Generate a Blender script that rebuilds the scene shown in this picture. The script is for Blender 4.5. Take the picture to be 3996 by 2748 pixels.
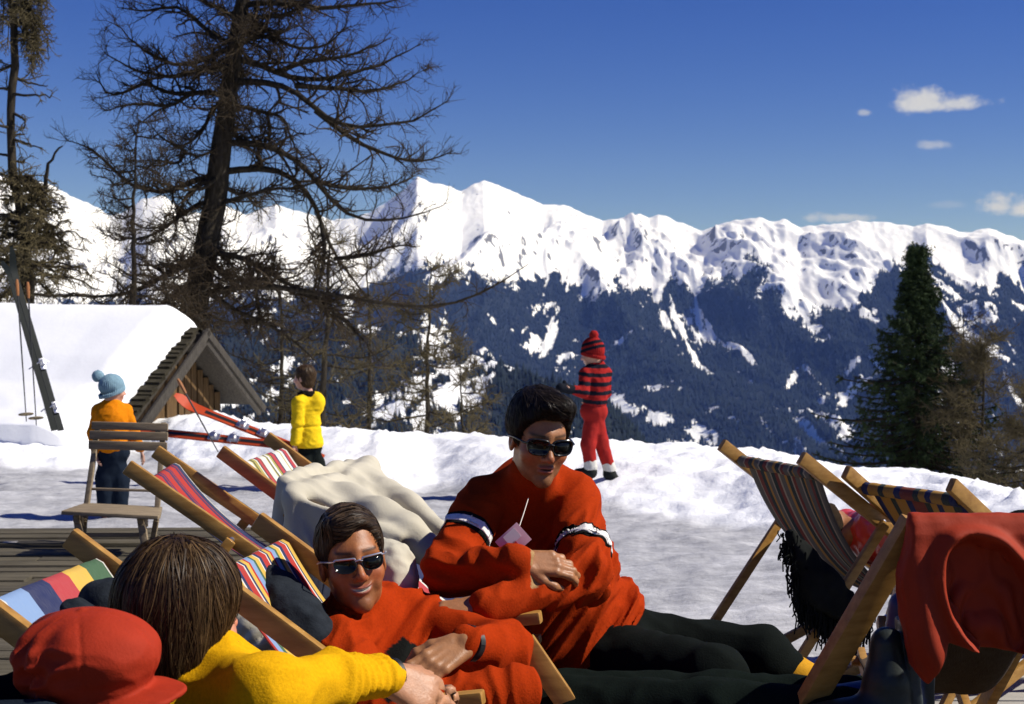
import bpy, bmesh, math, random
import numpy as np
from mathutils import Vector, Matrix

# ------------------------------------------------------------------ camera, sky, sun, exposure
SC = bpy.context.scene
COL = SC.collection
for _o in list(bpy.data.objects):
    bpy.data.objects.remove(_o)
R = math.radians
CAM = np.array([0.0, 0.0, 1.40])
F = 5550.0                       # focal length in photo pixels (50 mm on a 36 mm frame)
PITCH = math.atan(149.0 / F)
_cd = bpy.data.cameras.new('camera')
_co = bpy.data.objects.new('camera', _cd)
COL.objects.link(_co)
_co.location = CAM
_co.rotation_euler = (math.pi / 2 - PITCH, 0, 0)
_cd.lens = 50.0
_cd.sensor_width = 36.0
_cd.clip_start = 0.05
_cd.clip_end = 60000.0
_cd.dof.use_dof = True
_cd.dof.focus_distance = 3.6
_cd.dof.aperture_fstop = 11.0
SC.camera = _co

SUN_EL, SUN_AZ = R(43.0), R(93.0)      # azimuth clockwise from +Y
SUN_DIR = np.array([math.cos(SUN_EL) * math.sin(SUN_AZ), math.cos(SUN_EL) * math.cos(SUN_AZ), math.sin(SUN_EL)])
_sl = bpy.data.lights.new('sun', 'SUN')
_sl.energy = 5.0
_sl.angle = R(0.53)
_sl.color = (1.0, 0.955, 0.88)
_so = bpy.data.objects.new('sun', _sl)
COL.objects.link(_so)
_so.rotation_euler = Vector(SUN_DIR).to_track_quat('Z', 'Y').to_euler()
_so.location = (30, 5, 40)

SC.view_settings.view_transform = 'Standard'
SC.view_settings.look = 'None'
SC.view_settings.gamma = 1.0
SC.view_settings.use_curve_mapping = False
SC.view_settings.exposure = 0.26
SC.render.engine = 'CYCLES'
SC.cycles.use_denoising = True
SC.cycles.max_bounces = 6
SC.cycles.diffuse_bounces = 2
SC.cycles.volume_bounces = 0
SC.cycles.sample_clamp_indirect = 6.0

def P(px, py, d):
    """photo pixel + distance along the view axis -> world point"""
    u = (px - 1998.0) / F
    v = (1374.0 - py) / F
    c, s = math.cos(PITCH), math.sin(PITCH)
    return np.array([CAM[0] + d * u, CAM[1] + d * (c + v * s), CAM[2] + d * (v * c - s)])

class NT:
    """tiny node-tree helper"""
    def __init__(s, tree):
        s.t = tree
        tree.nodes.clear()
    def n(s, typ, **kw):
        nd = s.t.nodes.new(typ)
        for k, v in kw.items():
            if k.startswith('i_'):
                key = k[2:]
                key = int(key) if key.isdigit() else key.replace('_', ' ')
                s.set(nd.inputs[key], v)
            else:
                setattr(nd, k, v)
        return nd
    def set(s, sock, v):
        if isinstance(v, bpy.types.NodeSocket):
            s.t.links.new(v, sock)
        else:
            sock.default_value = v
    def math(s, op, a, b=None, c=None, clamp=False):
        nd = s.t.nodes.new('ShaderNodeMath')
        nd.operation = op
        nd.use_clamp = clamp
        for i, v in enumerate((a, b, c)):
            if v is not None:
                s.set(nd.inputs[i], v)
        return nd.outputs[0]
    def mix(s, fac, a, b):
        nd = s.t.nodes.new('ShaderNodeMix')
        nd.data_type = 'RGBA'
        s.set(nd.inputs[0], fac)
        s.set(nd.inputs[6], a if isinstance(a, bpy.types.NodeSocket) else (*a[:3], 1))
        s.set(nd.inputs[7], b if isinstance(b, bpy.types.NodeSocket) else (*b[:3], 1))
        return nd.outputs[2]
    def ramp(s, fac, stops, interp='LINEAR'):
        nd = s.t.nodes.new('ShaderNodeValToRGB')
        cr = nd.color_ramp
        cr.interpolation = interp
        while len(cr.elements) > 1:
            cr.elements.remove(cr.elements[-1])
        for i, (p, c) in enumerate(stops):
            e = cr.elements[0] if i == 0 else cr.elements.new(p)
            e.position = p
            e.color = (*c[:3], 1) if not isinstance(c, (int, float)) else (c, c, c, 1)
        s.set(nd.inputs[0], fac)
        return nd.outputs[0]
    def noise(s, vec=None, scale=5, detail=4, rough=0.55, dist=0.0):
        nd = s.t.nodes.new('ShaderNodeTexNoise')
        if vec is not None:
            s.set(nd.inputs['Vector'], vec)
        nd.inputs['Scale'].default_value = scale
        nd.inputs['Detail'].default_value = detail
        nd.inputs['Roughness'].default_value = rough
        nd.inputs['Distortion'].default_value = dist
        return nd.outputs[0]
    def mapping(s, vec, scale=(1, 1, 1), rot=(0, 0, 0), loc=(0, 0, 0)):
        nd = s.t.nodes.new('ShaderNodeMapping')
        s.set(nd.inputs[0], vec)
        nd.inputs['Scale'].default_value = scale
        nd.inputs['Rotation'].default_value = rot
        nd.inputs['Location'].default_value = loc
        return nd.outputs[0]

W = bpy.data.worlds.new('World')
SC.world = W
W.use_nodes = True
def build_world():
    N = NT(W.node_tree)
    sky = N.n('ShaderNodeTexSky', sky_type='NISHITA', sun_disc=False)
    sky.sun_elevation = SUN_EL
    sky.sun_rotation = SUN_AZ
    sky.altitude = 2000
    sky.air_density = 1.0
    sky.dust_density = 0.0
    sky.ozone_density = 3.0
    hs = N.n('ShaderNodeHueSaturation')
    hs.inputs['Saturation'].default_value = 1.38
    hs.inputs['Hue'].default_value = 0.530
    hs.inputs['Value'].default_value = 1.0
    N.set(hs.inputs['Color'], sky.outputs[0])
    # a few small fair-weather clouds low over the range
    tc = N.n('ShaderNodeTexCoord')
    sep = N.n('ShaderNodeSeparateXYZ')
    N.set(sep.inputs[0], tc.outputs['Generated'])
    yy = N.math('MAXIMUM', sep.outputs[1], 0.05)
    u = N.math('DIVIDE', sep.outputs[0], yy)
    v = N.math('DIVIDE', sep.outputs[2], yy)
    cmb = N.n('ShaderNodeCombineXYZ')
    N.set(cmb.inputs[0], u)
    N.set(cmb.inputs[1], v)
    n1 = N.noise(cmb.outputs[0], 34, 6, 0.6)
    n2 = N.noise(N.mapping(cmb.outputs[0], scale=(1, 1.6, 1), loc=(3, 1, 0)), 110, 4, 0.6)
    nn = N.math('ADD', N.math('MULTIPLY', N.math('SUBTRACT', n1, 0.5), 2.3), N.math('MULTIPLY', N.math('SUBTRACT', n2, 0.5), 0.9))
    total = None
    for (px, py, a, b, amp, flat) in ((3620, 412, 150, 66, 1.0, 1), (3735, 405, 135, 50, .9, 1), (3372, 440, 38, 16, .55, 0), (3662, 566, 80, 22, .5, 0),
                                      (3900, 812, 120, 74, 1.0, 1), (3985, 822, 110, 64, 1.0, 1), (3290, 848, 130, 24, .7, 0), (3700, 800, 130, 20, .18, 0)):
        p = P(px, py, 1.0) - CAM
        u0, v0 = p[0] / p[1], p[2] / p[1]
        du = N.math('DIVIDE', N.math('SUBTRACT', u, u0), a / F)
        dv = N.math('DIVIDE', N.math('SUBTRACT', v, v0), b / F)
        if flat:      # flat cloud base: lower half squeezed
            dv = N.math('MULTIPLY', dv, N.math('ADD', 1.0, N.math('MULTIPLY', N.math('LESS_THAN', dv, 0.0), 0.9)))
        r2 = N.math('ADD', N.math('MULTIPLY', du, du), N.math('MULTIPLY', dv, dv))
        m = N.math('SUBTRACT', 1.0, N.math('SQRT', r2))
        m = N.math('ADD', m, nn)
        mr = N.n('ShaderNodeMapRange', interpolation_type='SMOOTHSTEP')
        N.set(mr.inputs[0], m)
        mr.inputs[1].default_value = -0.1
        mr.inputs[2].default_value = 0.75
        mr.inputs[3].default_value = 0.0
        mr.inputs[4].default_value = amp
        total = mr.outputs[0] if total is None else N.math('MAXIMUM', total, mr.outputs[0])
    front = N.math('GREATER_THAN', sep.outputs[1], 0.1)
    total = N.math('MULTIPLY', total, front)
    cloud = N.mix(N.math('MULTIPLY', total, 0.94), hs.outputs[0], (8.2, 8.2, 8.4))
    bg = N.n('ShaderNodeBackground')
    N.set(bg.inputs[0], cloud)
    bg.inputs[1].default_value = 0.068
    out = N.n('ShaderNodeOutputWorld')
    N.set(out.inputs[0], bg.outputs[0])
build_world()

# ------------------------------------------------------------------ noise
_rng0 = np.random.RandomState(7)
_perm = np.concatenate([_rng0.permutation(256)] * 3).astype(np.int64)
_g2 = _rng0.normal(size=(256, 2)); _g2 /= np.linalg.norm(_g2, axis=1)[:, None]
_g3 = _rng0.normal(size=(256, 3)); _g3 /= np.linalg.norm(_g3, axis=1)[:, None]
def noise2(x, y):
    x = np.asarray(x, float); y = np.asarray(y, float)
    xi = np.floor(x).astype(np.int64); yi = np.floor(y).astype(np.int64)
    xf = x - xi; yf = y - yi
    u = xf * xf * xf * (xf * (xf * 6 - 15) + 10); v = yf * yf * yf * (yf * (yf * 6 - 15) + 10)
    def g(ix, iy, fx, fy):
        h = _perm[(_perm[ix & 255] + iy) & 255]
        gr = _g2[h]
        return gr[..., 0] * fx + gr[..., 1] * fy
    a = g(xi, yi, xf, yf); b = g(xi + 1, yi, xf - 1, yf)
    c = g(xi, yi + 1, xf, yf - 1); d = g(xi + 1, yi + 1, xf - 1, yf - 1)
    return (a + (b - a) * u) * (1 - v) + (c + (d - c) * u) * v
def fbm2(x, y, o=4, gain=0.5, lac=2.03):
    s = 0; a = 1.0
    for i in range(o):
        s = s + a * noise2(x + 17.3 * i, y - 9.1 * i); x = x * lac; y = y * lac; a *= gain
    return s
def ridge2(x, y, o=5, gain=0.5, lac=2.05):
    s = 0; a = 1.0; w = 1.0
    for i in range(o):
        n = 1 - np.abs(noise2(x + 31.7 * i, y + 11.9 * i)) * 2.0
        n = np.clip(n, 0, 1) ** 2 * w
        w = np.clip(n * 1.6, 0, 1)
        s = s + a * n; x = x * lac; y = y * lac; a *= gain
    return s
NOISE_ON = True
def noise3(p):
    if not NOISE_ON: return np.zeros(len(p))
    p = np.asarray(p, float)
    i = np.floor(p).astype(np.int64); f = p - i
    w = f * f * f * (f * (f * 6 - 15) + 10)
    out = 0
    for dx in (0, 1):
        for dy in (0, 1):
            for dz in (0, 1):
                h = _perm[(_perm[(_perm[(i[:, 0] + dx) & 255] + i[:, 1] + dy) & 255] + i[:, 2] + dz) & 255]
                g = _g3[h]
                dot = g[:, 0] * (f[:, 0] - dx) + g[:, 1] * (f[:, 1] - dy) + g[:, 2] * (f[:, 2] - dz)
                ww = (w[:, 0] if dx else 1 - w[:, 0]) * (w[:, 1] if dy else 1 - w[:, 1]) * (w[:, 2] if dz else 1 - w[:, 2])
                out = out + dot * ww
    return out
def sstep(a, b, x):
    t = np.clip((x - a) / (b - a), 0, 1)
    return t * t * (3 - 2 * t)

# ------------------------------------------------------------------ object helpers
ORIG = {}        # world origin of each object (no rotations are used on parents)
def origin(o):
    return ORIG.get(o.name, np.zeros(3)) if o is not None else np.zeros(3)
def tag(o, label=None, category=None, group=None, kind=None):
    if label: o['label'] = label
    if category: o['category'] = category
    if group: o['group'] = group
    if kind: o['kind'] = kind
    return o
def thing(name, loc, label, category, group=None):
    o = bpy.data.objects.new(name, None)
    o.empty_display_size = 0.1
    COL.objects.link(o)
    o.location = tuple(loc)
    ORIG[o.name] = np.array(loc, float)
    return tag(o, label, category, group)
def mk(name, verts, faces, mat, parent=None, smooth=True, cols=None, uvs=None, at=None, sharp=None):
    """one mesh object from world-space verts; faces = (n,4)/(n,3) array or list of tuples"""
    verts = np.asarray(verts, np.float64).reshape(-1, 3)
    po = origin(parent)
    o0 = np.array(at, float) if at is not None else (po if parent is not None else np.zeros(3))
    me = bpy.data.meshes.new(name)
    v = (verts - o0).astype(np.float32)
    if isinstance(faces, np.ndarray):
        n, k = faces.shape
        me.vertices.add(len(v)); me.vertices.foreach_set('co', v.ravel())
        me.loops.add(n * k); me.loops.foreach_set('vertex_index', faces.astype(np.int32).ravel())
        me.polygons.add(n); me.polygons.foreach_set('loop_start', np.arange(0, n * k, k, dtype=np.int32))
        me.update(calc_edges=True)
    else:
        me.from_pydata(v.tolist(), [], [tuple(int(i) for i in f) for f in faces])
    me.validate()
    if smooth:
        me.polygons.foreach_set('use_smooth', np.ones(len(me.polygons), bool))
        if sharp is not None:
            me.set_sharp_from_angle(angle=R(sharp))
    if cols is not None:
        c = np.asarray(cols, np.float32)
        if c.shape[1] == 3: c = np.concatenate([c, np.ones((len(c), 1), np.float32)], 1)
        a = me.color_attributes.new('Col', 'FLOAT_COLOR', 'POINT')
        a.data.foreach_set('color', c.ravel())
    if uvs is not None:
        ul = me.uv_layers.new(name='UVMap')
        li = np.zeros(len(me.loops), np.int32); me.loops.foreach_get('vertex_index', li)
        ul.data.foreach_set('uv', np.asarray(uvs, np.float32)[li].ravel())
    if isinstance(mat, (list, tuple)):
        for m in mat: me.materials.append(m)
    elif mat is not None:
        me.materials.append(mat)
    ob = bpy.data.objects.new(name, me)
    COL.objects.link(ob)
    if parent is not None:
        ob.parent = parent
        ob.location = tuple(o0 - po)
    else:
        ob.location = tuple(o0)
    ORIG[ob.name] = o0
    return ob

class MB:
    """collects simple solids into one mesh"""
    def __init__(s): s.v = []; s.f = []; s.n = 0
    def add(s, v, f):
        v = np.asarray(v, float).reshape(-1, 3)
        s.v.append(v); s.f += [tuple(i + s.n for i in q) for q in f]; s.n += len(v); return s
    def box(s, c, ax, ay, az, bev=0.0):
        """box: centre c, half-axis vectors; bev = bevel size in metres"""
        c, ax, ay, az = (np.asarray(q, float) for q in (c, ax, ay, az))
        if bev <= 0:
            V = [c + i * ax + j * ay + k * az for i in (-1, 1) for j in (-1, 1) for k in (-1, 1)]
            return s.add(V, [(0, 1, 3, 2), (4, 6, 7, 5), (0, 4, 5, 1), (2, 3, 7, 6), (0, 2, 6, 4), (1, 5, 7, 3)])
        L = [max(np.linalg.norm(q), 1e-6) for q in (ax, ay, az)]
        b = min(bev, 0.45 * min(L))
        bm = bmesh.new()
        bmesh.ops.create_cube(bm, size=2)
        for q in bm.verts: q.co = Vector((q.co.x * L[0], q.co.y * L[1], q.co.z * L[2]))
        bmesh.ops.bevel(bm, geom=list(bm.edges), offset=b, segments=2, profile=0.6, affect='EDGES')
        U = [q / l for q, l in zip((ax, ay, az), L)]
        bm.verts.index_update()
        V = [c + q.co.x * U[0] + q.co.y * U[1] + q.co.z * U[2] for q in bm.verts]
        Fc = [tuple(q.index for q in f.verts) for f in bm.faces]
        bm.free()
        return s.add(V, Fc)
    def bar(s, a, b, w, h, up=(0, 0, 1), bev=0.004):
        """rectangular bar a->b, full width w (sideways) and height h (along up)"""
        a = np.asarray(a, float); b = np.asarray(b, float)
        t = (b - a); L = np.linalg.norm(t); t = t / L
        up = np.asarray(up, float); sd = np.cross(t, up); sd /= np.linalg.norm(sd); u2 = np.cross(sd, t)
        return s.box((a + b) / 2, t * L / 2, sd * w / 2, u2 * h / 2, bev)
    def tube(s, pts, r, sides=8, caps=True):
        V, Fq = tube_arrays(np.asarray(pts, float)[None], np.broadcast_to(np.asarray(r, float), (1, len(pts))), sides)
        fl = [tuple(q) for q in Fq]
        if caps:
            K = len(pts)
            fl.append(tuple(range(sides - 1, -1, -1))); fl.append(tuple((K - 1) * sides + i for i in range(sides)))
        return s.add(V, fl)
    def build(s, name, mat, parent=None, smooth=True, sharp=35, at=None):
        return mk(name, np.concatenate(s.v), s.f, mat, parent, smooth, sharp=sharp, at=at)

def tube_arrays(pl, rad, S=5):
    """(N,K,3) polylines + (N,K) radii -> verts, quads"""
    N_, K, _ = pl.shape
    t = np.gradient(pl, axis=1)
    t /= np.maximum(np.linalg.norm(t, axis=2, keepdims=True), 1e-9)
    ref = np.where(np.abs(t[..., 2:3]) > 0.9, np.array([1.0, 0, 0]), np.array([0, 0, 1.0]))
    ref = np.broadcast_to(ref[:, :1], ref.shape)
    a = np.cross(t, ref); a /= np.maximum(np.linalg.norm(a, axis=2, keepdims=True), 1e-9)
    b = np.cross(t, a)
    ang = np.arange(S) / S * 2 * np.pi
    V = pl[:, :, None] + rad[:, :, None, None] * (np.cos(ang)[None, None, :, None] * a[:, :, None] + np.sin(ang)[None, None, :, None] * b[:, :, None])
    base = (np.arange(N_)[:, None, None] * K + np.arange(K - 1)[None, :, None]) * S
    i = np.arange(S)[None, None, :]; j = (i + 1) % S
    Fq = np.stack([base + i, base + S + i, base + S + j, base + j], -1).reshape(-1, 4)
    return V.reshape(-1, 3), Fq

# ------------------------------------------------------------------ materials
_mc = {}
def mat(name, col, rough=0.7, var=0.12, scale=20, bump=0.0, bscale=80, stretch=(1, 1, 1), attr=False, metal=0.0, sheen=0.0, spec=0.3, col2=None, detail=4, bdist=0.004, coat=0.0):
    if name in _mc: return _mc[name]
    m = bpy.data.materials.new(name)
    m.use_nodes = True
    N = NT(m.node_tree)
    bs = N.n('ShaderNodeBsdfPrincipled')
    out = N.n('ShaderNodeOutputMaterial')
    N.set(out.inputs[0], bs.outputs[0])
    tc = N.n('ShaderNodeTexCoord')
    vec = N.mapping(tc.outputs['Object'], scale=stretch)
    if attr:
        at = N.n('ShaderNodeAttribute', attribute_name='Col')
        base = at.outputs['Color']
    else:
        base = None
    nz = N.noise(vec, scale, detail, 0.6)
    lo, hi = 1 - var, 1 + var
    if base is None:
        c2 = col2 if col2 is not None else tuple(min(1, q * hi) for q in col)
        c1 = col if col2 is not None else tuple(q * lo for q in col)
        base = N.mix(N.ramp(nz, [(0.3, 0.0), (0.7, 1.0)]), c1, c2)
    else:
        f = N.n('ShaderNodeMapRange'); N.set(f.inputs[0], nz)
        f.inputs[1].default_value = 0.25; f.inputs[2].default_value = 0.75; f.inputs[3].default_value = lo; f.inputs[4].default_value = hi
        mu = N.n('ShaderNodeVectorMath', operation='MULTIPLY')
        N.set(mu.inputs[0], base)
        cb = N.n('ShaderNodeCombineXYZ')
        for i in range(3): N.set(cb.inputs[i], f.outputs[0])
        N.set(mu.inputs[1], cb.outputs[0])
        base = mu.outputs[0]
    N.set(bs.inputs['Base Color'], base)
    bs.inputs['Roughness'].default_value = rough
    bs.inputs['Metallic'].default_value = metal
    bs.inputs['Specular IOR Level'].default_value = spec
    if coat: bs.inputs['Coat Weight'].default_value = coat
    if sheen:
        bs.inputs['Sheen Weight'].default_value = sheen
        bs.inputs['Sheen Roughness'].default_value = 0.5
        N.set(bs.inputs['Sheen Tint'], base)
    if bump:
        bn = N.n('ShaderNodeBump')
        bn.inputs['Strength'].default_value = bump
        bn.inputs['Distance'].default_value = bdist
        N.set(bn.inputs['Height'], N.noise(vec, bscale, 5, 0.65))
        N.set(bs.inputs['Normal'], bn.outputs[0])
    _mc[name] = m
    return m
# ------------------------------------------------------------------ the snow ground with its ploughed bank
_Bx = np.array([-2500, -800, 0, 300, 540, 700, 1000, 1260, 1480, 1700, 1960, 2270, 2500, 2780, 3300, 3560, 3700, 3996, 4600, 6500.])
_By = np.array([1640, 1640, 1640, 1640, 1610, 1640, 1660, 1688, 1703, 1692, 1725, 1728, 1745, 1757, 1832, 1852, 1885, 1950, 2060, 2200.])
def bank_crest(px):
    B = np.interp(px, _Bx, _By)
    return 1.08 * F / (B - 1225.0)
def gz(x, y):
    x = np.asarray(x, float); y = np.asarray(y, float)
    yy = np.maximum(y, 2.0)
    px = np.clip(1998 + F * x / yy, -2500, 6500)
    yc = bank_crest(px)
    s = y - yc
    z = 0.020 * fbm2(x * 1.3, y * 1.3, 3) + 0.026 * fbm2(x * 5, y * 5, 3)
    base = sstep(-1.95, -0.05, s) ** 0.9
    jag = 0.05 * fbm2(x * 1.1 + 5, 3.3 + 0 * y, 3)
    z = z + (0.32 + jag) * base
    m = sstep(-2.0, -1.1, s) * (1 - sstep(0.5, 1.5, s))
    lump = np.abs(fbm2(x * 2.3 + 40, y * 2.6, 4, 0.55)) - 0.25
    lump2 = np.abs(noise2(x * 7.1, y * 7.1)) * 0.6 + np.abs(noise2(x * 13.3 + 9, y * 13.3)) * 0.4 - 0.25
    cr_ = np.clip(noise2(x * 8.3 + 3, y * 8.3) - 0.12, 0, 1) + 0.7 * np.clip(noise2(x * 12.7, y * 12.7 + 5) - 0.15, 0, 1)
    z = z + m * (0.050 * lump + 0.022 * lump2 + 0.075 * cr_ * sstep(-0.3, 0.4, fbm2(x * 1.1 + 3, y * 1.1, 2)))
    z = z + 0.045 * np.clip(noise2(x * 9.1, y * 9.1 + 8) - 0.22, 0, 1) * sstep(-3.2, -1.6, s) * (1 - m)
    # chunks thrown up along the crest
    z = z + 0.05 * np.exp(-(s / 0.28) ** 2) * np.clip(noise2(x * 5.3, 7.7 + 0 * y) + noise2(x * 11.3, 2.7 + 0 * y) * 0.7, 0, 1)
    # behind the bank the meadow drops into the valley; by the hut it stays level for a while
    lvl = 1 - sstep(480, 1000, px)
    st = 0.35 + 6.5 * lvl
    z = z - 0.060 * np.clip(s - 0.2, 0, 7) * lvl
    dn = np.maximum(s - st, 0)
    z = z - np.where(dn < 8, 0.020 * dn ** 2 + 0.10 * dn, 0.020 * 64 + 0.8 + 0.40 * (dn - 8)) * 1.0
    z = np.maximum(z, -1000 + 0 * z)
    return z
def ground_hit(px, py, d0=4.0, d1=40.0):
    d = np.linspace(d0, d1, 4000)
    u = P(px, py, 1.0) - CAM
    q = CAM[None] + d[:, None] * u[None]
    hit = q[:, 2] <= gz(q[:, 0], q[:, 1])
    i = int(np.argmax(hit))
    return q[i], d[i]

def snow_material(name, dirty):
    m = bpy.data.materials.new(name); m.use_nodes = True
    N = NT(m.node_tree)
    bs = N.n('ShaderNodeBsdfPrincipled'); out = N.n('ShaderNodeOutputMaterial')
    N.set(out.inputs[0], bs.outputs[0])
    tc = N.n('ShaderNodeTexCoord'); v = tc.outputs['Object']
    clean = (0.92, 0.925, 0.935)
    if dirty:
        at = N.n('ShaderNodeAttribute', attribute_name='Col')
        a = N.noise(N.mapping(v, scale=(0.6, 1.9, 1)), 2.2, 6, 0.65, 0.6)
        b = N.noise(N.mapping(v, scale=(1, 2.4, 1)), 16, 5, 0.7)
        f = N.math('ADD', N.math('MULTIPLY', a, 0.6), N.math('MULTIPLY', b, 0.4))
        dirt = N.ramp(f, [(0.30, (0.20, 0.20, 0.215)), (0.46, (0.36, 0.36, 0.375)), (0.58, (0.50, 0.50, 0.515)), (0.74, (0.72, 0.72, 0.735))])
        sp = N.noise(v, 60, 3, 0.7)
        dirt = N.mix(N.ramp(sp, [(0.66, 0.0), (0.75, 0.6)]), dirt, (0.12, 0.10, 0.08))
        cl = N.mix(N.ramp(N.noise(v, 5, 4, 0.6), [(0.60, 0.0), (0.80, 0.28)]), clean, (0.66, 0.62, 0.55))
        col = N.mix(at.outputs['Color'], cl, dirt)
    else:
        col = N.mix(N.ramp(N.noise(v, 1.5, 5, 0.6), [(0.5, 0.0), (0.9, 0.12)]), clean, (0.70, 0.69, 0.67))
    N.set(bs.inputs['Base Color'], col)
    bs.inputs['Roughness'].default_value = 0.75
    bs.inputs['Specular IOR Level'].default_value = 0.25
    bn = N.n('ShaderNodeBump'); bn.inputs['Strength'].default_value = 0.36 if dirty else 0.10; bn.inputs['Distance'].default_value = 0.03
    N.set(bn.inputs['Height'], N.math('ADD', N.noise(v, 22, 5, 0.7), N.math('MULTIPLY', N.noise(v, 5, 3, 0.5), 1.2)))
    N.set(bs.inputs['Normal'], bn.outputs[0])
    return m
SNOW_DIRTY = snow_material('trampled_snow', True)
SNOW = snow_material('clean_snow', False)

def build_ground():
    ys = np.concatenate([np.arange(-6, 5, 0.12), np.arange(5, 8, 0.06), np.arange(8, 14.2, 0.035), 14.2 + 0.05 * (1.055 ** np.arange(0, 205) - 1) / 0.055])
    ys = ys[ys < 3900]
    us = np.linspace(-1, 1, 520)
    X = us[None] * (5 + 0.52 * np.maximum(ys, 0))[:, None]
    Y = np.broadcast_to(ys[:, None], X.shape)
    Z = gz(X, Y)
    n, m = X.shape
    px = 1998 + F * X / np.maximum(Y, 2.0)
    s = Y - bank_crest(np.clip(px, -2500, 6500))
    dirty = 1 - sstep(-1.80, -1.40, s + 0.35 * fbm2(X * 1.2, Y * 1.2, 4))
    c = np.repeat(dirty.reshape(-1, 1), 3, 1)
    i = np.arange(n - 1)[:, None] * m + np.arange(m - 1)[None]
    f = np.stack([i, i + 1, i + m + 1, i + m], -1).reshape(-1, 4)
    o = mk('snow_ground', np.stack([X, Y, Z], -1), f, SNOW_DIRTY, cols=c)
    tag(o, 'trampled grey snow yard with a ploughed white snow bank behind it', kind='structure')
build_ground()

# ------------------------------------------------------------------ far mountains
SKY_X = np.array([-1600, -900, -300, 0, 100, 180, 300, 360, 430, 480, 560, 640, 720, 790, 880, 960, 1080, 1200, 1300, 1400, 1500, 1570, 1630, 1680, 1730, 1800, 1850, 1890, 1940, 2000, 2060, 2120, 2190, 2230, 2290, 2350, 2430, 2490, 2530, 2570, 2610, 2680, 2740, 2800, 2850, 2960, 3010, 3060, 3120, 3200, 3350, 3450, 3560, 3610, 3670, 3760, 3860, 3930, 3996, 4300, 4800, 5600.])
SKY_Y = np.array([640, 690, 660, 685, 715, 712, 775, 800, 842, 835, 778, 765, 825, 832, 800, 840, 800, 835, 860, 850, 800, 745, 690, 715, 722, 748, 722, 704, 722, 748, 775, 800, 800, 812, 840, 862, 850, 836, 850, 838, 852, 880, 902, 880, 862, 850, 866, 856, 888, 880, 864, 868, 884, 872, 884, 908, 893, 918, 945, 880, 900, 860.])
TL_X = np.array([-1600, 0, 500, 900, 1300, 1500, 1700, 2000, 2250, 2430, 2560, 2700, 2820, 2950, 3030, 3150, 3230, 3330, 3450, 3560, 3640, 3780, 3900, 3996, 4800])
TL_Y = np.array([1230, 1200, 1190, 1190, 1110, 1085, 1065, 1090, 1128, 1120, 1165, 1150, 1085, 1065, 1120, 1240, 1190, 1210, 1090, 1015, 1060, 1190, 1120, 1090, 1100.])
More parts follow.
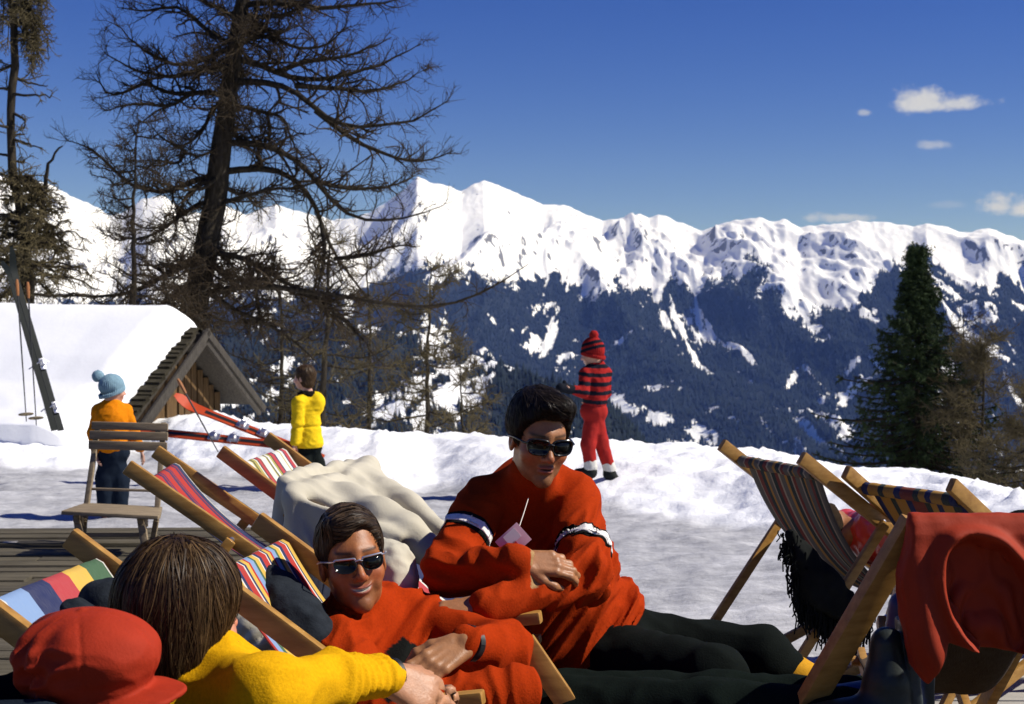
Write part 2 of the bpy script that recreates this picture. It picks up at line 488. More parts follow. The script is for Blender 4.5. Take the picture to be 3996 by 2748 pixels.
def mountain_mesh():
    pxs = np.linspace(-1500, 5500, 1250)
    t = np.concatenate([-np.linspace(0.22, 0.0, 8, endpoint=False), np.linspace(0, 1, 250) ** 1.08])
    PX, T = np.meshgrid(pxs, t, indexing='ij')
    sky = np.interp(PX, SKY_X, SKY_Y)
    Dc = 8200 + 500 * noise2(PX / 700, 0 * PX + 3.1) - 700 * sstep(2600, 3400, PX)
    Db = 3000.0
    d = Dc - T * (Dc - Db)
    zc = 1.4 + Dc * (1225 - sky) / F * 1.0
    zb = -760.0
    tt = np.clip(T, 0, 1)
    prof = 0.80 * tt ** 0.92 + 0.20 * sstep(0, 1, tt)
    z = zc - (zc - zb) * prof
    X = (PX - 1998) / F * d
    env = np.clip(tt / 0.10, 0, 1) * (1 - sstep(0.75, 1.0, tt))
    # spurs running down the fall line, leaning as the photo's gullies do
    lean = 0.35 - 0.90 * sstep(1900, 3100, PX)
    q = X - lean * (d - 6000) * 0.5
    ka = 6500.0 / d
    qa = q * ka; Xa = X * ka; da = 6500 * np.log(d / 6500)
    sp = ridge2(q / 900, d / 2600 + 1.3, 5, 0.5)
    sp2 = ridge2(qa / 300 + 7, da / 1500, 5, 0.55)
    fine = ridge2(qa / 95 + 3, da / 420, 4, 0.55) - 0.6
    sm_ = np.exp(-((PX - 1980) / 420) ** 2) * (1 - sstep(0.30, 0.45, tt)) * sstep(0.06, 0.14, tt)
    z = z + env * (100 * (sp - 0.75) + (1 - 0.75 * sm_) * (18 * (sp2 - 0.7) + 8 * fine))
    # small teeth just at the crest
    z = z + (1 - env) * 10 * fbm2(X / 60, d / 90, 3)
    z = np.where(T < 0, zc + T * 2600 + 30 * fbm2(X / 300, d / 300, 3), z)
    py = 1225 - (z - 1.4) / d * F                       # apparent height, used to lay out treeline and clearings
    # forest mask
    tl = np.interp(PX, TL_X, TL_Y)
    st = fbm2(qa / 230 + 3, da / 1500, 4, 0.6)
    pat = fbm2(Xa / 90, da / 110, 4, 0.65)
    fo = sstep(-34, 30, (py - tl) + 95 * st + 60 * pat)
    gul = fbm2(qa / 120 + 9.3, da / 1500 + 4, 5, 0.65)
    fade = sstep(0, 420, py - tl)
    fo = fo * (1 - sstep(0.24 + 0.16 * fade, 0.38 + 0.18 * fade, gul))
    cl = fbm2(qa / 200 + 2.3, da / 330 + 8, 5, 0.65)
    fo = fo * (1 - 0.95 * sstep(0.40, 0.52, cl))
    for (cx, cy, a, b, rot) in ((2400, 1560, 70, 45, .5), (2480, 1600, 130, 34, .15), (2590, 1635, 110, 30, .05), (2445, 1690, 50, 28, .6), (2730, 1690, 80, 42, 0.1), (2690, 1730, 140, 22, 0),
                           (3090, 1480, 22, 65, .5), (3290, 1560, 30, 60, .5), (3330, 1430, 26, 60, .6), (3870, 1370, 100, 35, .5), (3700, 1420, 40, 60, .4),
                           (2150, 1285, 34, 16, .2), (2110, 1330, 60, 12, .7), (1790, 1420, 30, 120, -.5), (1690, 1350, 90, 130, -.5), (1840, 1560, 70, 50, 0), (2210, 1395, 75, 24, -.3), (2080, 1350, 30, 60, 0)):
        c_, s_ = math.cos(rot), math.sin(rot)
        du = PX - cx; dv = py - cy
        e = np.sqrt(((du * c_ + dv * s_) / a / 0.8) ** 2 + ((dv * c_ - du * s_) / b / 0.75) ** 2) + 0.9 * pat
        fo = fo * sstep(0.7, 1.1, e)
    # rock shows on the steepest high ground
    gx = np.gradient(z, axis=0) / np.maximum(np.abs(np.gradient(X, axis=0)), 1)
    gd = np.gradient(z, axis=1) / np.maximum(np.abs(np.gradient(d, axis=1)), 1)
    steep = np.sqrt(gx ** 2 + gd ** 2)
    rock = sstep(0.90, 1.25, 0.8 * steep + 0.95 * fbm2(Xa / 45, da / 60, 4, 0.65)) * (1 - fo) * sstep(0.0, 0.02, T) * 0.85
    V = np.stack([X, d, z], -1)
    n, m = X.shape
    i = np.arange(n - 1)[:, None] * m + np.arange(m - 1)[None]
    f = np.stack([i, i + 1, i + m + 1, i + m], -1).reshape(-1, 4)
    c = np.stack([fo, rock, 0 * fo], -1).reshape(-1, 3)
    return V.reshape(-1, 3), f, c, fo, py, PX

def mountain_material():
    m = bpy.data.materials.new('snowy_mountain'); m.use_nodes = True
    N = NT(m.node_tree)
    bs = N.n('ShaderNodeBsdfPrincipled'); out = N.n('ShaderNodeOutputMaterial')
    N.set(out.inputs[0], bs.outputs[0])
    at = N.n('ShaderNodeAttribute', attribute_name='Col')
    sp = N.n('ShaderNodeSeparateColor'); N.set(sp.inputs[0], at.outputs['Color'])
    tc = N.n('ShaderNodeTexCoord'); v = tc.outputs['Object']
    nf = N.noise(v, 0.020, 6, 0.7)
    nn = N.noise(v, 0.06, 4, 0.7)
    n3_ = N.noise(v, 0.11, 3, 0.7)
    fo = N.math('ADD', sp.outputs[0], N.math('ADD', N.math('MULTIPLY', N.math('SUBTRACT', nf, 0.5), 1.0), N.math('MULTIPLY', N.math('SUBTRACT', n3_, 0.5), 1.5)))
    fm = N.ramp(fo, [(0.34, 0.0), (0.50, 1.0)])
    fc = N.ramp(nn, [(0.35, (0.010, 0.015, 0.020)), (0.60, (0.022, 0.028, 0.032)), (0.70, (0.09, 0.10, 0.11)), (0.80, (0.55, 0.56, 0.58))])
    rk = N.ramp(N.math('ADD', sp.outputs[1], N.math('MULTIPLY', N.math('SUBTRACT', nn, 0.5), 0.9)), [(0.45, 0.0), (0.62, 1.0)])
    col = N.mix(rk, (0.92, 0.92, 0.93), (0.16, 0.16, 0.17))
    col = N.mix(fm, col, fc)
    N.set(bs.inputs['Base Color'], col)
    bs.inputs['Roughness'].default_value = 0.9
    bs.inputs['Specular IOR Level'].default_value = 0.05
    bn = N.n('ShaderNodeBump'); bn.inputs['Strength'].default_value = 0.6; bn.inputs['Distance'].default_value = 14.0
    N.set(bn.inputs['Height'], N.noise(v, 0.016, 7, 0.72))
    N.set(bs.inputs['Normal'], bn.outputs[0])
    return m
MOUNT = mountain_material()
FOREST_MAT = mat('far_conifer', (0.016, 0.023, 0.026), 0.9, 0.35, 0.02, spec=0.05)
def cones(pts, hs, rs, name, label):
    """many far conifers as one mesh of small uneven spikes"""
    n = len(pts); S = 4
    a = np.arange(S) / S * 2 * np.pi
    rot = np.random.RandomState(3).uniform(0, 6.28, n)
    ring = np.stack([np.cos(a[None] + rot[:, None]), np.sin(a[None] + rot[:, None]), np.zeros((n, S))], -1)
    V = np.concatenate([pts[:, None] + ring * rs[:, None, None] + np.array([0, 0, 1.0]) * (hs * 0.06)[:, None, None], (pts + np.array([0, 0, 1.0]) * hs[:, None])[:, None]], 1)
    b = np.arange(n)[:, None] * (S + 1)
    i = np.arange(S)[None]
    f = np.stack([b + i, b + (i + 1) % S, b + S + 0 * i], -1).reshape(-1, 3)
    o = mk(name, V.reshape(-1, 3), f, FOREST_MAT, smooth=False)
    tag(o, label, kind='stuff')
    return o
def build_mountains():
    V, f, c, fo, py, PX = mountain_mesh()
    o = mk('mountain_range', V, f, MOUNT, cols=c)
    tag(o, 'long snow covered alpine range with dark forested lower slopes', kind='structure')
    rng = np.random.RandomState(11)
    p3 = V.reshape(*fo.shape, 3)
    w = np.where((fo > 0.25) & (py < 1800) & (PX > -300) & (PX < 4300), fo, 0)
    # cell area in screen space is what counts for how many trees show
    w = w / w.sum()
    idx = rng.choice(w.size, 52000, p=w.ravel())
    ii, jj = np.unravel_index(idx, w.shape)
    ii = np.clip(ii, 0, w.shape[0] - 2); jj = np.clip(jj, 0, w.shape[1] - 2)
    u = rng.rand(len(ii))[:, None]; v = rng.rand(len(ii))[:, None]
    pts = p3[ii, jj] * (1 - u) * (1 - v) + p3[ii + 1, jj] * u * (1 - v) + p3[ii, jj + 1] * (1 - u) * v + p3[ii + 1, jj + 1] * u * v
    hs = rng.uniform(11, 27, len(pts))
    cones(pts, hs, hs * rng.uniform(0.16, 0.26, len(pts)), 'far_forest', 'distant dark conifer forest covering the lower mountain slopes')
build_mountains()

def build_near_slope():
    """the steep wooded spur that comes in from the left below the range"""
    cx = np.array([-1500, -300, 600, 1000, 1300, 1550, 1750, 1900, 2050, 2200, 2380, 2460, 2530, 2600, 2700.])
    cy = np.array([1180, 1210, 1240, 1260, 1250, 1290, 1360, 1400, 1450, 1500, 1575, 1660, 1745, 1850, 2050.])
    pxs = np.linspace(-1500, 2700, 520)
    t = np.concatenate([[-0.12, -0.05], np.linspace(0, 1, 130)])
    PX, T = np.meshgrid(pxs, t, indexing='ij')
    Dc = 2100 - 300 * sstep(1500, 2600, PX)
    d = Dc - T * (Dc - 900)
    pyc = np.interp(PX, cx, cy)
    zc = 1.4 + Dc * (1225 - pyc) / F
    zb = np.minimum(zc - 120, -330.0)
    z = zc - (zc - zb) * np.clip(T, 0, 1) ** 0.8
    X = (PX - 1998) / F * d
    q = X - 0.5 * (d - 1500)
    env = np.clip(np.clip(T, 0, 1) / 0.15, 0, 1)
    z = z + env * (55 * (ridge2(q / 210, d / 700, 4) - 0.75) + 9 * fbm2(X / 40, d / 40, 3))
    z = np.where(T < 0, zc + T * 900, z)
    py = 1225 - (z - 1.4) / d * F
    st = fbm2(q / 55 + 3, d / 420, 4, 0.6); pat = fbm2(X / 30, d / 34, 4, 0.6)
    fo = 1 - sstep(0.30, 0.42, 0.9 * st + 0.55 * pat + 0.06 * (PX < 1850) - 0.35 * sstep(2050, 2250, PX))
    for (cx_, cy_, a, b, rot) in ((1680, 1320, 50, 120, -.45), (1770, 1460, 24, 90, -.4), (1830, 1560, 60, 40, .2)):
        c_, s_ = math.cos(rot), math.sin(rot); du = PX - cx_; dv = py - cy_
        e = np.sqrt(((du * c_ + dv * s_) / a) ** 2 + ((dv * c_ - du * s_) / b) ** 2) + 0.8 * pat
        fo = fo * sstep(0.7, 1.15, e)
    V = np.stack([X, d, z], -1)
    n, m = X.shape
    i = np.arange(n - 1)[:, None] * m + np.arange(m - 1)[None]
    f = np.stack([i, i + 1, i + m + 1, i + m], -1).reshape(-1, 4)
    c = np.stack([fo, 0 * fo, 0 * fo], -1).reshape(-1, 3)
    o = mk('hillside', V.reshape(-1, 3), f, MOUNT, cols=c)
    tag(o, 'steep wooded spur with snow gullies falling into the valley', kind='structure')
    rng = np.random.RandomState(12)
    w = np.where((fo > 0.4) & (py < 1800) & (PX > -300), fo, 0) / (d ** 0.0); w = w / w.sum()
    idx = rng.choice(w.size, 11000, p=w.ravel()); ii, jj = np.unravel_index(idx, w.shape)
    ii = np.clip(ii, 0, n - 2); jj = np.clip(jj, 0, m - 2)
    u = rng.rand(len(ii))[:, None]; v = rng.rand(len(ii))[:, None]
    pts = V[ii, jj] * (1 - u) * (1 - v) + V[ii + 1, jj] * u * (1 - v) + V[ii, jj + 1] * (1 - u) * v + V[ii + 1, jj + 1] * u * v
    hs = rng.uniform(7, 16, len(pts))
    cones(pts, hs, hs * rng.uniform(0.15, 0.24, len(pts)), 'wooded_spur', 'dark conifers standing on the nearer valley spur')
build_near_slope()

def build_haze():
    x0, x1, y0, y1, z0, z1 = -9000, 9000, -400, 11500, -1001.5, 1150
    b = MB().box(((x0 + x1) / 2, (y0 + y1) / 2, (z0 + z1) / 2), ((x1 - x0) / 2, 0, 0), (0, (y1 - y0) / 2, 0), (0, 0, (z1 - z0) / 2))
    m = bpy.data.materials.new('valley_haze'); m.use_nodes = True
    N = NT(m.node_tree)
    pv = N.n('ShaderNodeVolumePrincipled')
    pv.inputs['Color'].default_value = (0.20, 0.36, 1.0, 1)
    pv.inputs['Absorption Color'].default_value = (1, 1, 1, 1)
    pv.inputs['Density'].default_value = 3.7e-5
    pv.inputs['Anisotropy'].default_value = 0.0
    out = N.n('ShaderNodeOutputMaterial')
    N.set(out.inputs['Volume'], pv.outputs[0])
    o = b.build('haze', m, smooth=False, sharp=None)
    tag(o, 'thin blue mountain haze in the valley air', kind='stuff')
build_haze()

# ------------------------------------------------------------------ the little hut under its snow
WOOD_OLD = mat('weathered_timber', (0.055, 0.048, 0.040), 0.85, 0.45, 9, 0.5, 60, (6, 6, 0.7), spec=0.15)
WOOD_WARM = mat('sunburnt_boards', (0.095, 0.056, 0.024), 0.8, 0.5, 7, 0.5, 60, (8, 8, 0.6), spec=0.15)
SHINGLE = mat('mossy_shingle', (0.034, 0.029, 0.019), 0.9, 0.5, 12, 0.6, 50, spec=0.1)
def build_hut():
    dA, d1 = 15.34, 14.0
    A = P(790, 1285, dA)
    E1 = P(545, 1630, d1)
    E2 = P(1000, 1565, 16.68)
    h = A[2] - 0.5 * (E1[2] + E2[2])
    g = E1 - E2; g[2] = 0; w = np.linalg.norm(g) / 2; g /= 2 * w           # towards the near eave
    r = np.array([g[1], -g[0], 0.0]); r = r if r[0] < 0 else -r             # along the ridge, away to the left
    L = 5.2
    hut = thing('hay_hut', A - np.array([0, 0, 3.0]) + r * 2.4, 'small weathered timber hut with shingled gable half buried in snow', 'hut')
    up = np.array([0, 0, 1.0])
    sl = {}
    for sgn in (1, -1):
        down = (g * sgn * w - up * h); Ld = np.linalg.norm(down); down /= Ld
        nrm = np.cross(down, r); nrm = nrm if nrm[2] > 0 else -nrm
        sl[sgn] = (down, nrm, Ld)
    # roof boards
    roof = None
    mb = MB()
    for sgn in (1, -1):
        down, nrm, Ld = sl[sgn]
        mb.box(A + down * Ld / 2 + r * (L / 2 + 0.05) - nrm * 0.03, down * Ld / 2, r * (L / 2), nrm * 0.02)
    roof = mb.build('roof', WOOD_OLD, hut, smooth=False)
    # shingle courses that stick out of the snow along the gable end
    rng = np.random.RandomState(4)
    for sgn in (1, -1):
        down, nrm, Ld = sl[sgn]
        nc = 17
        for k in range(nc):
            a0 = Ld * k / nc
            for c in range(5):
                lw = 0.17
                off = 0.02 + c * lw * 1.04 + rng.uniform(-.012, .012)
                a1 = a0 + Ld / nc * 1.55 + rng.uniform(-.02, .03)
                tilt = nrm * 0.026
                cc = A + down * (a0 + a1) / 2 + r * (off + lw / 2) + nrm * (0.022 + rng.uniform(0, .008))
                m2 = MB().box(cc, down * (a1 - a0) / 2 + tilt * 0.6, r * lw / 2 * 0.97, nrm * 0.010)
                m2.build('shingle', SHINGLE, roof, smooth=False)
        # barge boards, doubled
        m3 = MB()
        st = A - up * 0.02
        m3.box(st + down * (Ld / 2 + 0.03) - r * 0.035 - nrm * 0.063, down * (Ld / 2 + 0.06), r * 0.020, nrm * 0.060, 0.006)
        m3.build('barge_board', WOOD_OLD, hut)
        m4 = MB()
        m4.box(st + down * (Ld / 2 + 0.05) - r * 0.062 - nrm * 0.02, down * (Ld / 2 + 0.08), r * 0.018, nrm * 0.04, 0.006)
        m4.build('barge_batten', WOOD_OLD, hut)
    # gable boards, set back under the overhang, and the side walls
    set_in = 0.34
    ww = w * 0.80
    nb = 15
    for k in range(nb):
        s0 = -ww + 2 * ww * k / nb; s1 = -ww + 2 * ww * (k + 1) / nb
        sm = (s0 + s1) / 2
        top = A[2] - abs(sm) / w * h - 0.10
        bot = A[2] - 2.7
        c = A + g * sm + r * (set_in + rng.uniform(-.012, .012)); c[2] = (top + bot) / 2
        MB().box(c, g * (s1 - s0) / 2 * rng.uniform(.80, .95), r * 0.014, up * (top - bot) / 2, 0.004).build('gable_board', WOOD_WARM, hut)
    mb = MB()
    c = A + r * (set_in + 0.10); c[2] = A[2] - h * 0.55 - 0.9
    for sgn in (1, -1):
        cc = A + r * (L / 2 + set_in / 2) + g * sgn * ww * 0.98; cc[2] = A[2] - h * 0.85 - 1.0
        mb.box(cc, r * (L / 2 - set_in / 2), g * 0.05, up * 1.0)
    mb.build('side_wall', WOOD_OLD, hut, smooth=False)
    MB().box(A + r * (L / 2) - up * 0.10, r * L / 2, g * 0.05, up * 0.05).build('ridge_beam', WOOD_OLD, hut)
    # thick snow blanket on the roof, running down into the drift
    nu, nv = 110, 90
    U, Vv = np.meshgrid(np.linspace(0, 1, nu), np.linspace(-1, 1.55, nv), indexing='ij')
    edge = 0.13 + 0.08 * np.clip(np.abs(Vv), 0, 1) + 0.05 * noise2(Vv * 7, Vv * 0 + 2) + 0.03 * noise2(Vv * 23, Vv * 0)
    edge = np.where(Vv > 1, edge + 0.25 * (Vv - 1), edge)
    rr = edge + U * (L + 1.5 - edge)
    av = np.sqrt(Vv ** 2 + 0.02) - math.sqrt(0.02)
    thick = 0.26 * np.clip((rr - edge) / 0.28, 0, 1) ** 0.5 + 0.05 * np.clip((rr - 1) / 3, 0, 1)
    thick = thick * (1 - 0.15 * sstep(0.7, 1.0, np.abs(Vv)))
    base = A[None, None] + g[None, None] * (Vv * w)[..., None] + r[None, None] * rr[..., None]
    zt = A[2] - av * h + thick + 0.012 * fbm2(rr * 1.5, Vv * 2, 3)
    # below the eave the slope eases out into the ground drift
    th1 = 0.85 * (0.26 * np.clip((rr - edge) / 0.35, 0, 1) ** 0.5 + 0.05 * np.clip((rr - 1) / 3, 0, 1))
    zt = np.where(Vv > 1, A[2] - h * (1 - (math.sqrt(1.02) - 1 - math.sqrt(0.02) + 0.0)*0) - (Vv - 1) * h * 0.80 + th1 + h * math.sqrt(0.02) * 0.93 + 0.015 * fbm2(rr * 3, Vv * 5, 3) * np.clip((Vv - 1) * 4, 0, 1), zt)
    base[..., 2] = zt
    low = base.copy(); low[..., 2] = A[2] - np.abs(Vv) * h + 0.03
    low = np.where((Vv > 1)[..., None], base - np.array([0, 0, 0.9]), low)
    V = np.concatenate([base.reshape(-1, 3), low.reshape(-1, 3)])
    i = np.arange(nu - 1)[:, None] * nv + np.arange(nv - 1)[None]
    top = np.stack([i, i + nv, i + nv + 1, i + 1], -1).reshape(-1, 4)
    M = nu * nv
    side = []
    e0 = np.arange(nv - 1)
    side.append(np.stack([e0, e0 + 1, e0 + 1 + M, e0 + M], -1))
    e1 = np.arange(nu - 1) * nv
    side.append(np.stack([e1 + nv, e1, e1 + M, e1 + nv + M], -1))
    e2 = e1 + nv - 1
    side.append(np.stack([e2, e2 + nv, e2 + nv + M, e2 + M], -1))
    f = np.concatenate([top] + side)
    o = mk('roof_snow', V, f, SNOW)
    tag(o, 'thick smooth blanket of snow lying on the hut roof', 'snow')
build_hut()
# ------------------------------------------------------------------ trees
BARK = mat('larch_bark', (0.040, 0.033, 0.024), 0.95, 0.5, 10, 0.9, 30, (3, 3, 0.8), spec=0.1, bdist=0.02)
TWIG = mat('larch_twig', (0.046, 0.034, 0.022), 0.9, 0.35, 3, spec=0.1)
TWIG_OLIVE = mat('sunlit_olive_twig', (0.105, 0.085, 0.045), 0.9, 0.35, 3, spec=0.1)  # olive-brown twigs, sunlight on them put into the lighter base colour
NEEDLE = mat('spruce_needle', (0.028, 0.045, 0.016), 0.8, 0.45, 2.0, spec=0.15)
def resample(pts, K):
    pts = np.asarray(pts, float)
    L = np.concatenate([[0], np.cumsum(np.linalg.norm(np.diff(pts, axis=0), axis=1))])
    t = np.linspace(0, L[-1], K)
    # light smoothing through Catmull-like double interpolation
    out = np.stack([np.interp(t, L, pts[:, k]) for k in range(3)], -1)
    for _ in range(2):
        out[1:-1] = 0.25 * out[:-2] + 0.5 * out[1:-1] + 0.25 * out[2:]
    return out
def offshoots(par, rad, n, rng, tmin, tmax, l0, l1, K, ang0=0.5, ang1=1.2, upb=0.25, curl=0.5, droop=0.0, wob=0.10, rscale=0.55, rmin=0.003, flat=0.5):
    """side shoots from (N,M,3) parents -> (N*n,K,3) polylines + radii"""
    N_, M, _ = par.shape
    t = rng.uniform(tmin, tmax, (N_, n)) * (M - 1)
    i = np.minimum(t.astype(int), M - 2); f = (t - i)[..., None]
    ar = np.arange(N_)[:, None]
    p0 = par[ar, i] * (1 - f) + par[ar, i + 1] * f
    tg = par[ar, i + 1] - par[ar, i]; tg /= np.maximum(np.linalg.norm(tg, axis=-1, keepdims=True), 1e-9)
    rr = rad[ar, i]
    rv = rng.normal(size=p0.shape); rv[..., 2] *= flat
    sd = rv - (rv * tg).sum(-1, keepdims=True) * tg
    sd /= np.maximum(np.linalg.norm(sd, axis=-1, keepdims=True), 1e-9)
    a = rng.uniform(ang0, ang1, (N_, n, 1))
    d = tg * np.cos(a) + sd * np.sin(a)
    d[..., 2] += upb * rng.uniform(0.3, 1.2, (N_, n))
    d /= np.linalg.norm(d, axis=-1, keepdims=True)
    plen = np.linalg.norm(np.diff(par, axis=1), axis=2).sum(1)
    L = rng.uniform(l0, l1, (N_, n, 1)) * (1.15 - 0.75 * (t / (M - 1)))[..., None]
    pts = [p0]; cur = p0; dd = d
    bend = rng.normal(size=p0.shape) * curl
    for k in range(1, K):
        dd = dd + bend / K + rng.normal(size=p0.shape) * wob
        dd[..., 2] += (upb * 0.5 - droop) / K * 2
        dd /= np.linalg.norm(dd, axis=-1, keepdims=True)
        cur = cur + dd * L / (K - 1)
        pts.append(cur)
    pl = np.stack(pts, 2).reshape(-1, K, 3)
    r0 = np.maximum(rr * rscale, rmin).reshape(-1, 1)
    rd = r0 * np.linspace(1, 0.35, K)[None] + 0 * pl[..., 0]
    return pl, np.maximum(rd, rmin * 0.6)
def tree_obj(name, trunk, trad, mains, mrads, rng, label, category='tree', group=None, n2=14, n3=7, l2=(0.35, 1.0), l3=(0.10, 0.32), tw=0.0045, twmat=None, upb=0.22, droop=0.0, K1=14, sparse=0):
    """a bare larch: trunk, limbs, branchlets, twigs"""
    t = thing(name, trunk[0], label, category, group)
    kt = resample(trunk, 26)
    kr = np.interp(np.linspace(0, 1, 26), np.linspace(0, 1, len(trad)), trad)
    rngt = np.random.RandomState(len(mains))
    kt[1:, :2] += rngt.normal(size=(25, 2)) * 0.012
    V, Fq = tube_arrays(kt[None], kr[None], 12)
    rough = 1 + 0.0 * V[:, 0]
    nrm = V - np.repeat(kt, 12, 0)
    V = V + nrm * (0.22 * noise3(V * np.array([9, 9, 3.0]))[:, None])
    mk('trunk', V, Fq, BARK, t)
    pl = np.stack([resample(m, K1) for m in mains])
    pl = pl + rng.normal(size=pl.shape) * 0.012 * np.linspace(0, 1, K1)[None, :, None]
    rd = np.stack([np.asarray(r)[0] * np.linspace(1, 0, K1) ** 0.85 + np.asarray(r)[1] for r in mrads])
    V, Fq = tube_arrays(pl, rd, 6)
    mk('limbs', V, Fq, BARK, t)
    p2, r2 = offshoots(pl, rd, n2, rng, 0.10, 1.0, l2[0], l2[1], 7, 0.35, 1.15, upb, 1.3, droop, 0.22, 0.5, tw * 1.3)
    p3, r3 = offshoots(p2, r2, n3, rng, 0.12, 1.0, l3[0], l3[1], 4, 0.35, 1.2, upb * 0.6, 1.2, droop, 0.25, 0.6, tw, 0.8)
    pm, rm = offshoots(pl, rd, int(n2 * 1.6), rng, 0.05, 1.0, l3[0], l3[1] * 1.5, 4, 0.6, 1.5, upb * 0.4, 0.8, droop, 0.2, 0.3, tw, 0.9)
    if sparse:          # the first limbs stay almost bare
        k2 = np.ones(len(p2), bool).reshape(-1, n2); k2[:sparse, 3:] = False; k2 = k2.ravel()
        k3 = np.repeat(k2, n3)
        km = np.ones(len(pm), bool).reshape(len(pl), -1); km[:sparse, 3:] = False; km = km.ravel()
        p2, r2, p3, r3, pm, rm = p2[k2], r2[k2], p3[k3], r3[k3], pm[km], rm[km]
    vs, fs, off = [], [], 0
    for q, r_, S in ((p2, r2, 4), (p3, r3, 3), (pm, rm, 3)):
        v, f = tube_arrays(q, r_, S); vs.append(v); fs.append(f + off); off += len(v)
    o = mk('twigs', np.concatenate(vs), np.concatenate(fs), twmat or TWIG, t)
    return t
def PX3(lst, d, rng=None, spread=0.0):
    """traced limb in the photo plane of the tree, fanned out in depth"""
    k = np.linspace(0, 1, len(lst))
    dd = rng.uniform(-spread, spread) if rng is not None else 0
    return [P(x, y, d + dd * q) for (x, y), q in zip(lst, k)]

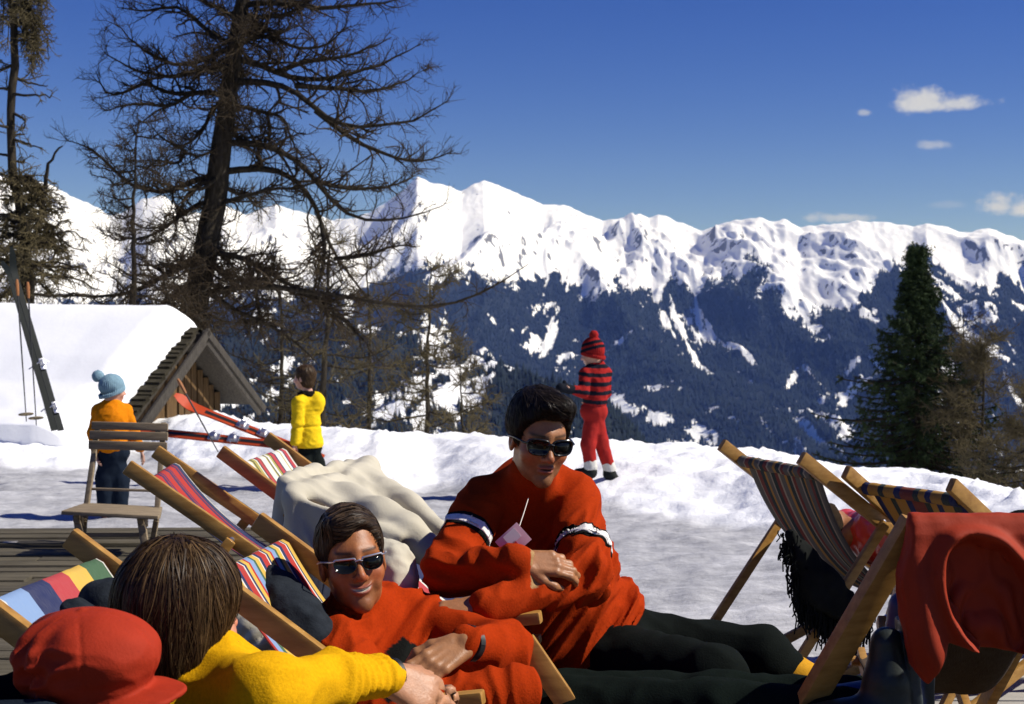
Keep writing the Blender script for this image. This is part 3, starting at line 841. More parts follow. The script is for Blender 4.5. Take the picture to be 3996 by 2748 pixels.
def build_big_larch():
    rng = np.random.RandomState(21)
    D = 18.5
    base = P(735, 1290, D); base[2] = gz(base[0], base[1]) - 0.1
    trunk = [base] + [P(x, y, D) for x, y in ((748, 1240), (775, 1120), (805, 985), (832, 850), (856, 700), (868, 560), (880, 420), (900, 260), (922, 130), (952, 0), (985, -160), (1010, -420), (1020, -700), (1025, -1000))]
    trad = np.array([66, 57, 53, 50, 46, 42, 38, 35, 31, 26, 21, 17, 12, 7, 3]) * D / F
    T = []
    lim = [
        [(985, 8), (1110, 12), (1240, 33), (1340, 30), (1436, 16), (1533, 2), (1600, -10)],
        [(938, 171), (1000, 138), (1036, 130), (1142, 187), (1256, 196), (1321, 130), (1365, 80)],
        [(955, 220), (1077, 285), (1167, 318), (1305, 310), (1419, 270), (1533, 240), (1640, 163)],
        [(938, 310), (1060, 322), (1150, 334), (1232, 432), (1321, 497), (1436, 505), (1493, 481), (1599, 489), (1680, 448), (1753, 391)],
        [(1232, 432), (1354, 530), (1452, 587), (1615, 644), (1700, 620), (1765, 585)],
        [(922, 408), (1030, 440), (1126, 456), (1142, 587), (1191, 628)],
        [(906, 546), (1045, 562), (1175, 619), (1224, 701), (1322, 823), (1403, 880), (1500, 860), (1650, 840), (1720, 800)],
        [(906, 660), (1085, 652), (1167, 693), (1232, 782), (1256, 880), (1305, 1010), (1419, 1141), (1500, 1260)],
        [(865, 790), (963, 766), (1044, 733), (1150, 740), (1250, 700)],
        [(850, 978), (963, 1010), (1069, 1076), (1191, 1141), (1300, 1230), (1380, 1330)],
        [(833, 1141), (963, 1100), (1207, 1141), (1452, 1174), (1600, 1215), (1737, 1198), (1850, 1165), (1950, 1120), (2060, 1040)],
        [(1224, 701), (1300, 730), (1420, 740), (1560, 720), (1640, 680)],
        [(1305, 1010), (1420, 1000), (1540, 960), (1640, 960)],
        [(1256, 880), (1270, 990), (1240, 1120), (1260, 1250)],
        [(1077, 285), (1180, 240), (1320, 230), (1450, 190), (1530, 140)],
        [(1150, 334), (1300, 345), (1440, 360), (1560, 330), (1660, 270)],
        [(1040, 440), (1060, 520), (1000, 600), (1010, 640)],
        [(963, 1010), (1000, 1120), (1010, 1260), (1050, 1380)],
        [(880, 165), (790, 113), (752, 60), (700, 15), (602, 45), (511, 34), (459, 30)],
        [(887, 180), (790, 241), (700, 263), (602, 226), (526, 173), (436, 90)],
        [(872, 248), (752, 286), (647, 308), (556, 278), (481, 256), (406, 203)],
        [(865, 361), (752, 361), (647, 376), (541, 300), (526, 353), (436, 391), (384, 361), (376, 278)],
        [(752, 361), (660, 420), (560, 400), (480, 410), (400, 440)],
        [(838, 395), (805, 489), (722, 587), (654, 556), (579, 481)],
        [(812, 677), (752, 707), (639, 767), (526, 729), (451, 677), (361, 571), (256, 549)],
        [(790, 780), (707, 842), (602, 917), (519, 947), (430, 900)],
        [(770, 1010), (639, 1075), (526, 1143), (400, 1160), (263, 1158), (165, 1150)],
        [(722, 587), (700, 640), (640, 640), (560, 660)],
        [(800, 700), (720, 760), (700, 850), (660, 940)],
        [(900, 60), (830, 20), (760, -10), (690, -60)],
        [(930, 90), (1000, 60), (1080, 70), (1200, 20), (1300, -40)],
        [(760, 1080), (650, 1180), (560, 1230), (430, 1220)],
        [(800, 1120), (900, 1210), (1020, 1250), (1150, 1330), (1250, 1430)],
        [(1207, 1141), (1290, 1210), (1400, 1300), (1480, 1420)],
    ]
    rads = []
    tx = np.array([(735, 1290), (748, 1240), (775, 1120), (805, 985), (832, 850), (856, 700), (868, 560), (880, 420), (900, 260), (922, 130), (952, 0), (985, -160)], float)
    for L in lim:
        cxp = np.interp(L[0][1], tx[::-1, 1], tx[::-1, 0])
        if abs(L[0][0] - cxp) < 95: L = [(cxp, L[0][1] + 12)] + L
        T.append(PX3(L, D, rng, 0.8))
        n = math.hypot(L[-1][0] - L[0][0], L[-1][1] - L[0][1])
        rads.append((min(14, 4 + n / 75) * D / F, 0.005))
    # limbs pointing towards and away from the camera, following the same layered habit
    kt = np.array(trunk)
    for k in range(46):
        h = rng.uniform(0.08, 0.97)
        q = np.array([np.interp(h * (len(kt) - 1), np.arange(len(kt)), kt[:, a]) for a in range(3)])
        az = rng.uniform(0, 2 * math.pi)
        dirv = np.array([math.cos(az) * 0.55, math.sin(az), 0.0])
        Lh = rng.uniform(1.0, 2.3) * (1.1 - 0.5 * h)
        pts = [q]
        z = 0
        for s in np.linspace(0.2, 1, 5):
            z = -0.30 * math.sin(s * 2.4) * Lh * 0.6 + 0.15 * max(0, s - 0.6) * Lh
            pts.append(q + dirv * Lh * s + np.array([0, 0, z]) + rng.normal(size=3) * 0.06)
        T.append(pts); rads.append((rng.uniform(0.014, 0.030), 0.005))
    tree_obj('larch_tree', trunk, trad, T, rads, rng, 'tall bare larch with a leaning dark trunk behind the hut', n2=22, n3=10, l2=(0.25, 0.85), l3=(0.10, 0.34), tw=0.0034)
build_big_larch()

def procedural_larch(px, top_py, base_py, d, seed, label, lean=0.0, width=1.0, dens=1.0, tw=0.0055, twm=None, nlimb=46, r0=0.10, group=None, droop=0.12, h0=0.08):
    rng = np.random.RandomState(seed)
    top = P(px + lean, top_py, d); b = P(px, base_py, d)
    g = gz(b[0], b[1]); b[2] = min(b[2], g - 0.1)
    H = top[2] - b[2]
    trunk = [b + (top - b) * s + np.array([0.05 * math.sin(s * 7 + seed), 0.05 * math.cos(s * 5 + seed), 0]) * H * 0.12 for s in np.linspace(0, 1, 9)]
    trad = r0 * np.linspace(1, 0.06, 9) ** 0.9
    kt = np.array(trunk)
    T, rads = [], []
    for k in range(nlimb):
        h = h0 + (0.98 - h0) * (k + rng.rand()) / nlimb
        q = np.array([np.interp(h * 8, np.arange(9), kt[:, a]) for a in range(3)])
        az = rng.uniform(0, 2 * math.pi)
        dirv = np.array([math.cos(az), math.sin(az), 0.0])
        Lh = width * H * (0.06 + 0.34 * (1 - h) ** 0.8) * rng.uniform(0.6, 1.15)
        pts = [q]
        for s in np.linspace(0.2, 1, 5):
            z = Lh * (-droop * math.sin(s * 2.6) + 0.30 * max(0, s - 0.45) + 0.08 * s)
            pts.append(q + dirv * Lh * s + np.array([0, 0, z]) + rng.normal(size=3) * 0.03 * Lh)
        T.append(pts); rads.append((max(0.008, r0 * 0.30 * (1 - 0.7 * h)), 0.005))
    tree_obj('larch_tree', trunk, trad, T, rads, rng, label, group=group, n2=int(13 * dens), n3=int(7 * dens), l2=(0.10 * H * 0.5, 0.10 * H * 1.2), l3=(0.10, 0.30), tw=tw, twmat=twm, upb=0.18)

procedural_larch(505, 440, 1330, 17.2, 31, 'slim young bare larch left of the leaning trunk', lean=35, width=0.95, dens=0.8, nlimb=34, r0=0.055, tw=0.0042)
procedural_larch(1668, 1020, 1790, 21.5, 32, 'thin straight larch standing alone at the snow bank crest', lean=10, width=1.0, dens=0.9, nlimb=34, r0=0.06, tw=0.0050, twm=TWIG_OLIVE)
procedural_larch(1250, 880, 1750, 24.0, 33, 'brownish bare larch directly behind the child in yellow', lean=30, width=1.0, dens=0.85, nlimb=38, r0=0.10, tw=0.0050, twm=TWIG_OLIVE)
procedural_larch(1450, 980, 1780, 26.0, 34, 'bushy bare larch between the child in yellow and the thin straight larch', lean=-20, width=1.05, dens=0.80, nlimb=34, r0=0.08, tw=0.0050, twm=TWIG_OLIVE)
procedural_larch(1080, 1000, 1760, 25.0, 35, 'bare larch just right of the hut gable', lean=20, width=0.95, dens=0.80, nlimb=34, r0=0.08, tw=0.0048)
procedural_larch(1810, 1330, 1790, 25.0, 36, 'low bare larch right of the thin straight one', lean=-10, width=1.1, dens=0.9, nlimb=26, r0=0.05, tw=0.0055, twm=TWIG_OLIVE)
procedural_larch(3830, 1290, 2010, 23.0, 37, 'brown bare larch to the right of the green spruce', lean=15, width=0.95, dens=1.3, nlimb=54, r0=0.075, tw=0.0052, twm=TWIG_OLIVE)
procedural_larch(4010, 1480, 2060, 21.0, 38, 'low brown larch cut off by the right edge', lean=0, width=1.05, dens=1.2, nlimb=44, r0=0.06, tw=0.0050, twm=TWIG_OLIVE)
procedural_larch(3745, 1190, 2000, 27.0, 39, 'slender larch half hidden behind the spruce', lean=10, width=0.55, dens=0.8, nlimb=40, r0=0.06, tw=0.0050, twm=TWIG)

def build_left_tree():
    """the tree cut by the left edge: naked top with hanging tassels, thick brown lower crown"""
    rng = np.random.RandomState(51)
    D = 17.0
    b = P(115, 1300, D); b[2] = gz(b[0], b[1]) - 0.2
    trunk = [b] + [P(x, y, D) for x, y in ((112, 1150), (105, 1000), (88, 860), (62, 730), (40, 600), (36, 480), (44, 380), (58, 260), (52, 120), (45, 0), (40, -200), (38, -420))]
    trad = np.array([50, 44, 40, 32, 24, 19, 17, 16, 16, 14, 12, 8, 3]) * D / F
    lim = [[(52, 300), (110, 325), (185, 335)], [(45, 368), (120, 372), (200, 370)], [(45, 440), (80, 455), (105, 470), (80, 510)], [(40, 535), (95, 520)], [(45, 540), (100, 560), (160, 582)],
           [(45, 630), (100, 632)], [(40, 500), (0, 490), (-60, 500)], [(50, 350), (0, 345), (-60, 330)], [(60, 250), (20, 265), (-40, 290)], [(45, 610), (0, 600), (-50, 640)],
           [(150, 900), (172, 760), (185, 640), (215, 590), (248, 566)], [(100, 690), (150, 720), (190, 760)]]
    T = [PX3(L, D, rng, 0.5) for L in lim]
    rads = [(0.016, 0.006)] * 10 + [(0.032, 0.008)] * 2
    # dense lower crown
    kt = np.array(trunk)
    for k in range(70):
        h = rng.uniform(1.0, 4.3)
        q = np.array([np.interp(h, np.arange(len(kt)), kt[:, a]) for a in range(3)])
        az = rng.uniform(0, 2 * math.pi)
        dirv = np.array([math.cos(az), math.sin(az), 0])
        Lh = rng.uniform(0.5, 1.15) * (1.15 - 0.16 * h)
        pts = [q]
        for s in np.linspace(0.2, 1, 5):
            pts.append(q + dirv * Lh * s + np.array([0, 0, Lh * (0.10 * s - 0.25 * s * s)]) + rng.normal(size=3) * 0.05)
        T.append(pts); rads.append((rng.uniform(0.012, 0.022), 0.005))
    # tassels at the top
    for k in range(40):
        h = rng.uniform(8.6, 11.5)
        q = np.array([np.interp(h, np.arange(len(kt)), kt[:, a]) for a in range(3)])
        az = rng.uniform(-1.2, 1.2) if rng.rand() < 0.7 else rng.uniform(0, 6.28)
        dirv = np.array([math.cos(az), math.sin(az), 0])
        Lh = rng.uniform(0.15, 0.42)
        T.append([q, q + dirv * Lh * 0.5 + np.array([0, 0, .04]), q + dirv * Lh + np.array([0, 0, -.06]), q + dirv * Lh * 1.05 + np.array([0, 0, -.25]), q + dirv * Lh * 1.05 + np.array([0, 0, -.45])])
        rads.append((0.010, 0.004))
    tree_obj('larch_tree', trunk, trad, T, rads, rng, 'old larch at the left edge with bare crown and thick brown lower branches', n2=13, n3=7, l2=(0.12, 0.40), l3=(0.05, 0.16), tw=0.0048, twmat=TWIG_OLIVE, upb=0.05, droop=0.25, sparse=12)
build_left_tree()

def build_spruce():
    rng = np.random.RandomState(61)
    D = 24.0
    top = P(3578, 945, D); b = P(3590, 2010, D)
    b[2] = min(b[2], gz(b[0], b[1]) - 0.2)
    H = top[2] - b[2]
    t = thing('spruce_tree', b, 'dark green pointed spruce rising behind the right deckchairs', 'tree')
    kt = np.stack([b + (top - b) * s for s in np.linspace(0, 1, 16)])
    V, Fq = tube_arrays(kt[None], (0.11 * np.linspace(1, 0.05, 16))[None], 8)
    mk('trunk', V, Fq, BARK, t)
    T, RR = [], []
    nb = 340
    for k in range(nb):
        h = 0.985 - min(0.95, 5.2 / H) * (1 - k / nb) ** 1.0
        q = b + (top - b) * h
        az = k * 2.39996 + rng.uniform(-.3, .3)
        dz = H * (1 - h)
        wmax = (0.46 * max(dz - 0.28, 0.0) ** 1.12 + 0.035 if dz < 4.0 else 2.03) * (1 + 0.15 * math.sin(dz * 9)) + 0.02
        Lh = wmax * rng.uniform(0.62, 1.10)
        if rng.rand() < 0.08: Lh *= 1.25
        dirv = np.array([math.cos(az), math.sin(az), 0])
        s = np.linspace(0, 1, 8)
        el = 0.45 * max(0, 1 - dz / 1.6)
        pts = q[None] + dirv[None] * (Lh * s)[:, None] + np.array([0, 0, 1.0])[None] * (Lh * (el * s - 0.34 * s + 0.30 * s ** 2.2))[:, None]
        T.append(pts); RR.append(np.linspace(0.014, 0.004, 8) * (0.5 + Lh))
    pl = np.stack(T); rd = np.stack(RR)
    V, Fq = tube_arrays(pl, rd, 4)
    mk('branches', V, Fq, BARK, t)
    p2, r2 = offshoots(pl, rd, 20, rng, 0.08, 1.0, 0.10, 0.32, 5, 0.5, 1.1, -0.10, 0.3, 0.35, 0.08, 0.4, 0.003, 0.5)
    allp = np.concatenate([p2, pl[:, 3:8]])
    # needles: narrow blades round every twig
    N_, K, _ = allp.shape
    nn = 20
    tt = rng.uniform(0.0, 1.0, (N_, nn)) * (K - 1); i = np.minimum(tt.astype(int), K - 2); f = (tt - i)[..., None]
    ar = np.arange(N_)[:, None]
    p0 = allp[ar, i] * (1 - f) + allp[ar, i + 1] * f
    tg = allp[ar, i + 1] - allp[ar, i]; tg /= np.maximum(np.linalg.norm(tg, axis=-1, keepdims=True), 1e-9)
    rv = rng.normal(size=p0.shape); sd = rv - (rv * tg).sum(-1, keepdims=True) * tg
    sd /= np.maximum(np.linalg.norm(sd, axis=-1, keepdims=True), 1e-9)
    dv = tg * 0.65 + sd * 0.8; dv[..., 2] -= 0.15
    wv = np.cross(dv, rng.normal(size=p0.shape)); wv /= np.linalg.norm(wv, axis=-1, keepdims=True)
    L = rng.uniform(0.035, 0.075, (N_, nn, 1)); wd = 0.0085
    V = np.stack([p0 - wv * wd, p0 + wv * wd, p0 + dv * L], 2).reshape(-1, 3)
    Ft = np.arange(len(V)).reshape(-1, 3)
    mk('needles', V, Ft, NEEDLE, t, smooth=False)
build_spruce()
# ------------------------------------------------------------------ signed-distance modelling (bodies, clothes, draped things)
def smin(a, b, k):
    h = np.clip(0.5 + 0.5 * (b - a) / k, 0, 1)
    return b + (a - b) * h - k * h * (1 - h)
def smax(a, b, k): return -smin(-a, -b, k)
def cap(p, a, b, ra, rb=None):
    rb = ra if rb is None else rb
    a = np.asarray(a, float); b = np.asarray(b, float)
    ab = b - a
    q = p - a
    qq = np.einsum('ij,ij->i', q, q); s = q @ ab; L2 = max(ab @ ab, 1e-9)
    t = np.clip(s / L2, 0, 1)
    return np.sqrt(np.maximum(qq - 2 * t * s + t * t * L2, 0)) - (ra + (rb - ra) * t)
def chain(p, pts, rs, k=0.02):
    d = None
    for i in range(len(pts) - 1):
        q = cap(p, pts[i], pts[i + 1], rs[i], rs[i + 1])
        d = q if d is None else smin(d, q, k)
    return d
def ell(p, c, r, M=None):
    q = p - np.asarray(c, float)
    if M is not None: q = q @ M          # columns of M = local axes in world
    r = np.asarray(r, float)
    q1 = q / r; q2 = q1 / r
    k0 = np.sqrt(np.einsum('ij,ij->i', q1, q1)); k1 = np.sqrt(np.einsum('ij,ij->i', q2, q2))
    return k0 * (k0 - 1.0) / np.maximum(k1, 1e-6)
def rbox(p, c, h, r, M=None):
    q = p - np.asarray(c, float)
    if M is not None: q = q @ M
    q = np.abs(q) - (np.asarray(h, float) - r)
    return np.linalg.norm(np.maximum(q, 0), axis=1) + np.minimum(q.max(1), 0) - r
def axes(fwd, up=(0, 0, 1)):
    """columns: right, forward, up"""
    f = np.asarray(fwd, float); f = f / np.linalg.norm(f)
    u = np.asarray(up, float); r = np.cross(f, u); r /= np.linalg.norm(r); u = np.cross(r, f)
    return np.stack([r, f, u], 1)
def rot(axis, a):
    return np.array(Matrix.Rotation(a, 3, Vector(axis)))
def surf(fn, lo, hi, h, keep=None, B=5):
    """sparse surface nets of fn(points)->distance inside a box; returns verts, quads"""
    lo = np.asarray(lo, float); hi = np.asarray(hi, float)
    n = np.ceil((hi - lo) / h / B).astype(int) * B
    nb = n // B
    ci = np.stack(np.meshgrid(*[np.arange(q) for q in nb], indexing='ij'), -1).reshape(-1, 3)
    cc = lo + (ci * B + B / 2) * h
    global NOISE_ON
    NOISE_ON = False
    dc = fn(cc)
    R_ = h * B * 0.5 * 1.7321 * 1.15 + 0.004
    act = np.abs(dc) < R_
    vals = np.repeat(np.repeat(np.repeat(np.where(dc > 0, 9.0, -9.0).reshape(nb), B, 0), B, 1), B, 2).astype(np.float32)
    vals = np.pad(vals, ((0, 1), (0, 1), (0, 1)), mode='edge')
    loc = np.stack(np.meshgrid(*[np.arange(B + 1)] * 3, indexing='ij'), -1).reshape(-1, 3)
    ai = ci[act] * B
    for s in range(0, len(ai), 1500):
        gi = (ai[s:s + 1500, None] + loc[None]).reshape(-1, 3)
        v = fn(lo + gi * h)
        vals[gi[:, 0], gi[:, 1], gi[:, 2]] = v
    sg = vals < 0
    c = np.zeros(tuple(np.array(vals.shape) - 1), np.uint8)
    for i in (0, 1):
        for j in (0, 1):
            for k in (0, 1):
                c += sg[i:i + c.shape[0], j:j + c.shape[1], k:k + c.shape[2]]
    cell = np.argwhere((c > 0) & (c < 8))
    idm = -np.ones(c.shape, np.int64)
    idm[cell[:, 0], cell[:, 1], cell[:, 2]] = np.arange(len(cell))
    acc = np.zeros((len(cell), 3)); cnt = np.zeros(len(cell))
    corners = [(i, j, k) for i in (0, 1) for j in (0, 1) for k in (0, 1)]
    for a in corners:
        for ax in range(3):
            if a[ax] == 1: continue
            b = list(a); b[ax] = 1
            va = vals[cell[:, 0] + a[0], cell[:, 1] + a[1], cell[:, 2] + a[2]]
            vb = vals[cell[:, 0] + b[0], cell[:, 1] + b[1], cell[:, 2] + b[2]]
            x = (va < 0) != (vb < 0)
            t = np.where(x, va / np.where(x, va - vb, 1), 0)
            pt = np.array(a, float)[None] + t[:, None] * (np.array(b) - np.array(a))[None]
            acc += np.where(x[:, None], pt, 0); cnt += x
    V = lo + (cell + acc / cnt[:, None]) * h
    Fs = []
    for ax in range(3):
        o1, o2 = (ax + 1) % 3, (ax + 2) % 3
        sl0 = [slice(1, -1)] * 3; sl1 = [slice(1, -1)] * 3
        sl0[ax] = slice(0, -1); sl1[ax] = slice(1, None)
        A_ = sg[tuple(sl0)]; Bq = sg[tuple(sl1)]
        e = np.argwhere(A_ != Bq)
        base = e.copy(); base[:, o1] += 1; base[:, o2] += 1
        fl = A_[e[:, 0], e[:, 1], e[:, 2]]
        def gid(d1, d2):
            q = base.copy(); q[:, o1] += d1; q[:, o2] += d2
            return idm[q[:, 0], q[:, 1], q[:, 2]]
        q4 = np.stack([gid(-1, -1), gid(0, -1), gid(0, 0), gid(-1, 0)], -1)
        q4[~fl] = q4[~fl][:, ::-1]
        Fs.append(q4[(q4 >= 0).all(1)])
    Fq = np.concatenate(Fs)
    # one relaxation pass takes the voxel grain off
    nb_s = np.zeros_like(V); nb_c = np.zeros(len(V))
    for a, b in ((0, 1), (1, 2), (2, 3), (3, 0)):
        np.add.at(nb_s, Fq[:, a], V[Fq[:, b]]); np.add.at(nb_c, Fq[:, a], 1)
        np.add.at(nb_s, Fq[:, b], V[Fq[:, a]]); np.add.at(nb_c, Fq[:, b], 1)
    ok = nb_c > 0
    V[ok] = 0.5 * V[ok] + 0.5 * nb_s[ok] / nb_c[ok][:, None]
    NOISE_ON = True
    for _it in range(2):
        n_ = np.zeros_like(V)
        fnm = np.cross(V[Fq[:, 2]] - V[Fq[:, 0]], V[Fq[:, 3]] - V[Fq[:, 1]])
        for a in range(4): np.add.at(n_, Fq[:, a], fnm)
        n_ /= np.maximum(np.linalg.norm(n_, axis=1, keepdims=True), 1e-12)
        V = V - n_ * np.clip(fn(V) * 0.9, -0.035, 0.035)[:, None]
    if keep is not None:
        kv = keep(V); Fq = Fq[kv[Fq].all(1)]
    used = np.unique(Fq); mp = -np.ones(len(V), np.int64); mp[used] = np.arange(len(used))
    return V[used], mp[Fq]
def sdf_obj(name, fn, lo, hi, h, material, parent=None, colfn=None, keep=None, at=None):
    V, Fq = surf(fn, lo, hi, h, keep)
    return mk(name, V, Fq, material, parent, cols=colfn(V) if colfn else None, at=at)
def wr(p, sc, amp, seed=0.0):
    """soft wrinkles: anisotropic noise, sc = 3 frequencies"""
    return amp * noise3(p * np.asarray(sc, float) + seed)
def fold(p, sc, amp, seed=0.0):
    """sharper creases"""
    return -amp * (0.35 - np.abs(noise3(p * np.asarray(sc, float) + seed)) * 1.6)

# ------------------------------------------------------------------ shared materials
WOOD = mat('varnished_beech', (0.27, 0.130, 0.026), 0.45, 0.22, 5, 0.15, 90, (1.2, 9, 9), spec=0.35, col2=(0.46, 0.25, 0.062))
WOOD_END = mat('dark_end_grain', (0.20, 0.11, 0.04), 0.8, 0.3, 30, spec=0.1)
WOOD_GREY = mat('grey_slat', (0.24, 0.185, 0.12), 0.8, 0.3, 8, 0.4, 70, (1, 8, 8), spec=0.15)
BLACK = mat('black_rubber', (0.012, 0.012, 0.013), 0.5, 0.2, 20, spec=0.3)
STEEL = mat('steel_fitting', (0.62, 0.62, 0.64), 0.3, 0.1, 20, metal=0.9, spec=0.5)
def stripes_mat(name, stops, grime=0.10):
    m = bpy.data.materials.new(name); m.use_nodes = True
    N = NT(m.node_tree)
    bs = N.n('ShaderNodeBsdfPrincipled'); out = N.n('ShaderNodeOutputMaterial'); N.set(out.inputs[0], bs.outputs[0])
    uv = N.n('ShaderNodeUVMap', uv_map='UVMap'); sp = N.n('ShaderNodeSeparateXYZ'); N.set(sp.inputs[0], uv.outputs[0])
    tot = sum(w for w, c in stops); acc = 0; st = []
    for w, c in stops:
        st.append((acc / tot, c)); acc += w
    x = sp.outputs[0]
    if len(st) <= 30:
        col = N.ramp(x, st, 'CONSTANT')
    else:
        h = len(st) // 2
        c1 = N.ramp(x, st[:h], 'CONSTANT'); c2 = N.ramp(x, st[h:], 'CONSTANT')
        col = N.mix(N.math('GREATER_THAN', x, st[h][0]), c1, c2)
    tc = N.n('ShaderNodeTexCoord')
    nz = N.noise(tc.outputs['Object'], 7, 5, 0.65)
    col = N.mix(N.ramp(nz, [(0.45, 0.0), (0.85, grime * 2.5)]), col, (0.16, 0.14, 0.12))
    weave = N.noise(N.mapping(uv.outputs[0], scale=(260, 60, 1)), 1.0, 2, 0.6)
    col = N.mix(N.ramp(weave, [(0.3, 0.0), (0.8, 0.08)]), col, (0.75, 0.72, 0.66))
    N.set(bs.inputs['Base Color'], col)
    bs.inputs['Roughness'].default_value = 0.9; bs.inputs['Specular IOR Level'].default_value = 0.1
    # thin cotton lets some light through
    tr = N.n('ShaderNodeBsdfTranslucent'); N.set(tr.inputs[0], col)
    mx = N.n('ShaderNodeMixShader'); mx.inputs[0].default_value = 0.18
    N.set(mx.inputs[1], bs.outputs[0]); N.set(mx.inputs[2], tr.outputs[0]); N.set(out.inputs[0], mx.outputs[0])
    bn = N.n('ShaderNodeBump'); bn.inputs['Strength'].default_value = 0.25; bn.inputs['Distance'].default_value = 0.002
    N.set(bn.inputs['Height'], N.noise(N.mapping(uv.outputs[0], scale=(200, 240, 1)), 1.0, 2)); N.set(bs.inputs['Normal'], bn.outputs[0])
    return m
W_ = (0.72, 0.70, 0.64); NV = (0.016, 0.026, 0.10); RD = (0.45, 0.028, 0.022); PK = (0.46, 0.050, 0.060); YL = (0.70, 0.44, 0.075); GR = (0.055, 0.125, 0.062); LB = (0.23, 0.35, 0.58); OC = (0.42, 0.22, 0.04); MA = (0.20, 0.045, 0.03); GY = (0.13, 0.12, 0.095); TN = (0.36, 0.30, 0.20); OL = (0.42, 0.36, 0.10); DKG = (0.03, 0.045, 0.04)

def deckchair(N_top, F_top, stops, label, sag=0.33, name='deckchair', wrinkle=0.006, arms=False, group='wooden deckchairs', run=1.22, sagx=0.45, width_in=0.0):
    N_top = np.asarray(N_top, float); F_top = np.asarray(F_top, float)
    zt = (N_top[2] + F_top[2]) / 2
    wv = F_top - N_top; wv[2] = 0
    Wd = np.linalg.norm(wv); wv /= Wd
    f = np.array([wv[1], -wv[0], 0.0]); f = f if f[0] > 0 else -f
    up = np.array([0, 0, 1.0])
    g0 = float(gz(*(N_top + f * 0.6)[:2]))
    base = (N_top + F_top) / 2 + f * 0.55; base[2] = g0
    def L(s, t, z): return np.array([N_top[0], N_top[1], 0]) + f * s + wv * (t * Wd) + up * z
    th = thing(name, base, label, 'deckchair', group)
    sl = (zt - 0.03) / run
    def zp(s): return zt - sl * s
    for t in (0, 1):
        a = L(-0.0, t, zt); b = L(run, t, 0.03 + g0)
        dv = (b - a) / np.linalg.norm(b - a)
        nrm = np.cross(dv, wv); nrm = nrm if nrm[2] > 0 else -nrm
        m = MB().bar(a, b, 0.027, 0.050, up=nrm, bev=0.007)
        m.build('side_post', WOOD, th)
    ii = 0.032 / Wd
    zz2 = lambda s: 0.02 + 0.40 * (s + 0.05) / 1.08 + g0
    for t in (ii, 1 - ii):
        MB().bar(L(-0.05, t, zz2(-0.05)), L(1.07, t, zz2(1.07)), 0.022, 0.040, up=(-0.4 * f + up), bev=0.005).build('seat_rail', WOOD, th)
    for t in (-0.028 / Wd, 1 + 0.028 / Wd):
        MB().bar(L(0.34, t, zp(0.34)), L(-0.17, t, 0.02 + g0), 0.020, 0.036, up=(f + 0.5 * up), bev=0.005).build('prop_leg', WOOD, th)
    MB().tube([L(0.075, -0.005, zp(0.075) - 0.01), L(0.075, 1.005, zp(0.075) - 0.01)], 0.014, 10).build('top_bar', WOOD, th)
    MB().tube([L(1.03, 0, zz2(1.03)), L(1.03, 1, zz2(1.03))], 0.014, 10).build('front_bar', WOOD, th)
    MB().bar(L(run - 0.10, 0, zp(run - 0.10)), L(run - 0.10, 1, zp(run - 0.10)), 0.03, 0.022, bev=0.004).build('foot_bar', WOOD, th)
    MB().bar(L(-0.15, -0.03, 0.05 + g0), L(-0.15, 1.03, 0.05 + g0), 0.022, 0.03, bev=0.004).build('rear_bar', WOOD, th)
    for t in (-0.016 / Wd, 1 + 0.016 / Wd):
        for s_ in (0.34, 0.815):
            q_ = L(s_, t, zp(s_)); sgn = -1 if t < 0.5 else 1
            MB().tube([q_ - wv * sgn * 0.01, q_ + wv * sgn * 0.004, q_ + wv * sgn * 0.006], [0.009, 0.009, 0.005], 10).build('bolt', STEEL, th)
    # sling
    K, M = 46, 26
    tt = np.linspace(0, 1, K)
    T0 = np.array([0.0905, zp(0.075) + 0.001]); T1 = np.array([1.03, zz2(1.03) + 0.014]); C = np.array([sagx, sag])
    s = (1 - tt) ** 2 * T0[0] + 2 * tt * (1 - tt) * C[0] + tt ** 2 * T1[0]
    z = (1 - tt) ** 2 * T0[1] + 2 * tt * (1 - tt) * C[1] + tt ** 2 * T1[1]
    bz = zp(0.075) - 0.01
    wrap_s = np.array([0.085, 0.066, 0.056, 0.062, 0.076]); wrap_z = np.array([bz - 0.022, bz - 0.017, bz - 0.001, bz + 0.013, bz + 0.0185])
    s = np.concatenate([wrap_s, s]); z = np.concatenate([wrap_z, z]); K += 5
    tt = np.concatenate([[0, 0, 0, 0, 0], tt])
    a = np.linspace(0, 1, M)
    S_, A_ = np.meshgrid(np.arange(K), a, indexing='ij')
    pin = 0.05 + 0.05 * np.sin(np.pi * tt) + width_in
    aa = pin[:, None] + (1 - 2 * pin[:, None]) * A_
    rs = np.random.RandomState(int(abs(N_top[0]) * 1000) % 9999)
    ph = rs.uniform(0, 6)
    zz = z[:, None] + np.sin(np.pi * tt)[:, None] * (wrinkle * np.sin(A_ * 9 + ph + 3 * tt[:, None]) + 0.020 * (np.abs(A_ - 0.5) * 2) ** 3) + 0.5 * wrinkle * noise2(A_ * 14, tt[:, None] * 3 + ph)
    ss = s[:, None] + 0 * A_
    V = np.array([N_top[0], N_top[1], 0])[None, None] + f * ss[..., None] + wv * (aa * Wd)[..., None] + up * zz[..., None]
    i = np.arange(K - 1)[:, None] * M + np.arange(M - 1)[None]
    Fq = np.stack([i, i + 1, i + M + 1, i + M], -1).reshape(-1, 4)
    uv = np.stack([A_.ravel(), (S_ / K).ravel()], -1)
    o = mk('sling', V.reshape(-1, 3), Fq, stripes_mat('sling_' + str(len(bpy.data.materials)), stops), th, uvs=uv)
    md = o.modifiers.new('thickness', 'SOLIDIFY'); md.thickness = 0.003
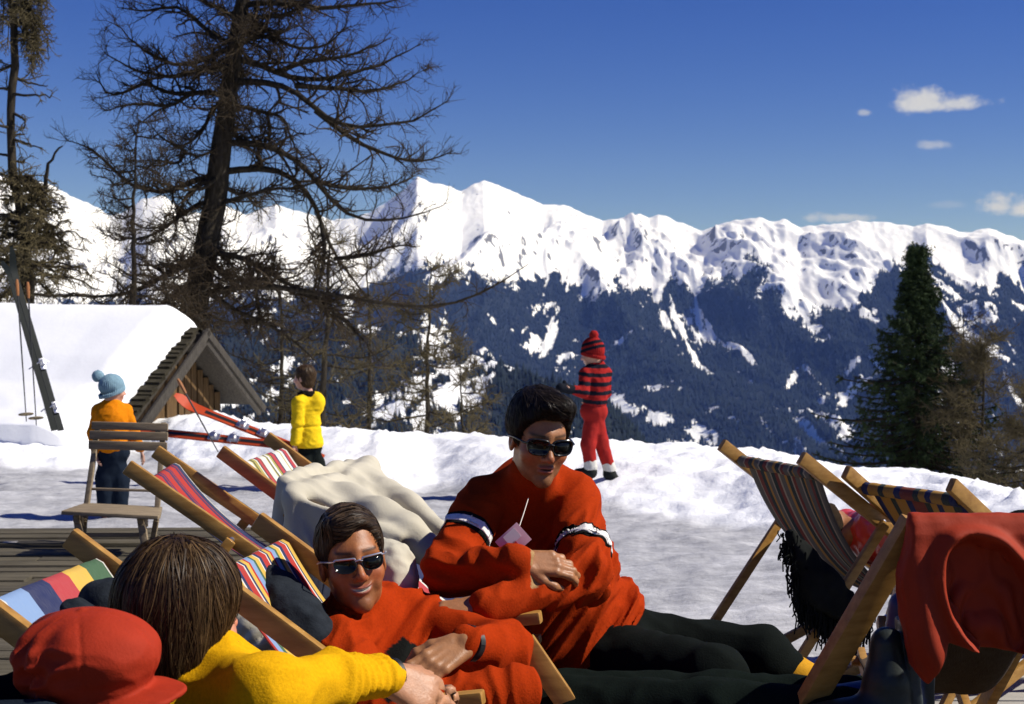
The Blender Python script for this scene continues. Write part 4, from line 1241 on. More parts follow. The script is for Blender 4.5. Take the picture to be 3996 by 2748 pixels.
    if arms:
        for q0, q1, w_, h_ in ((P(1700, 2450, 3.46), P(2112, 2408, 3.40), .036, .030), (P(1900, 2515, 3.58), P(2110, 2494, 3.55), .034, .022), (P(1480, 2760, 2.98), P(1888, 2722, 2.93), .036, .030)):
            MB().bar(q0, q1, w_, h_, bev=0.006).build('armrest', WOOD, th)
        q0 = P(2045, 2500, 3.30); q1 = P(2185, 2705, 3.30); q2 = q1 + (q1 - q0) * 2.2
        MB().bar(q0, q2, 0.03, 0.05, up=(1, 0, 0.6), bev=0.005).build('front_post', WOOD, th)
    return th, L, zp

RAINBOW = [(.035, W_), (.20, LB), (.20, NV), (.19, PK), (.18, YL), (.185, GR), (.015, W_)]
MULTI = []
for _k in range(3):
    MULTI += [(.02, RD), (.045, LB), (.025, GR), (.04, YL), (.012, W_), (.03, NV), (.055, RD), (.012, W_), (.02, NV), (.035, YL)]
REDBLUE = [(.06, NV), (.13, RD), (.05, NV), (.02, RD), (.03, NV), (.15, RD), (.05, NV), (.02, RD), (.03, NV), (.14, RD), (.05, NV), (.02, RD), (.10, NV), (.02, W_)]
PALE = [(.03, PK), (.07, W_), (.02, OL), (.02, DKG), (.05, OL), (.02, W_), (.02, DKG), (.05, PK), (.02, MA), (.10, W_), (.02, OL), (.02, DKG), (.04, W_), (.04, OL), (.02, DKG), (.02, PK), (.05, PK), (.02, NV), (.11, W_), (.02, OL), (.05, W_), (.02, NV), (.07, PK), (.03, W_)]
PINKNAVY = [(.40, NV), (.03, W_), (.05, LB), (.08, W_), (.10, PK), (.03, W_), (.31, NV)]
DARKM = [(.035, GY), (.012, TN), (.02, DKG), (.02, MA), (.03, GY), (.010, OC), (.02, DKG), (.012, TN), (.035, GY), (.02, MA), (.012, TN), (.03, DKG), (.02, OC), (.035, GY), (.012, TN), (.025, MA), (.03, DKG), (.010, TN), (.03, GY), (.015, OC), (.03, DKG), (.03, MA), (.010, TN), (.05, GY)]
OCHRE = [(.06, NV), (.07, DKG), (.10, OC), (.05, NV), (.06, OC), (.05, DKG), (.12, MA), (.06, NV), (.10, OC), (.05, DKG), (.10, OC), (.06, NV)]

CH = {}
CH['rainbow'] = deckchair((-1.07, 2.69, 0.893), (-1.00, 3.20, 0.90), RAINBOW, 'deckchair with wide rainbow striped sling at the left edge', sag=0.34)
CH['multi'] = deckchair(P(700, 2161, 3.04), P(1000, 2030, 3.53), MULTI, 'deckchair with fine multicoloured stripes under the reclining man', sag=0.20, arms=True)
CH['redblue'] = deckchair(P(495, 1818, 4.66), P(605, 1762, 5.19), REDBLUE, 'empty deckchair with red and navy striped sling', sag=0.34)
CH['pale'] = deckchair(P(860, 1760, 5.19), P(1040, 1705, 5.78), PALE, 'empty deckchair with pale pink and olive striped sling beside the child in yellow', sag=0.30)
CH['jacket'] = deckchair(P(1125, 1992, 4.0), P(1390, 1892, 4.5), PINKNAVY, 'navy and pink deckchair mostly hidden under a cream jacket', sag=0.30)
CH['dark'] = deckchair(P(3125, 1785, 4.95), P(2815, 1735, 5.44), DARKM, 'deckchair seen from behind with fine dark stripes and sagging sling', sag=0.10, wrinkle=0.010, sagx=0.36)
CH['ochre'] = deckchair(P(3710, 1890, 4.59), P(3300, 1840, 4.96), OCHRE, 'deckchair with ochre and navy stripes half hidden by a red anorak', sag=0.22)

# ------------------------------------------------------------------ slatted garden chair
def garden_chair():
    dB, dF = 8.25, 7.85
    t = thing('garden_chair', (P(440, 2000, 8.0)[0], 8.0, 0.0), 'low grey slatted garden chair standing on the boards at left', 'chair')
    def sl(x0, y0, x1, y1, hp, d, name='back_slat'):
        a, b = P(x0, y0, d), P(x1, y1, d)
        MB().bar(a, b, 0.018, hp * d / F, bev=0.004).build(name, WOOD_GREY, t)
    sl(358, 1660, 656, 1668, 30, dB + .03); sl(350, 1697, 655, 1704, 33, dB); sl(346, 1736, 652, 1744, 34, dB - .03)
    for x0, x1, xf in ((384, 330, 310), (640, 610, 585)):
        MB().bar(P(x0, 1650, dB + .05), P(x1, 2030, dB - .12), 0.030, 0.024, bev=0.004).build('back_post', WOOD_GREY, t)
        a = P(x1, 2030, dB - .12); b = P(xf + (8 if xf < 400 else 0), 2130, dB - .05); b[2] = 0.0
        MB().bar(a, b, 0.030, 0.026, up=(0, 1, 0), bev=0.004).build('rear_leg', WOOD_GREY, t)
    sl(350, 1908, 612, 1916, 10, dB - .06, 'back_rail')
    for k in range(5):
        q = k / 4
        d = dF + (dB - 0.10 - dF) * q
        a = P(246 + (322 - 246) * q, 1998 - 26 * q, d); b = P(622 + 6 * q, 2018 - 30 * q, d)
        MB().bar(a, b, 0.070, 0.022, bev=0.005).build('seat_slat', WOOD_GREY, t)
    for x in (300, 548):
        a = P(x, 2025, dF + 0.03); b = P(x + 20, 2040, dB - 0.1)
        MB().bar(a, b, 0.03, 0.05, bev=0.005).build('seat_bearer', WOOD_GREY, t)
        a = P(x, 2010, dF + .06); b = a.copy(); b[0] += 0.05; b[1] -= 0.03; b[2] = 0.0
        MB().bar(a, b, 0.042, 0.030, up=(0, 1, 0), bev=0.005).build('front_leg', WOOD_GREY, t)
    sl(310, 2088, 552, 2088, 16, dF + .09, 'stretcher')
garden_chair()

# ------------------------------------------------------------------ plank decks
PLANK = mat('old_deck_plank', (0.060, 0.052, 0.037), 0.9, 0.5, 4, 0.6, 40, (0.8, 7, 7), spec=0.1, col2=(0.125, 0.108, 0.078))
PLANK_L = mat('pale_deck_plank', (0.34, 0.32, 0.29), 0.85, 0.3, 4, 0.4, 40, (0.8, 7, 7), spec=0.1, col2=(0.46, 0.43, 0.38))
def deck(name, x0, x1, y0, y1, label, m, seed, skew=0.0):
    rng = np.random.RandomState(seed)
    t = thing(name, ((x0 + x1) / 2, (y0 + y1) / 2, 0), label, 'deck')
    y = y0
    while y < y1:
        w = rng.uniform(0.11, 0.16)
        xs = [x0 + rng.uniform(-.15, .15)]
        while xs[-1] < x1 - 0.5:
            xs.append(min(xs[-1] + rng.uniform(1.1, 2.4), x1 + rng.uniform(-.15, .15)))
        for a, b in zip(xs[:-1], xs[1:]):
            zc = 0.035 + rng.uniform(-.012, .012)
            MB().bar((a + 0.004, y + w / 2 + skew * a, zc + rng.uniform(-.004, .004)), (b - 0.004, y + w / 2 + skew * b, zc + rng.uniform(-.004, .004)), w - 0.012, 0.04, bev=0.005).build('plank', m, t)
        y += w
    return t
deck('plank_deck', -4.3, -1.35, 5.2, 8.85, 'weathered dark plank deck under the garden chair', PLANK, 71, 0.03)
deck('plank_deck', -4.4, 3.6, -0.4, 4.25, 'dark planking added under the nearest deckchairs to cut snow bounce', PLANK, 73, 0.0)  # mostly hidden, added dark so less snow light bounces up from below
deck('plank_deck', 1.25, 2.9, 4.28, 5.45, 'pale grey plank deck in the lower right corner', PLANK_L, 72, 0.0)
_mb = MB()  # unseen planks added behind the camera to weaken the light bounced off snow
for _k in range(48):
    _mb.bar((-7.5, -0.42 - 0.135 * _k - 0.0675, 0.034), (6.5, -0.42 - 0.135 * _k - 0.0675, 0.034), 0.125, 0.04, bev=0)
_p = _mb.build('bounce_cut_floor', PLANK, None, smooth=False)
tag(_p, 'unseen dark plank floor added behind the camera to cut snow bounce', kind='structure')
_o = MB().bar(P(-10, 2150, 8.3), P(70, 2146, 8.3), 0.05, 0.10, bev=0.008).build('board_offcut', PLANK_L)
tag(_o, 'short pale board end lying on the dark deck at left', 'board')

# ------------------------------------------------------------------ skis and poles
SKI_RED = mat('red_ski_lacquer', (0.48, 0.060, 0.018), 0.5, 0.12, 6, spec=0.15)
SKI_BLK = mat('black_ski_sole', (0.018, 0.020, 0.020), 0.4, 0.3, 6, spec=0.4)
SKI_DRK = mat('dark_ski', (0.010, 0.013, 0.013), 0.55, 0.3, 6, spec=0.12)
POLE = mat('dark_pole', (0.03, 0.03, 0.03), 0.5, 0.2, 10, spec=0.3)
LEATHER = mat('pole_grip', (0.30, 0.12, 0.04), 0.6, 0.2, 10, spec=0.3)
def ski(tail, tip, nrm, wtip, wmid, label, m, strip=None, bind=(0.45, 0.58), curl=0.07, group=None):
    tail = np.asarray(tail, float); tip = np.asarray(tip, float)
    ax = tip - tail; L = np.linalg.norm(ax); ax /= L
    nrm = np.asarray(nrm, float); nrm = nrm - (nrm @ ax) * ax; nrm /= np.linalg.norm(nrm); sd = np.cross(ax, nrm)
    th = thing('ski', tail, label, 'ski', group)
    K = 30; s = np.linspace(0, 1, K)
    w = wmid + (wtip - wmid) * sstep(0.72, 0.93, s) + 0.35 * (wtip - wmid) * (1 - sstep(0, .2, s))
    w = w * np.where(s > 0.93, np.sqrt(np.clip(1 - ((s - 0.93) / 0.075) ** 2, 0.06, 1)), 1)
    lift = curl * sstep(0.86, 1.0, s) ** 1.6
    c = tail + ax * (s * L)[:, None] + nrm * lift[:, None]
    hh = np.interp(s, [0, .5, 1], [0.006, 0.011, 0.004])
    ring = [(-1, -1), (1, -1), (1, 1), (-1, 1)]
    V = np.stack([c + sd * (w / 2 * a)[:, None] + nrm * (hh * b)[:, None] for a, b in ring], 1).reshape(-1, 3)
    Fl = []
    for k in range(K - 1):
        for i in range(4):
            j = (i + 1) % 4
            Fl.append((k * 4 + i, (k + 1) * 4 + i, (k + 1) * 4 + j, k * 4 + j))
    Fl += [(0, 1, 2, 3), tuple((K - 1) * 4 + i for i in (3, 2, 1, 0))]
    mk('ski_body', V, Fl, m, th, smooth=True, sharp=30)
    if strip is not None:
        sel = (s > 0.04) & (s < 0.80)
        cs = c[sel]; ws = w[sel] * 0.38; hs = hh[sel] + 0.002
        V = np.stack([cs - sd * (ws / 2)[:, None] + nrm * hs[:, None], cs + sd * (ws / 2)[:, None] + nrm * hs[:, None]], 1).reshape(-1, 3)
        mk('top_strip', V, [(2 * k, 2 * k + 1, 2 * k + 3, 2 * k + 2) for k in range(len(cs) - 1)], strip, th)
    for q, nm in ((bind[0], 'heel_binding'), (bind[1], 'toe_binding')):
        b = MB(); p0 = tail + ax * L * q + nrm * 0.012
        b.box(p0 + nrm * 0.008, ax * 0.05, sd * wmid * 0.42, nrm * 0.008, 0.003)
        b.box(p0 + nrm * 0.028, ax * 0.022, sd * wmid * 0.34, nrm * 0.022, 0.006)
        b.tube([p0 + nrm * 0.03 - sd * 0.05, p0 + nrm * 0.045 + ax * 0.03, p0 + nrm * 0.03 + sd * 0.05], 0.005, 6)
        b.build(nm, STEEL, th)
    return th
ski(P(1260, 1790, 11.5), P(684, 1562, 11.7), (0.15, -0.75, 0.75), 0.095, 0.070, 'red ski sticking up out of the snow bank, tip towards the hut', SKI_RED, SKI_BLK, bind=(0.40, 0.54), group='red skis in the snow bank')
ski(P(1150, 1742, 11.4), P(470, 1672, 11.8), (0.0, -0.8, 0.62), 0.090, 0.068, 'red ski lying nearly level behind the garden chair', SKI_RED, SKI_BLK, bind=(0.34, 0.45), group='red skis in the snow bank')
def pole(a, b, label, basket=True, grip=True, r=0.007):
    a = np.asarray(a, float); b = np.asarray(b, float); v = (b - a) / np.linalg.norm(b - a)
    th = thing('ski_pole', b, label, 'ski pole')
    MB().tube([a, a * .5 + b * .5, b], [r, r * 0.9, r * 0.6], 8).build('shaft', POLE, th)
    if grip: MB().tube([a - v * 0.02, a + v * 0.02, a + v * 0.10, a + v * .12], [0.010, 0.016, 0.013, 0.009], 8).build('grip', LEATHER, th)
    if basket:
        c = b - v * 0.06; x = np.cross(v, (0, 1, 0)); x /= np.linalg.norm(x); y = np.cross(v, x)
        an = np.linspace(0, 2 * np.pi, 17)
        mb = MB().tube([c + (x * math.cos(q) + y * math.sin(q)) * 0.055 for q in an], 0.006, 6, False)
        for q in an[:-1:4]: mb.tube([c, c + (x * math.cos(q) + y * math.sin(q)) * 0.055], 0.004, 5)
        mb.build('basket', mat('pole_basket', (0.25, 0.20, 0.12), 0.7, 0.2, 20), th)
pole(P(698, 1488, 11.0), P(852, 1765, 10.8), 'black ski pole leaning in front of the red skis', basket=False)
ski(P(238, 1680, 11.6), P(32, 985, 12.0), (0.6, -0.75, 0.1), 0.058, 0.046, 'dark ski standing upright in the snow at the far left, front one', SKI_DRK, None, bind=(0.12, 0.36), group='dark upright skis', curl=0.10)
ski(P(212, 1680, 11.75), P(20, 1000, 12.1), (-0.6, 0.75, 0.1), 0.058, 0.046, 'dark ski standing upright in the snow at the far left, hidden behind another', SKI_DRK, None, bind=(0.12, 0.36), group='dark upright skis', curl=0.10)
pole(P(66, 1100, 11.8), P(103, 1645, 11.6), 'thin ski pole hanging beside the dark skis, the left one')
pole(P(108, 1110, 11.8), P(142, 1660, 11.6), 'thin ski pole against the dark skis, the right one')

# ------------------------------------------------------------------ draped clothes
CREAM = mat('cream_canvas', (0.50, 0.46, 0.365), 0.9, 0.10, 6, 0.25, 140, sheen=0.1, spec=0.1)
def cream_jacket():
    th, L, zp = CH['jacket']
    a = L(0.03, -0.02, 0.90); b = L(0.03, 1.02, 0.905)
    mid = (a + b) / 2
    f = L(1, 0, 0) - L(0, 0, 0); w = L(0, 1, 0) - L(0, 0, 0); w /= np.linalg.norm(w)
    Mx = np.stack([f, w, np.array([0, 0, 1.0])], 1)
    s1 = [P(1400, 1868, 4.45), P(1500, 1925, 4.35), P(1600, 1985, 4.25), P(1715, 2062, 4.15)]
    s2 = [P(1330, 1945, 4.1), P(1480, 2020, 4.0), P(1590, 2085, 3.95), P(1720, 2190, 3.9)]
    CRE = [(P(1398, 1868, 4.42), P(1150, 1968, 4.02), 0.020, 0.010), (P(1398, 1872, 4.40), P(1235, 2010, 4.02), 0.020, 0.008), (P(1405, 1880, 4.38), P(1330, 2060, 4.05), 0.020, 0.008), (P(1140, 1960, 3.98), P(1165, 2140, 3.93), 0.018, 0.008), (P(1160, 1965, 3.97), P(1225, 2150, 3.93), 0.016, 0.007), (P(1410, 1885, 4.36), P(1470, 2010, 4.05), 0.018, 0.008)]
    def fn(p):
        pw = p + 0.014 * np.stack([noise3(p * 7), noise3(p * 7 + 9), noise3(p * 7 + 31)], 1)
        d = chain(pw, [a, mid - np.array([0, 0, .025]), b], [0.034, 0.026, 0.038], 0.03)
        back = rbox(pw, mid - f * 0.055 - np.array([0, 0, .20]), (0.020, 0.25, 0.24), 0.018, Mx)
        d = smin(d, back, 0.025)
        frt = rbox(pw, mid + f * 0.11 - np.array([0, 0, .062]), (0.13, 0.235, 0.018), 0.016, Mx @ rot((0, 1, 0), 0.56))
        d = smin(d, frt, 0.025)
        ns = rbox(pw, L(0.14, -0.060, 0.695), (0.17, 0.014, 0.165), 0.012, Mx @ rot((0, 1, 0), 0.35))
        fq = (p - mid) @ f
        ns = ns + 0.022 * np.sin(fq * 44 + 4 * noise3(p * 5)) * sstep(0.86, 0.70, p[:, 2])
        d = smin(d, ns, 0.03)
        d = smin(d, chain(pw, s1, [0.036, 0.040, 0.038, 0.030], 0.03), 0.022)
        d = smin(d, chain(pw, s2, [0.036, 0.040, 0.038, 0.032], 0.03), 0.022)
        for c0, c1, r0, r1 in CRE:
            d = smin(d, cap(pw, c0, c1, r0, r1), 0.022)
        lw = (p - mid) @ w
        hang = np.clip((0.90 - p[:, 2]) / 0.25, 0, 1)
        sf = (p - mid) @ f; nz_ = noise3(p * 4)
        rear = 1 - sstep(-0.03, 0.03, sf)
        d = d + 0.034 * hang * np.sin(lw * 40 + 6 * nz_) * rear
        d = d + (1 - rear) * 0.008 * np.sin(lw * 15 + 3 * nz_ + sf * 7) + fold(np.stack([sf * 3, lw * 8, p[:, 2] * 3], 1), (1, 1, 1), 0.022, 3.0) + fold(np.stack([sf * 6, lw * 15, p[:, 2] * 6], 1), (1, 1, 1), 0.008, 9.0)
        return d
    o = sdf_obj('jacket', fn, mid - np.array([0.45, 0.55, 0.55]), mid + np.array([0.75, 0.55, 0.22]), 0.0075, CREAM, at=mid)
    tag(o, 'cream jacket with its sleeves spread over a deckchair back', 'jacket')
    # padded white sleeve seen low behind the woman, under the striped chair
    q = [P(930, 2390, 3.75), P(985, 2440, 3.72), P(1040, 2500, 3.70), P(1065, 2560, 3.7)]
    def fn2(p):
        d = chain(p, q, [0.05, 0.062, 0.064, 0.06], 0.03)
        t = (p - q[0]) @ ((q[-1] - q[0]) / np.linalg.norm(q[-1] - q[0]))
        return d - 0.010 * np.abs(np.sin(t * 75 + 2 * noise3(p * 14))) + wr(p, (30, 30, 30), 0.004)
    o = sdf_obj('quilted_sleeve', fn2, np.min(q, 0) - .1, np.max(q, 0) + .1, 0.006, CREAM, at=q[1])
    tag(o, 'white quilted sleeve hanging under the striped deckchair beside the dark hair', 'garment')
    q2 = [P(1470, 2150, 3.62), P(1530, 2200, 3.60), P(1545, 2270, 3.58), P(1500, 2330, 3.58)]
    def fn3(p):
        return chain(p, q2, [0.035, 0.050, 0.048, 0.03], 0.03) + fold(p, (22, 22, 22), 0.010) + wr(p, (50, 50, 50), 0.004)
    o = sdf_obj('fleece_hood', fn3, np.min(q2, 0) - .09, np.max(q2, 0) + .09, 0.006, CREAM, at=q2[1])
    tag(o, 'white fleecy hood bunched behind the reclining man\'s neck', 'garment')
cream_jacket()

ANORAK = mat('red_anorak_cloth', (0.30, 0.028, 0.007), 0.7, 0.12, 8, 0.2, 120, spec=0.2)
def poly2(x, z, pts):
    """signed distance to a polygon in the x/z plane"""
    pts = np.asarray(pts, float); d = np.full(len(x), 1e9); ins = np.zeros(len(x), bool)
    for i in range(len(pts)):
        a, b = pts[i], pts[(i + 1) % len(pts)]
        e = b - a; wx = x - a[0]; wz = z - a[1]
        t = np.clip((wx * e[0] + wz * e[1]) / (e @ e), 0, 1)
        d = np.minimum(d, np.hypot(wx - t * e[0], wz - t * e[1]))
        c = ((a[1] > z) != (b[1] > z)) & (x < (b[0] - a[0]) * (z - a[1]) / (b[1] - a[1] + 1e-12) + a[0])
        ins ^= c
    return np.where(ins, -d, d)
def red_anorak():
    D = 2.95
    tl = P(3556, 2022, D); tr = P(4150, 2022, D)
    cx = (tl + tr) / 2
    rc3, _, _ = deckchair(tr + np.array([0.02, 0.0, -0.035]), tl + np.array([0.03, 0.03, -0.035]), [(1.0, (0.05, 0.028, 0.014)), (0.2, (0.07, 0.04, 0.02))], 'deckchair at the right edge covered by the red anorak', sag=0.30)
    MB().bar(P(3572, 2030, D + .035), P(2990, 3030, D + .21), 0.034, 0.058, up=(1, 0, 0.6), bev=0.006).build('brace', WOOD, rc3)
    out = [(P(x, y, D)[0], P(x, y, D)[2]) for x, y in ((3552, 2004), (4250, 2004), (4250, 2560), (3960, 2545), (3760, 2520), (3685, 2500), (3655, 2570), (3612, 2665), (3560, 2600), (3520, 2420), (3500, 2250), (3535, 2120))]
    hc_ = P(3850, 2330, D)
    y0 = cx[1]
    Mh = rot((0, 1, 0), -0.40)
    def relief(p):
        q = p - hc_
        hx = q[:, 0] * math.cos(0.45) + q[:, 2] * math.sin(0.45); hz = -q[:, 0] * math.sin(0.45) + q[:, 2] * math.cos(0.45)
        r = np.hypot(hx / 0.092, hz / 0.150)
        inside = 1 - sstep(0.80, 1.0, r)
        n5 = noise3(p * 5); n11 = noise3(p * np.array([13, 3, 9.0]))
        y = -0.030 - 0.020 * sstep(0.0, -0.2, p[:, 2] - cx[2])
        y = y - 0.026 * np.exp(-((r - 1.02) / 0.13) ** 2)                  # rolled hood edge
        y = y + 0.030 * inside                                                # hollow of the hood
        y = y + inside * (0.055 * (0.3 - np.abs(noise3(p * np.array([20, 1, 10.0]) + 4)) * 1.8) + 0.03 * n11)
        dz = np.clip((cx[2] - p[:, 2] - 0.02) / 0.18, 0, 1)
        y = y + (1 - inside) * dz * (0.016 * np.sin(p[:, 0] * 70 + 5 * n5 + p[:, 2] * 18) + 0.014 * n11)
        # rolls over the bar at the top
        tp = np.clip((p[:, 2] - (cx[2] - 0.035)) / 0.035, 0, 1)
        return y0 + np.minimum(y, -0.004) * (1 - tp ** 2 * 0.9)
    def fn(p):
        d = smax(smax((relief(p) - p[:, 1]) * 0.55, p[:, 1] - (y0 + 0.022), 0.006), poly2(p[:, 0], p[:, 2], out) + 0.004 * noise3(p * 30), 0.008)
        d = smin(d, cap(p, tl + (0.01, 0, -.014), tr + (0, 0, -.014), 0.018), 0.012)
        return d + wr(p, (34, 34, 22), 0.002, 2)
    o = sdf_obj('anorak', fn, cx - np.array([0.40, 0.16, 0.46]), cx + np.array([0.36, 0.18, 0.06]), 0.005, ANORAK, at=cx)
    tag(o, 'orange red anorak hung over a deckchair back with its hood open', 'anorak')
red_anorak()

def fringe_rug():
    """shaggy black fringed shawl hanging below the dark striped chair"""
    rng = np.random.RandomState(81)
    m = mat('black_wool_fringe', (0.012, 0.013, 0.012), 0.95, 0.3, 10, spec=0.05, sheen=0.1)
    D = 4.95
    poly = [(3085, 2070), (3060, 2110), (3120, 2200), (3110, 2310), (3150, 2320), (3160, 2420), (3300, 2440), (3340, 2400), (3380, 2350), (3300, 2260), (3180, 2140)]
    c = P(3230, 2290, D)
    th = thing('fringed_shawl', c, 'black fringed shawl hanging below the dark striped sling', 'shawl')
    pts = [P(3085, 2085, D), P(3140, 2180, D), P(3200, 2290, D), P(3270, 2350, D)]
    def fn(p):
        d = chain(p, pts, [0.018, 0.036, 0.066, 0.060], 0.04)
        q = p.copy(); q[:, 1] = D + (q[:, 1] - D) * 1.0
        return smax(d, np.abs(p[:, 1] - c[1]) - 0.045, 0.02) + fold(p, (22, 22, 12), 0.016, 2)
    sdf_obj('cloth', fn, np.min(pts, 0) - .14, np.max(pts, 0) + .14, 0.009, m, th)
    N_ = 900
    t = rng.rand(N_)
    edge = np.array([P(x, y, D) for x, y in ((3070, 2090), (3110, 2190), (3120, 2290), (3150, 2350), (3220, 2400), (3300, 2430), (3370, 2400))])
    k = t * (len(edge) - 1); i = np.minimum(k.astype(int), len(edge) - 2); f = (k - i)[:, None]
    p0 = edge[i] * (1 - f) + edge[i + 1] * f + rng.normal(size=(N_, 3)) * 0.018
    L = rng.uniform(0.03, 0.13, N_) * (0.30 + 0.80 * t)
    K = 4; pl = np.stack([p0 + np.array([0, 0, -1.0]) * (L * q)[:, None] + rng.normal(size=(N_, 3)) * 0.006 * q for q in np.linspace(0, 1, K)], 1)
    V, Fq = tube_arrays(pl, np.full((N_, K), 0.0026), 4)
    mk('fringe', V, Fq, m, th)
fringe_rug()
DARKCLOTH = mat('dark_navy_wool', (0.020, 0.024, 0.030), 0.95, 0.25, 30, 0.5, 160, sheen=0.15, spec=0.05)
def dark_bundles():
    q = [P(1050, 2255, 3.30), P(1090, 2330, 3.26), P(1150, 2410, 3.22), P(1210, 2480, 3.20)]
    def fn(p): return chain(p, q, [0.030, 0.050, 0.058, 0.055], 0.03) + fold(p, (16, 16, 16), 0.010) + wr(p, (60, 60, 60), 0.002)
    o = sdf_obj('wool_sweater', fn, np.min(q, 0) - .1, np.max(q, 0) + .1, 0.006, DARKCLOTH, at=q[1])
    tag(o, 'dark navy sweater bundled behind the reclining man\'s head', 'sweater')
    q = [P(390, 2345, 2.75), P(430, 2370, 2.72), P(480, 2420, 2.70)]
    def fn(p): return chain(p, q, [0.040, 0.048, 0.045], 0.03) + wr(p, (30, 30, 30), 0.005)
    o = sdf_obj('wool_hat', fn, np.min(q, 0) - .09, np.max(q, 0) + .09, 0.005, DARKCLOTH, at=q[1])
    tag(o, 'rounded dark wool hat lying on the yellow and green stripes', 'hat')
    q = [P(290, 2390, 2.62), P(310, 2440, 2.60), P(280, 2490, 2.6)]
    def fn(p): return chain(p, q, [0.026, 0.036, 0.034], 0.02) + fold(p, (30, 30, 30), 0.008)
    o = sdf_obj('glove', fn, np.min(q, 0) - .07, np.max(q, 0) + .07, 0.005, DARKCLOTH, at=q[1])
    tag(o, 'black glove tip behind the red cap', 'glove')
dark_bundles()
# ------------------------------------------------------------------ people: shared anatomy
SKIN = mat('sunlit_skin', (0.5, 0.3, 0.2), 0.43, 0.18, 60, 0.35, 240, attr=True, spec=0.36, bdist=0.002)
CLOTH_A = mat('coloured_knit', (0.5, 0.5, 0.5), 0.95, 0.15, 150, 0.42, 220, attr=True, spec=0.04, sheen=0.04, bdist=0.005)
CLOTH_S = mat('smooth_cloth', (0.5, 0.5, 0.5), 0.75, 0.10, 30, 0.25, 200, attr=True, spec=0.15)
HAIR = mat('hair', (0.5, 0.5, 0.5), 0.45, 0.25, 40, attr=True, spec=0.14)
LENS = mat('dark_lens', (0.006, 0.007, 0.007), 0.12, 0.05, 5, spec=0.25)
FRAME_B = mat('black_frame', (0.010, 0.010, 0.010), 0.25, 0.1, 5, spec=0.5)
FRAME_S = mat('silver_frame', (0.72, 0.70, 0.66), 0.28, 0.1, 5, metal=0.85, spec=0.5)
SKIN_C = np.array([0.33, 0.138, 0.056]); LIP_C = np.array([0.30, 0.095, 0.060])

def head_parts(q, smile=0.0, child=False):
    r_ = np.sqrt(np.einsum('ij,ij->i', q, q))
    out = r_ - 0.15
    near = r_ < 0.21
    if near.any(): out[near] = head_near(q[near], smile, child)
    return out
def head_near(q, smile=0.0, child=False):
    """bald head in its own frame: x right, y forward, z up, origin between the ears"""
    if not child: q = q * np.array([1.05, 1, 1])
    ax = np.stack([np.abs(q[:, 0]), q[:, 1], q[:, 2]], 1)
    d = ell(q, (0, -0.014, 0.043), (0.076, 0.096, 0.086))
    d = smin(d, ell(q, (0, 0.026, -0.018), (0.064, 0.068, 0.086)), 0.03)
    if not child:
        d = smin(d, ell(q, (0, 0.030, -0.068), (0.054, 0.052, 0.042)), 0.025)
        d = smin(d, ell(q, (0, 0.072, -0.098), (0.025, 0.020, 0.020)), 0.022)
    else:
        d = smin(d, ell(q, (0, 0.055, -0.078), (0.026, 0.024, 0.022)), 0.03)
    d = smin(d, cap(ax, (0.0, 0.080, 0.030), (0.040, 0.066, 0.028), 0.015, 0.012), 0.018)       # brow
    d = smin(d, ell(ax, (0.043, 0.058, -0.026), (0.024, 0.024, 0.020)), 0.025)                    # cheekbones
    d = smax(d, -ell(ax, (0.031, 0.098, 0.006), (0.019, 0.016, 0.012)), 0.014)                    # sockets
    d = smin(d, ell(ax, (0.031, 0.076, 0.005), (0.014, 0.014, 0.012)), 0.006)                     # lids
    d = smin(d, cap(q, (0, 0.086, 0.018), (0, 0.113, -0.024), 0.0075, 0.0105), 0.012)            # nose
    d = smin(d, ell(q, (0, 0.1105, -0.029), (0.0125, 0.0125, 0.0105)), 0.008)
    d = smin(d, ell(ax, (0.0135, 0.0985, -0.033), (0.0075, 0.0095, 0.0075)), 0.006)
    up = 0.010 * smile
    mz = -0.0605 + up * (ax[:, 0] / 0.026) ** 2
    mq = q.copy(); mq[:, 2] -= mz
    wid = 0.024 + 0.006 * smile
    d = smin(d, ell(mq, (0, 0.086, 0.005), (wid, 0.0145, 0.0058)), 0.006)
    d = smin(d, ell(mq, (0, 0.085, -0.0065), (wid * 0.86, 0.0145, 0.0068)), 0.006)
    slit = ell(mq, (0, 0.100, -0.0005), (wid * 0.92, 0.012, 0.0012 + 0.0022 * smile))
    d = smax(d, -slit, 0.003)
    if smile: d = smin(d, ell(ax, (0.040, 0.066, -0.050), (0.012, 0.014, 0.016)), 0.012)
    d = smax(d, -cap(ax, (0.019, 0.1055, -0.034), (0.034 + 0.004 * smile, 0.088, -0.066), 0.0022), 0.007)      # crease from nose to mouth
    d = smax(d, -cap(ax, (0.0, 0.0975, -0.079), (0.014, 0.094, -0.0785), 0.003), 0.008)
    ear = ell(ax, (0.079, -0.006, -0.004), (0.0085, 0.018, 0.031))
    ear = smax(ear, -ell(ax, (0.090, 0.000, 0.000), (0.009, 0.010, 0.017)), 0.006)
    d = smin(d, ear, 0.008)
    return d
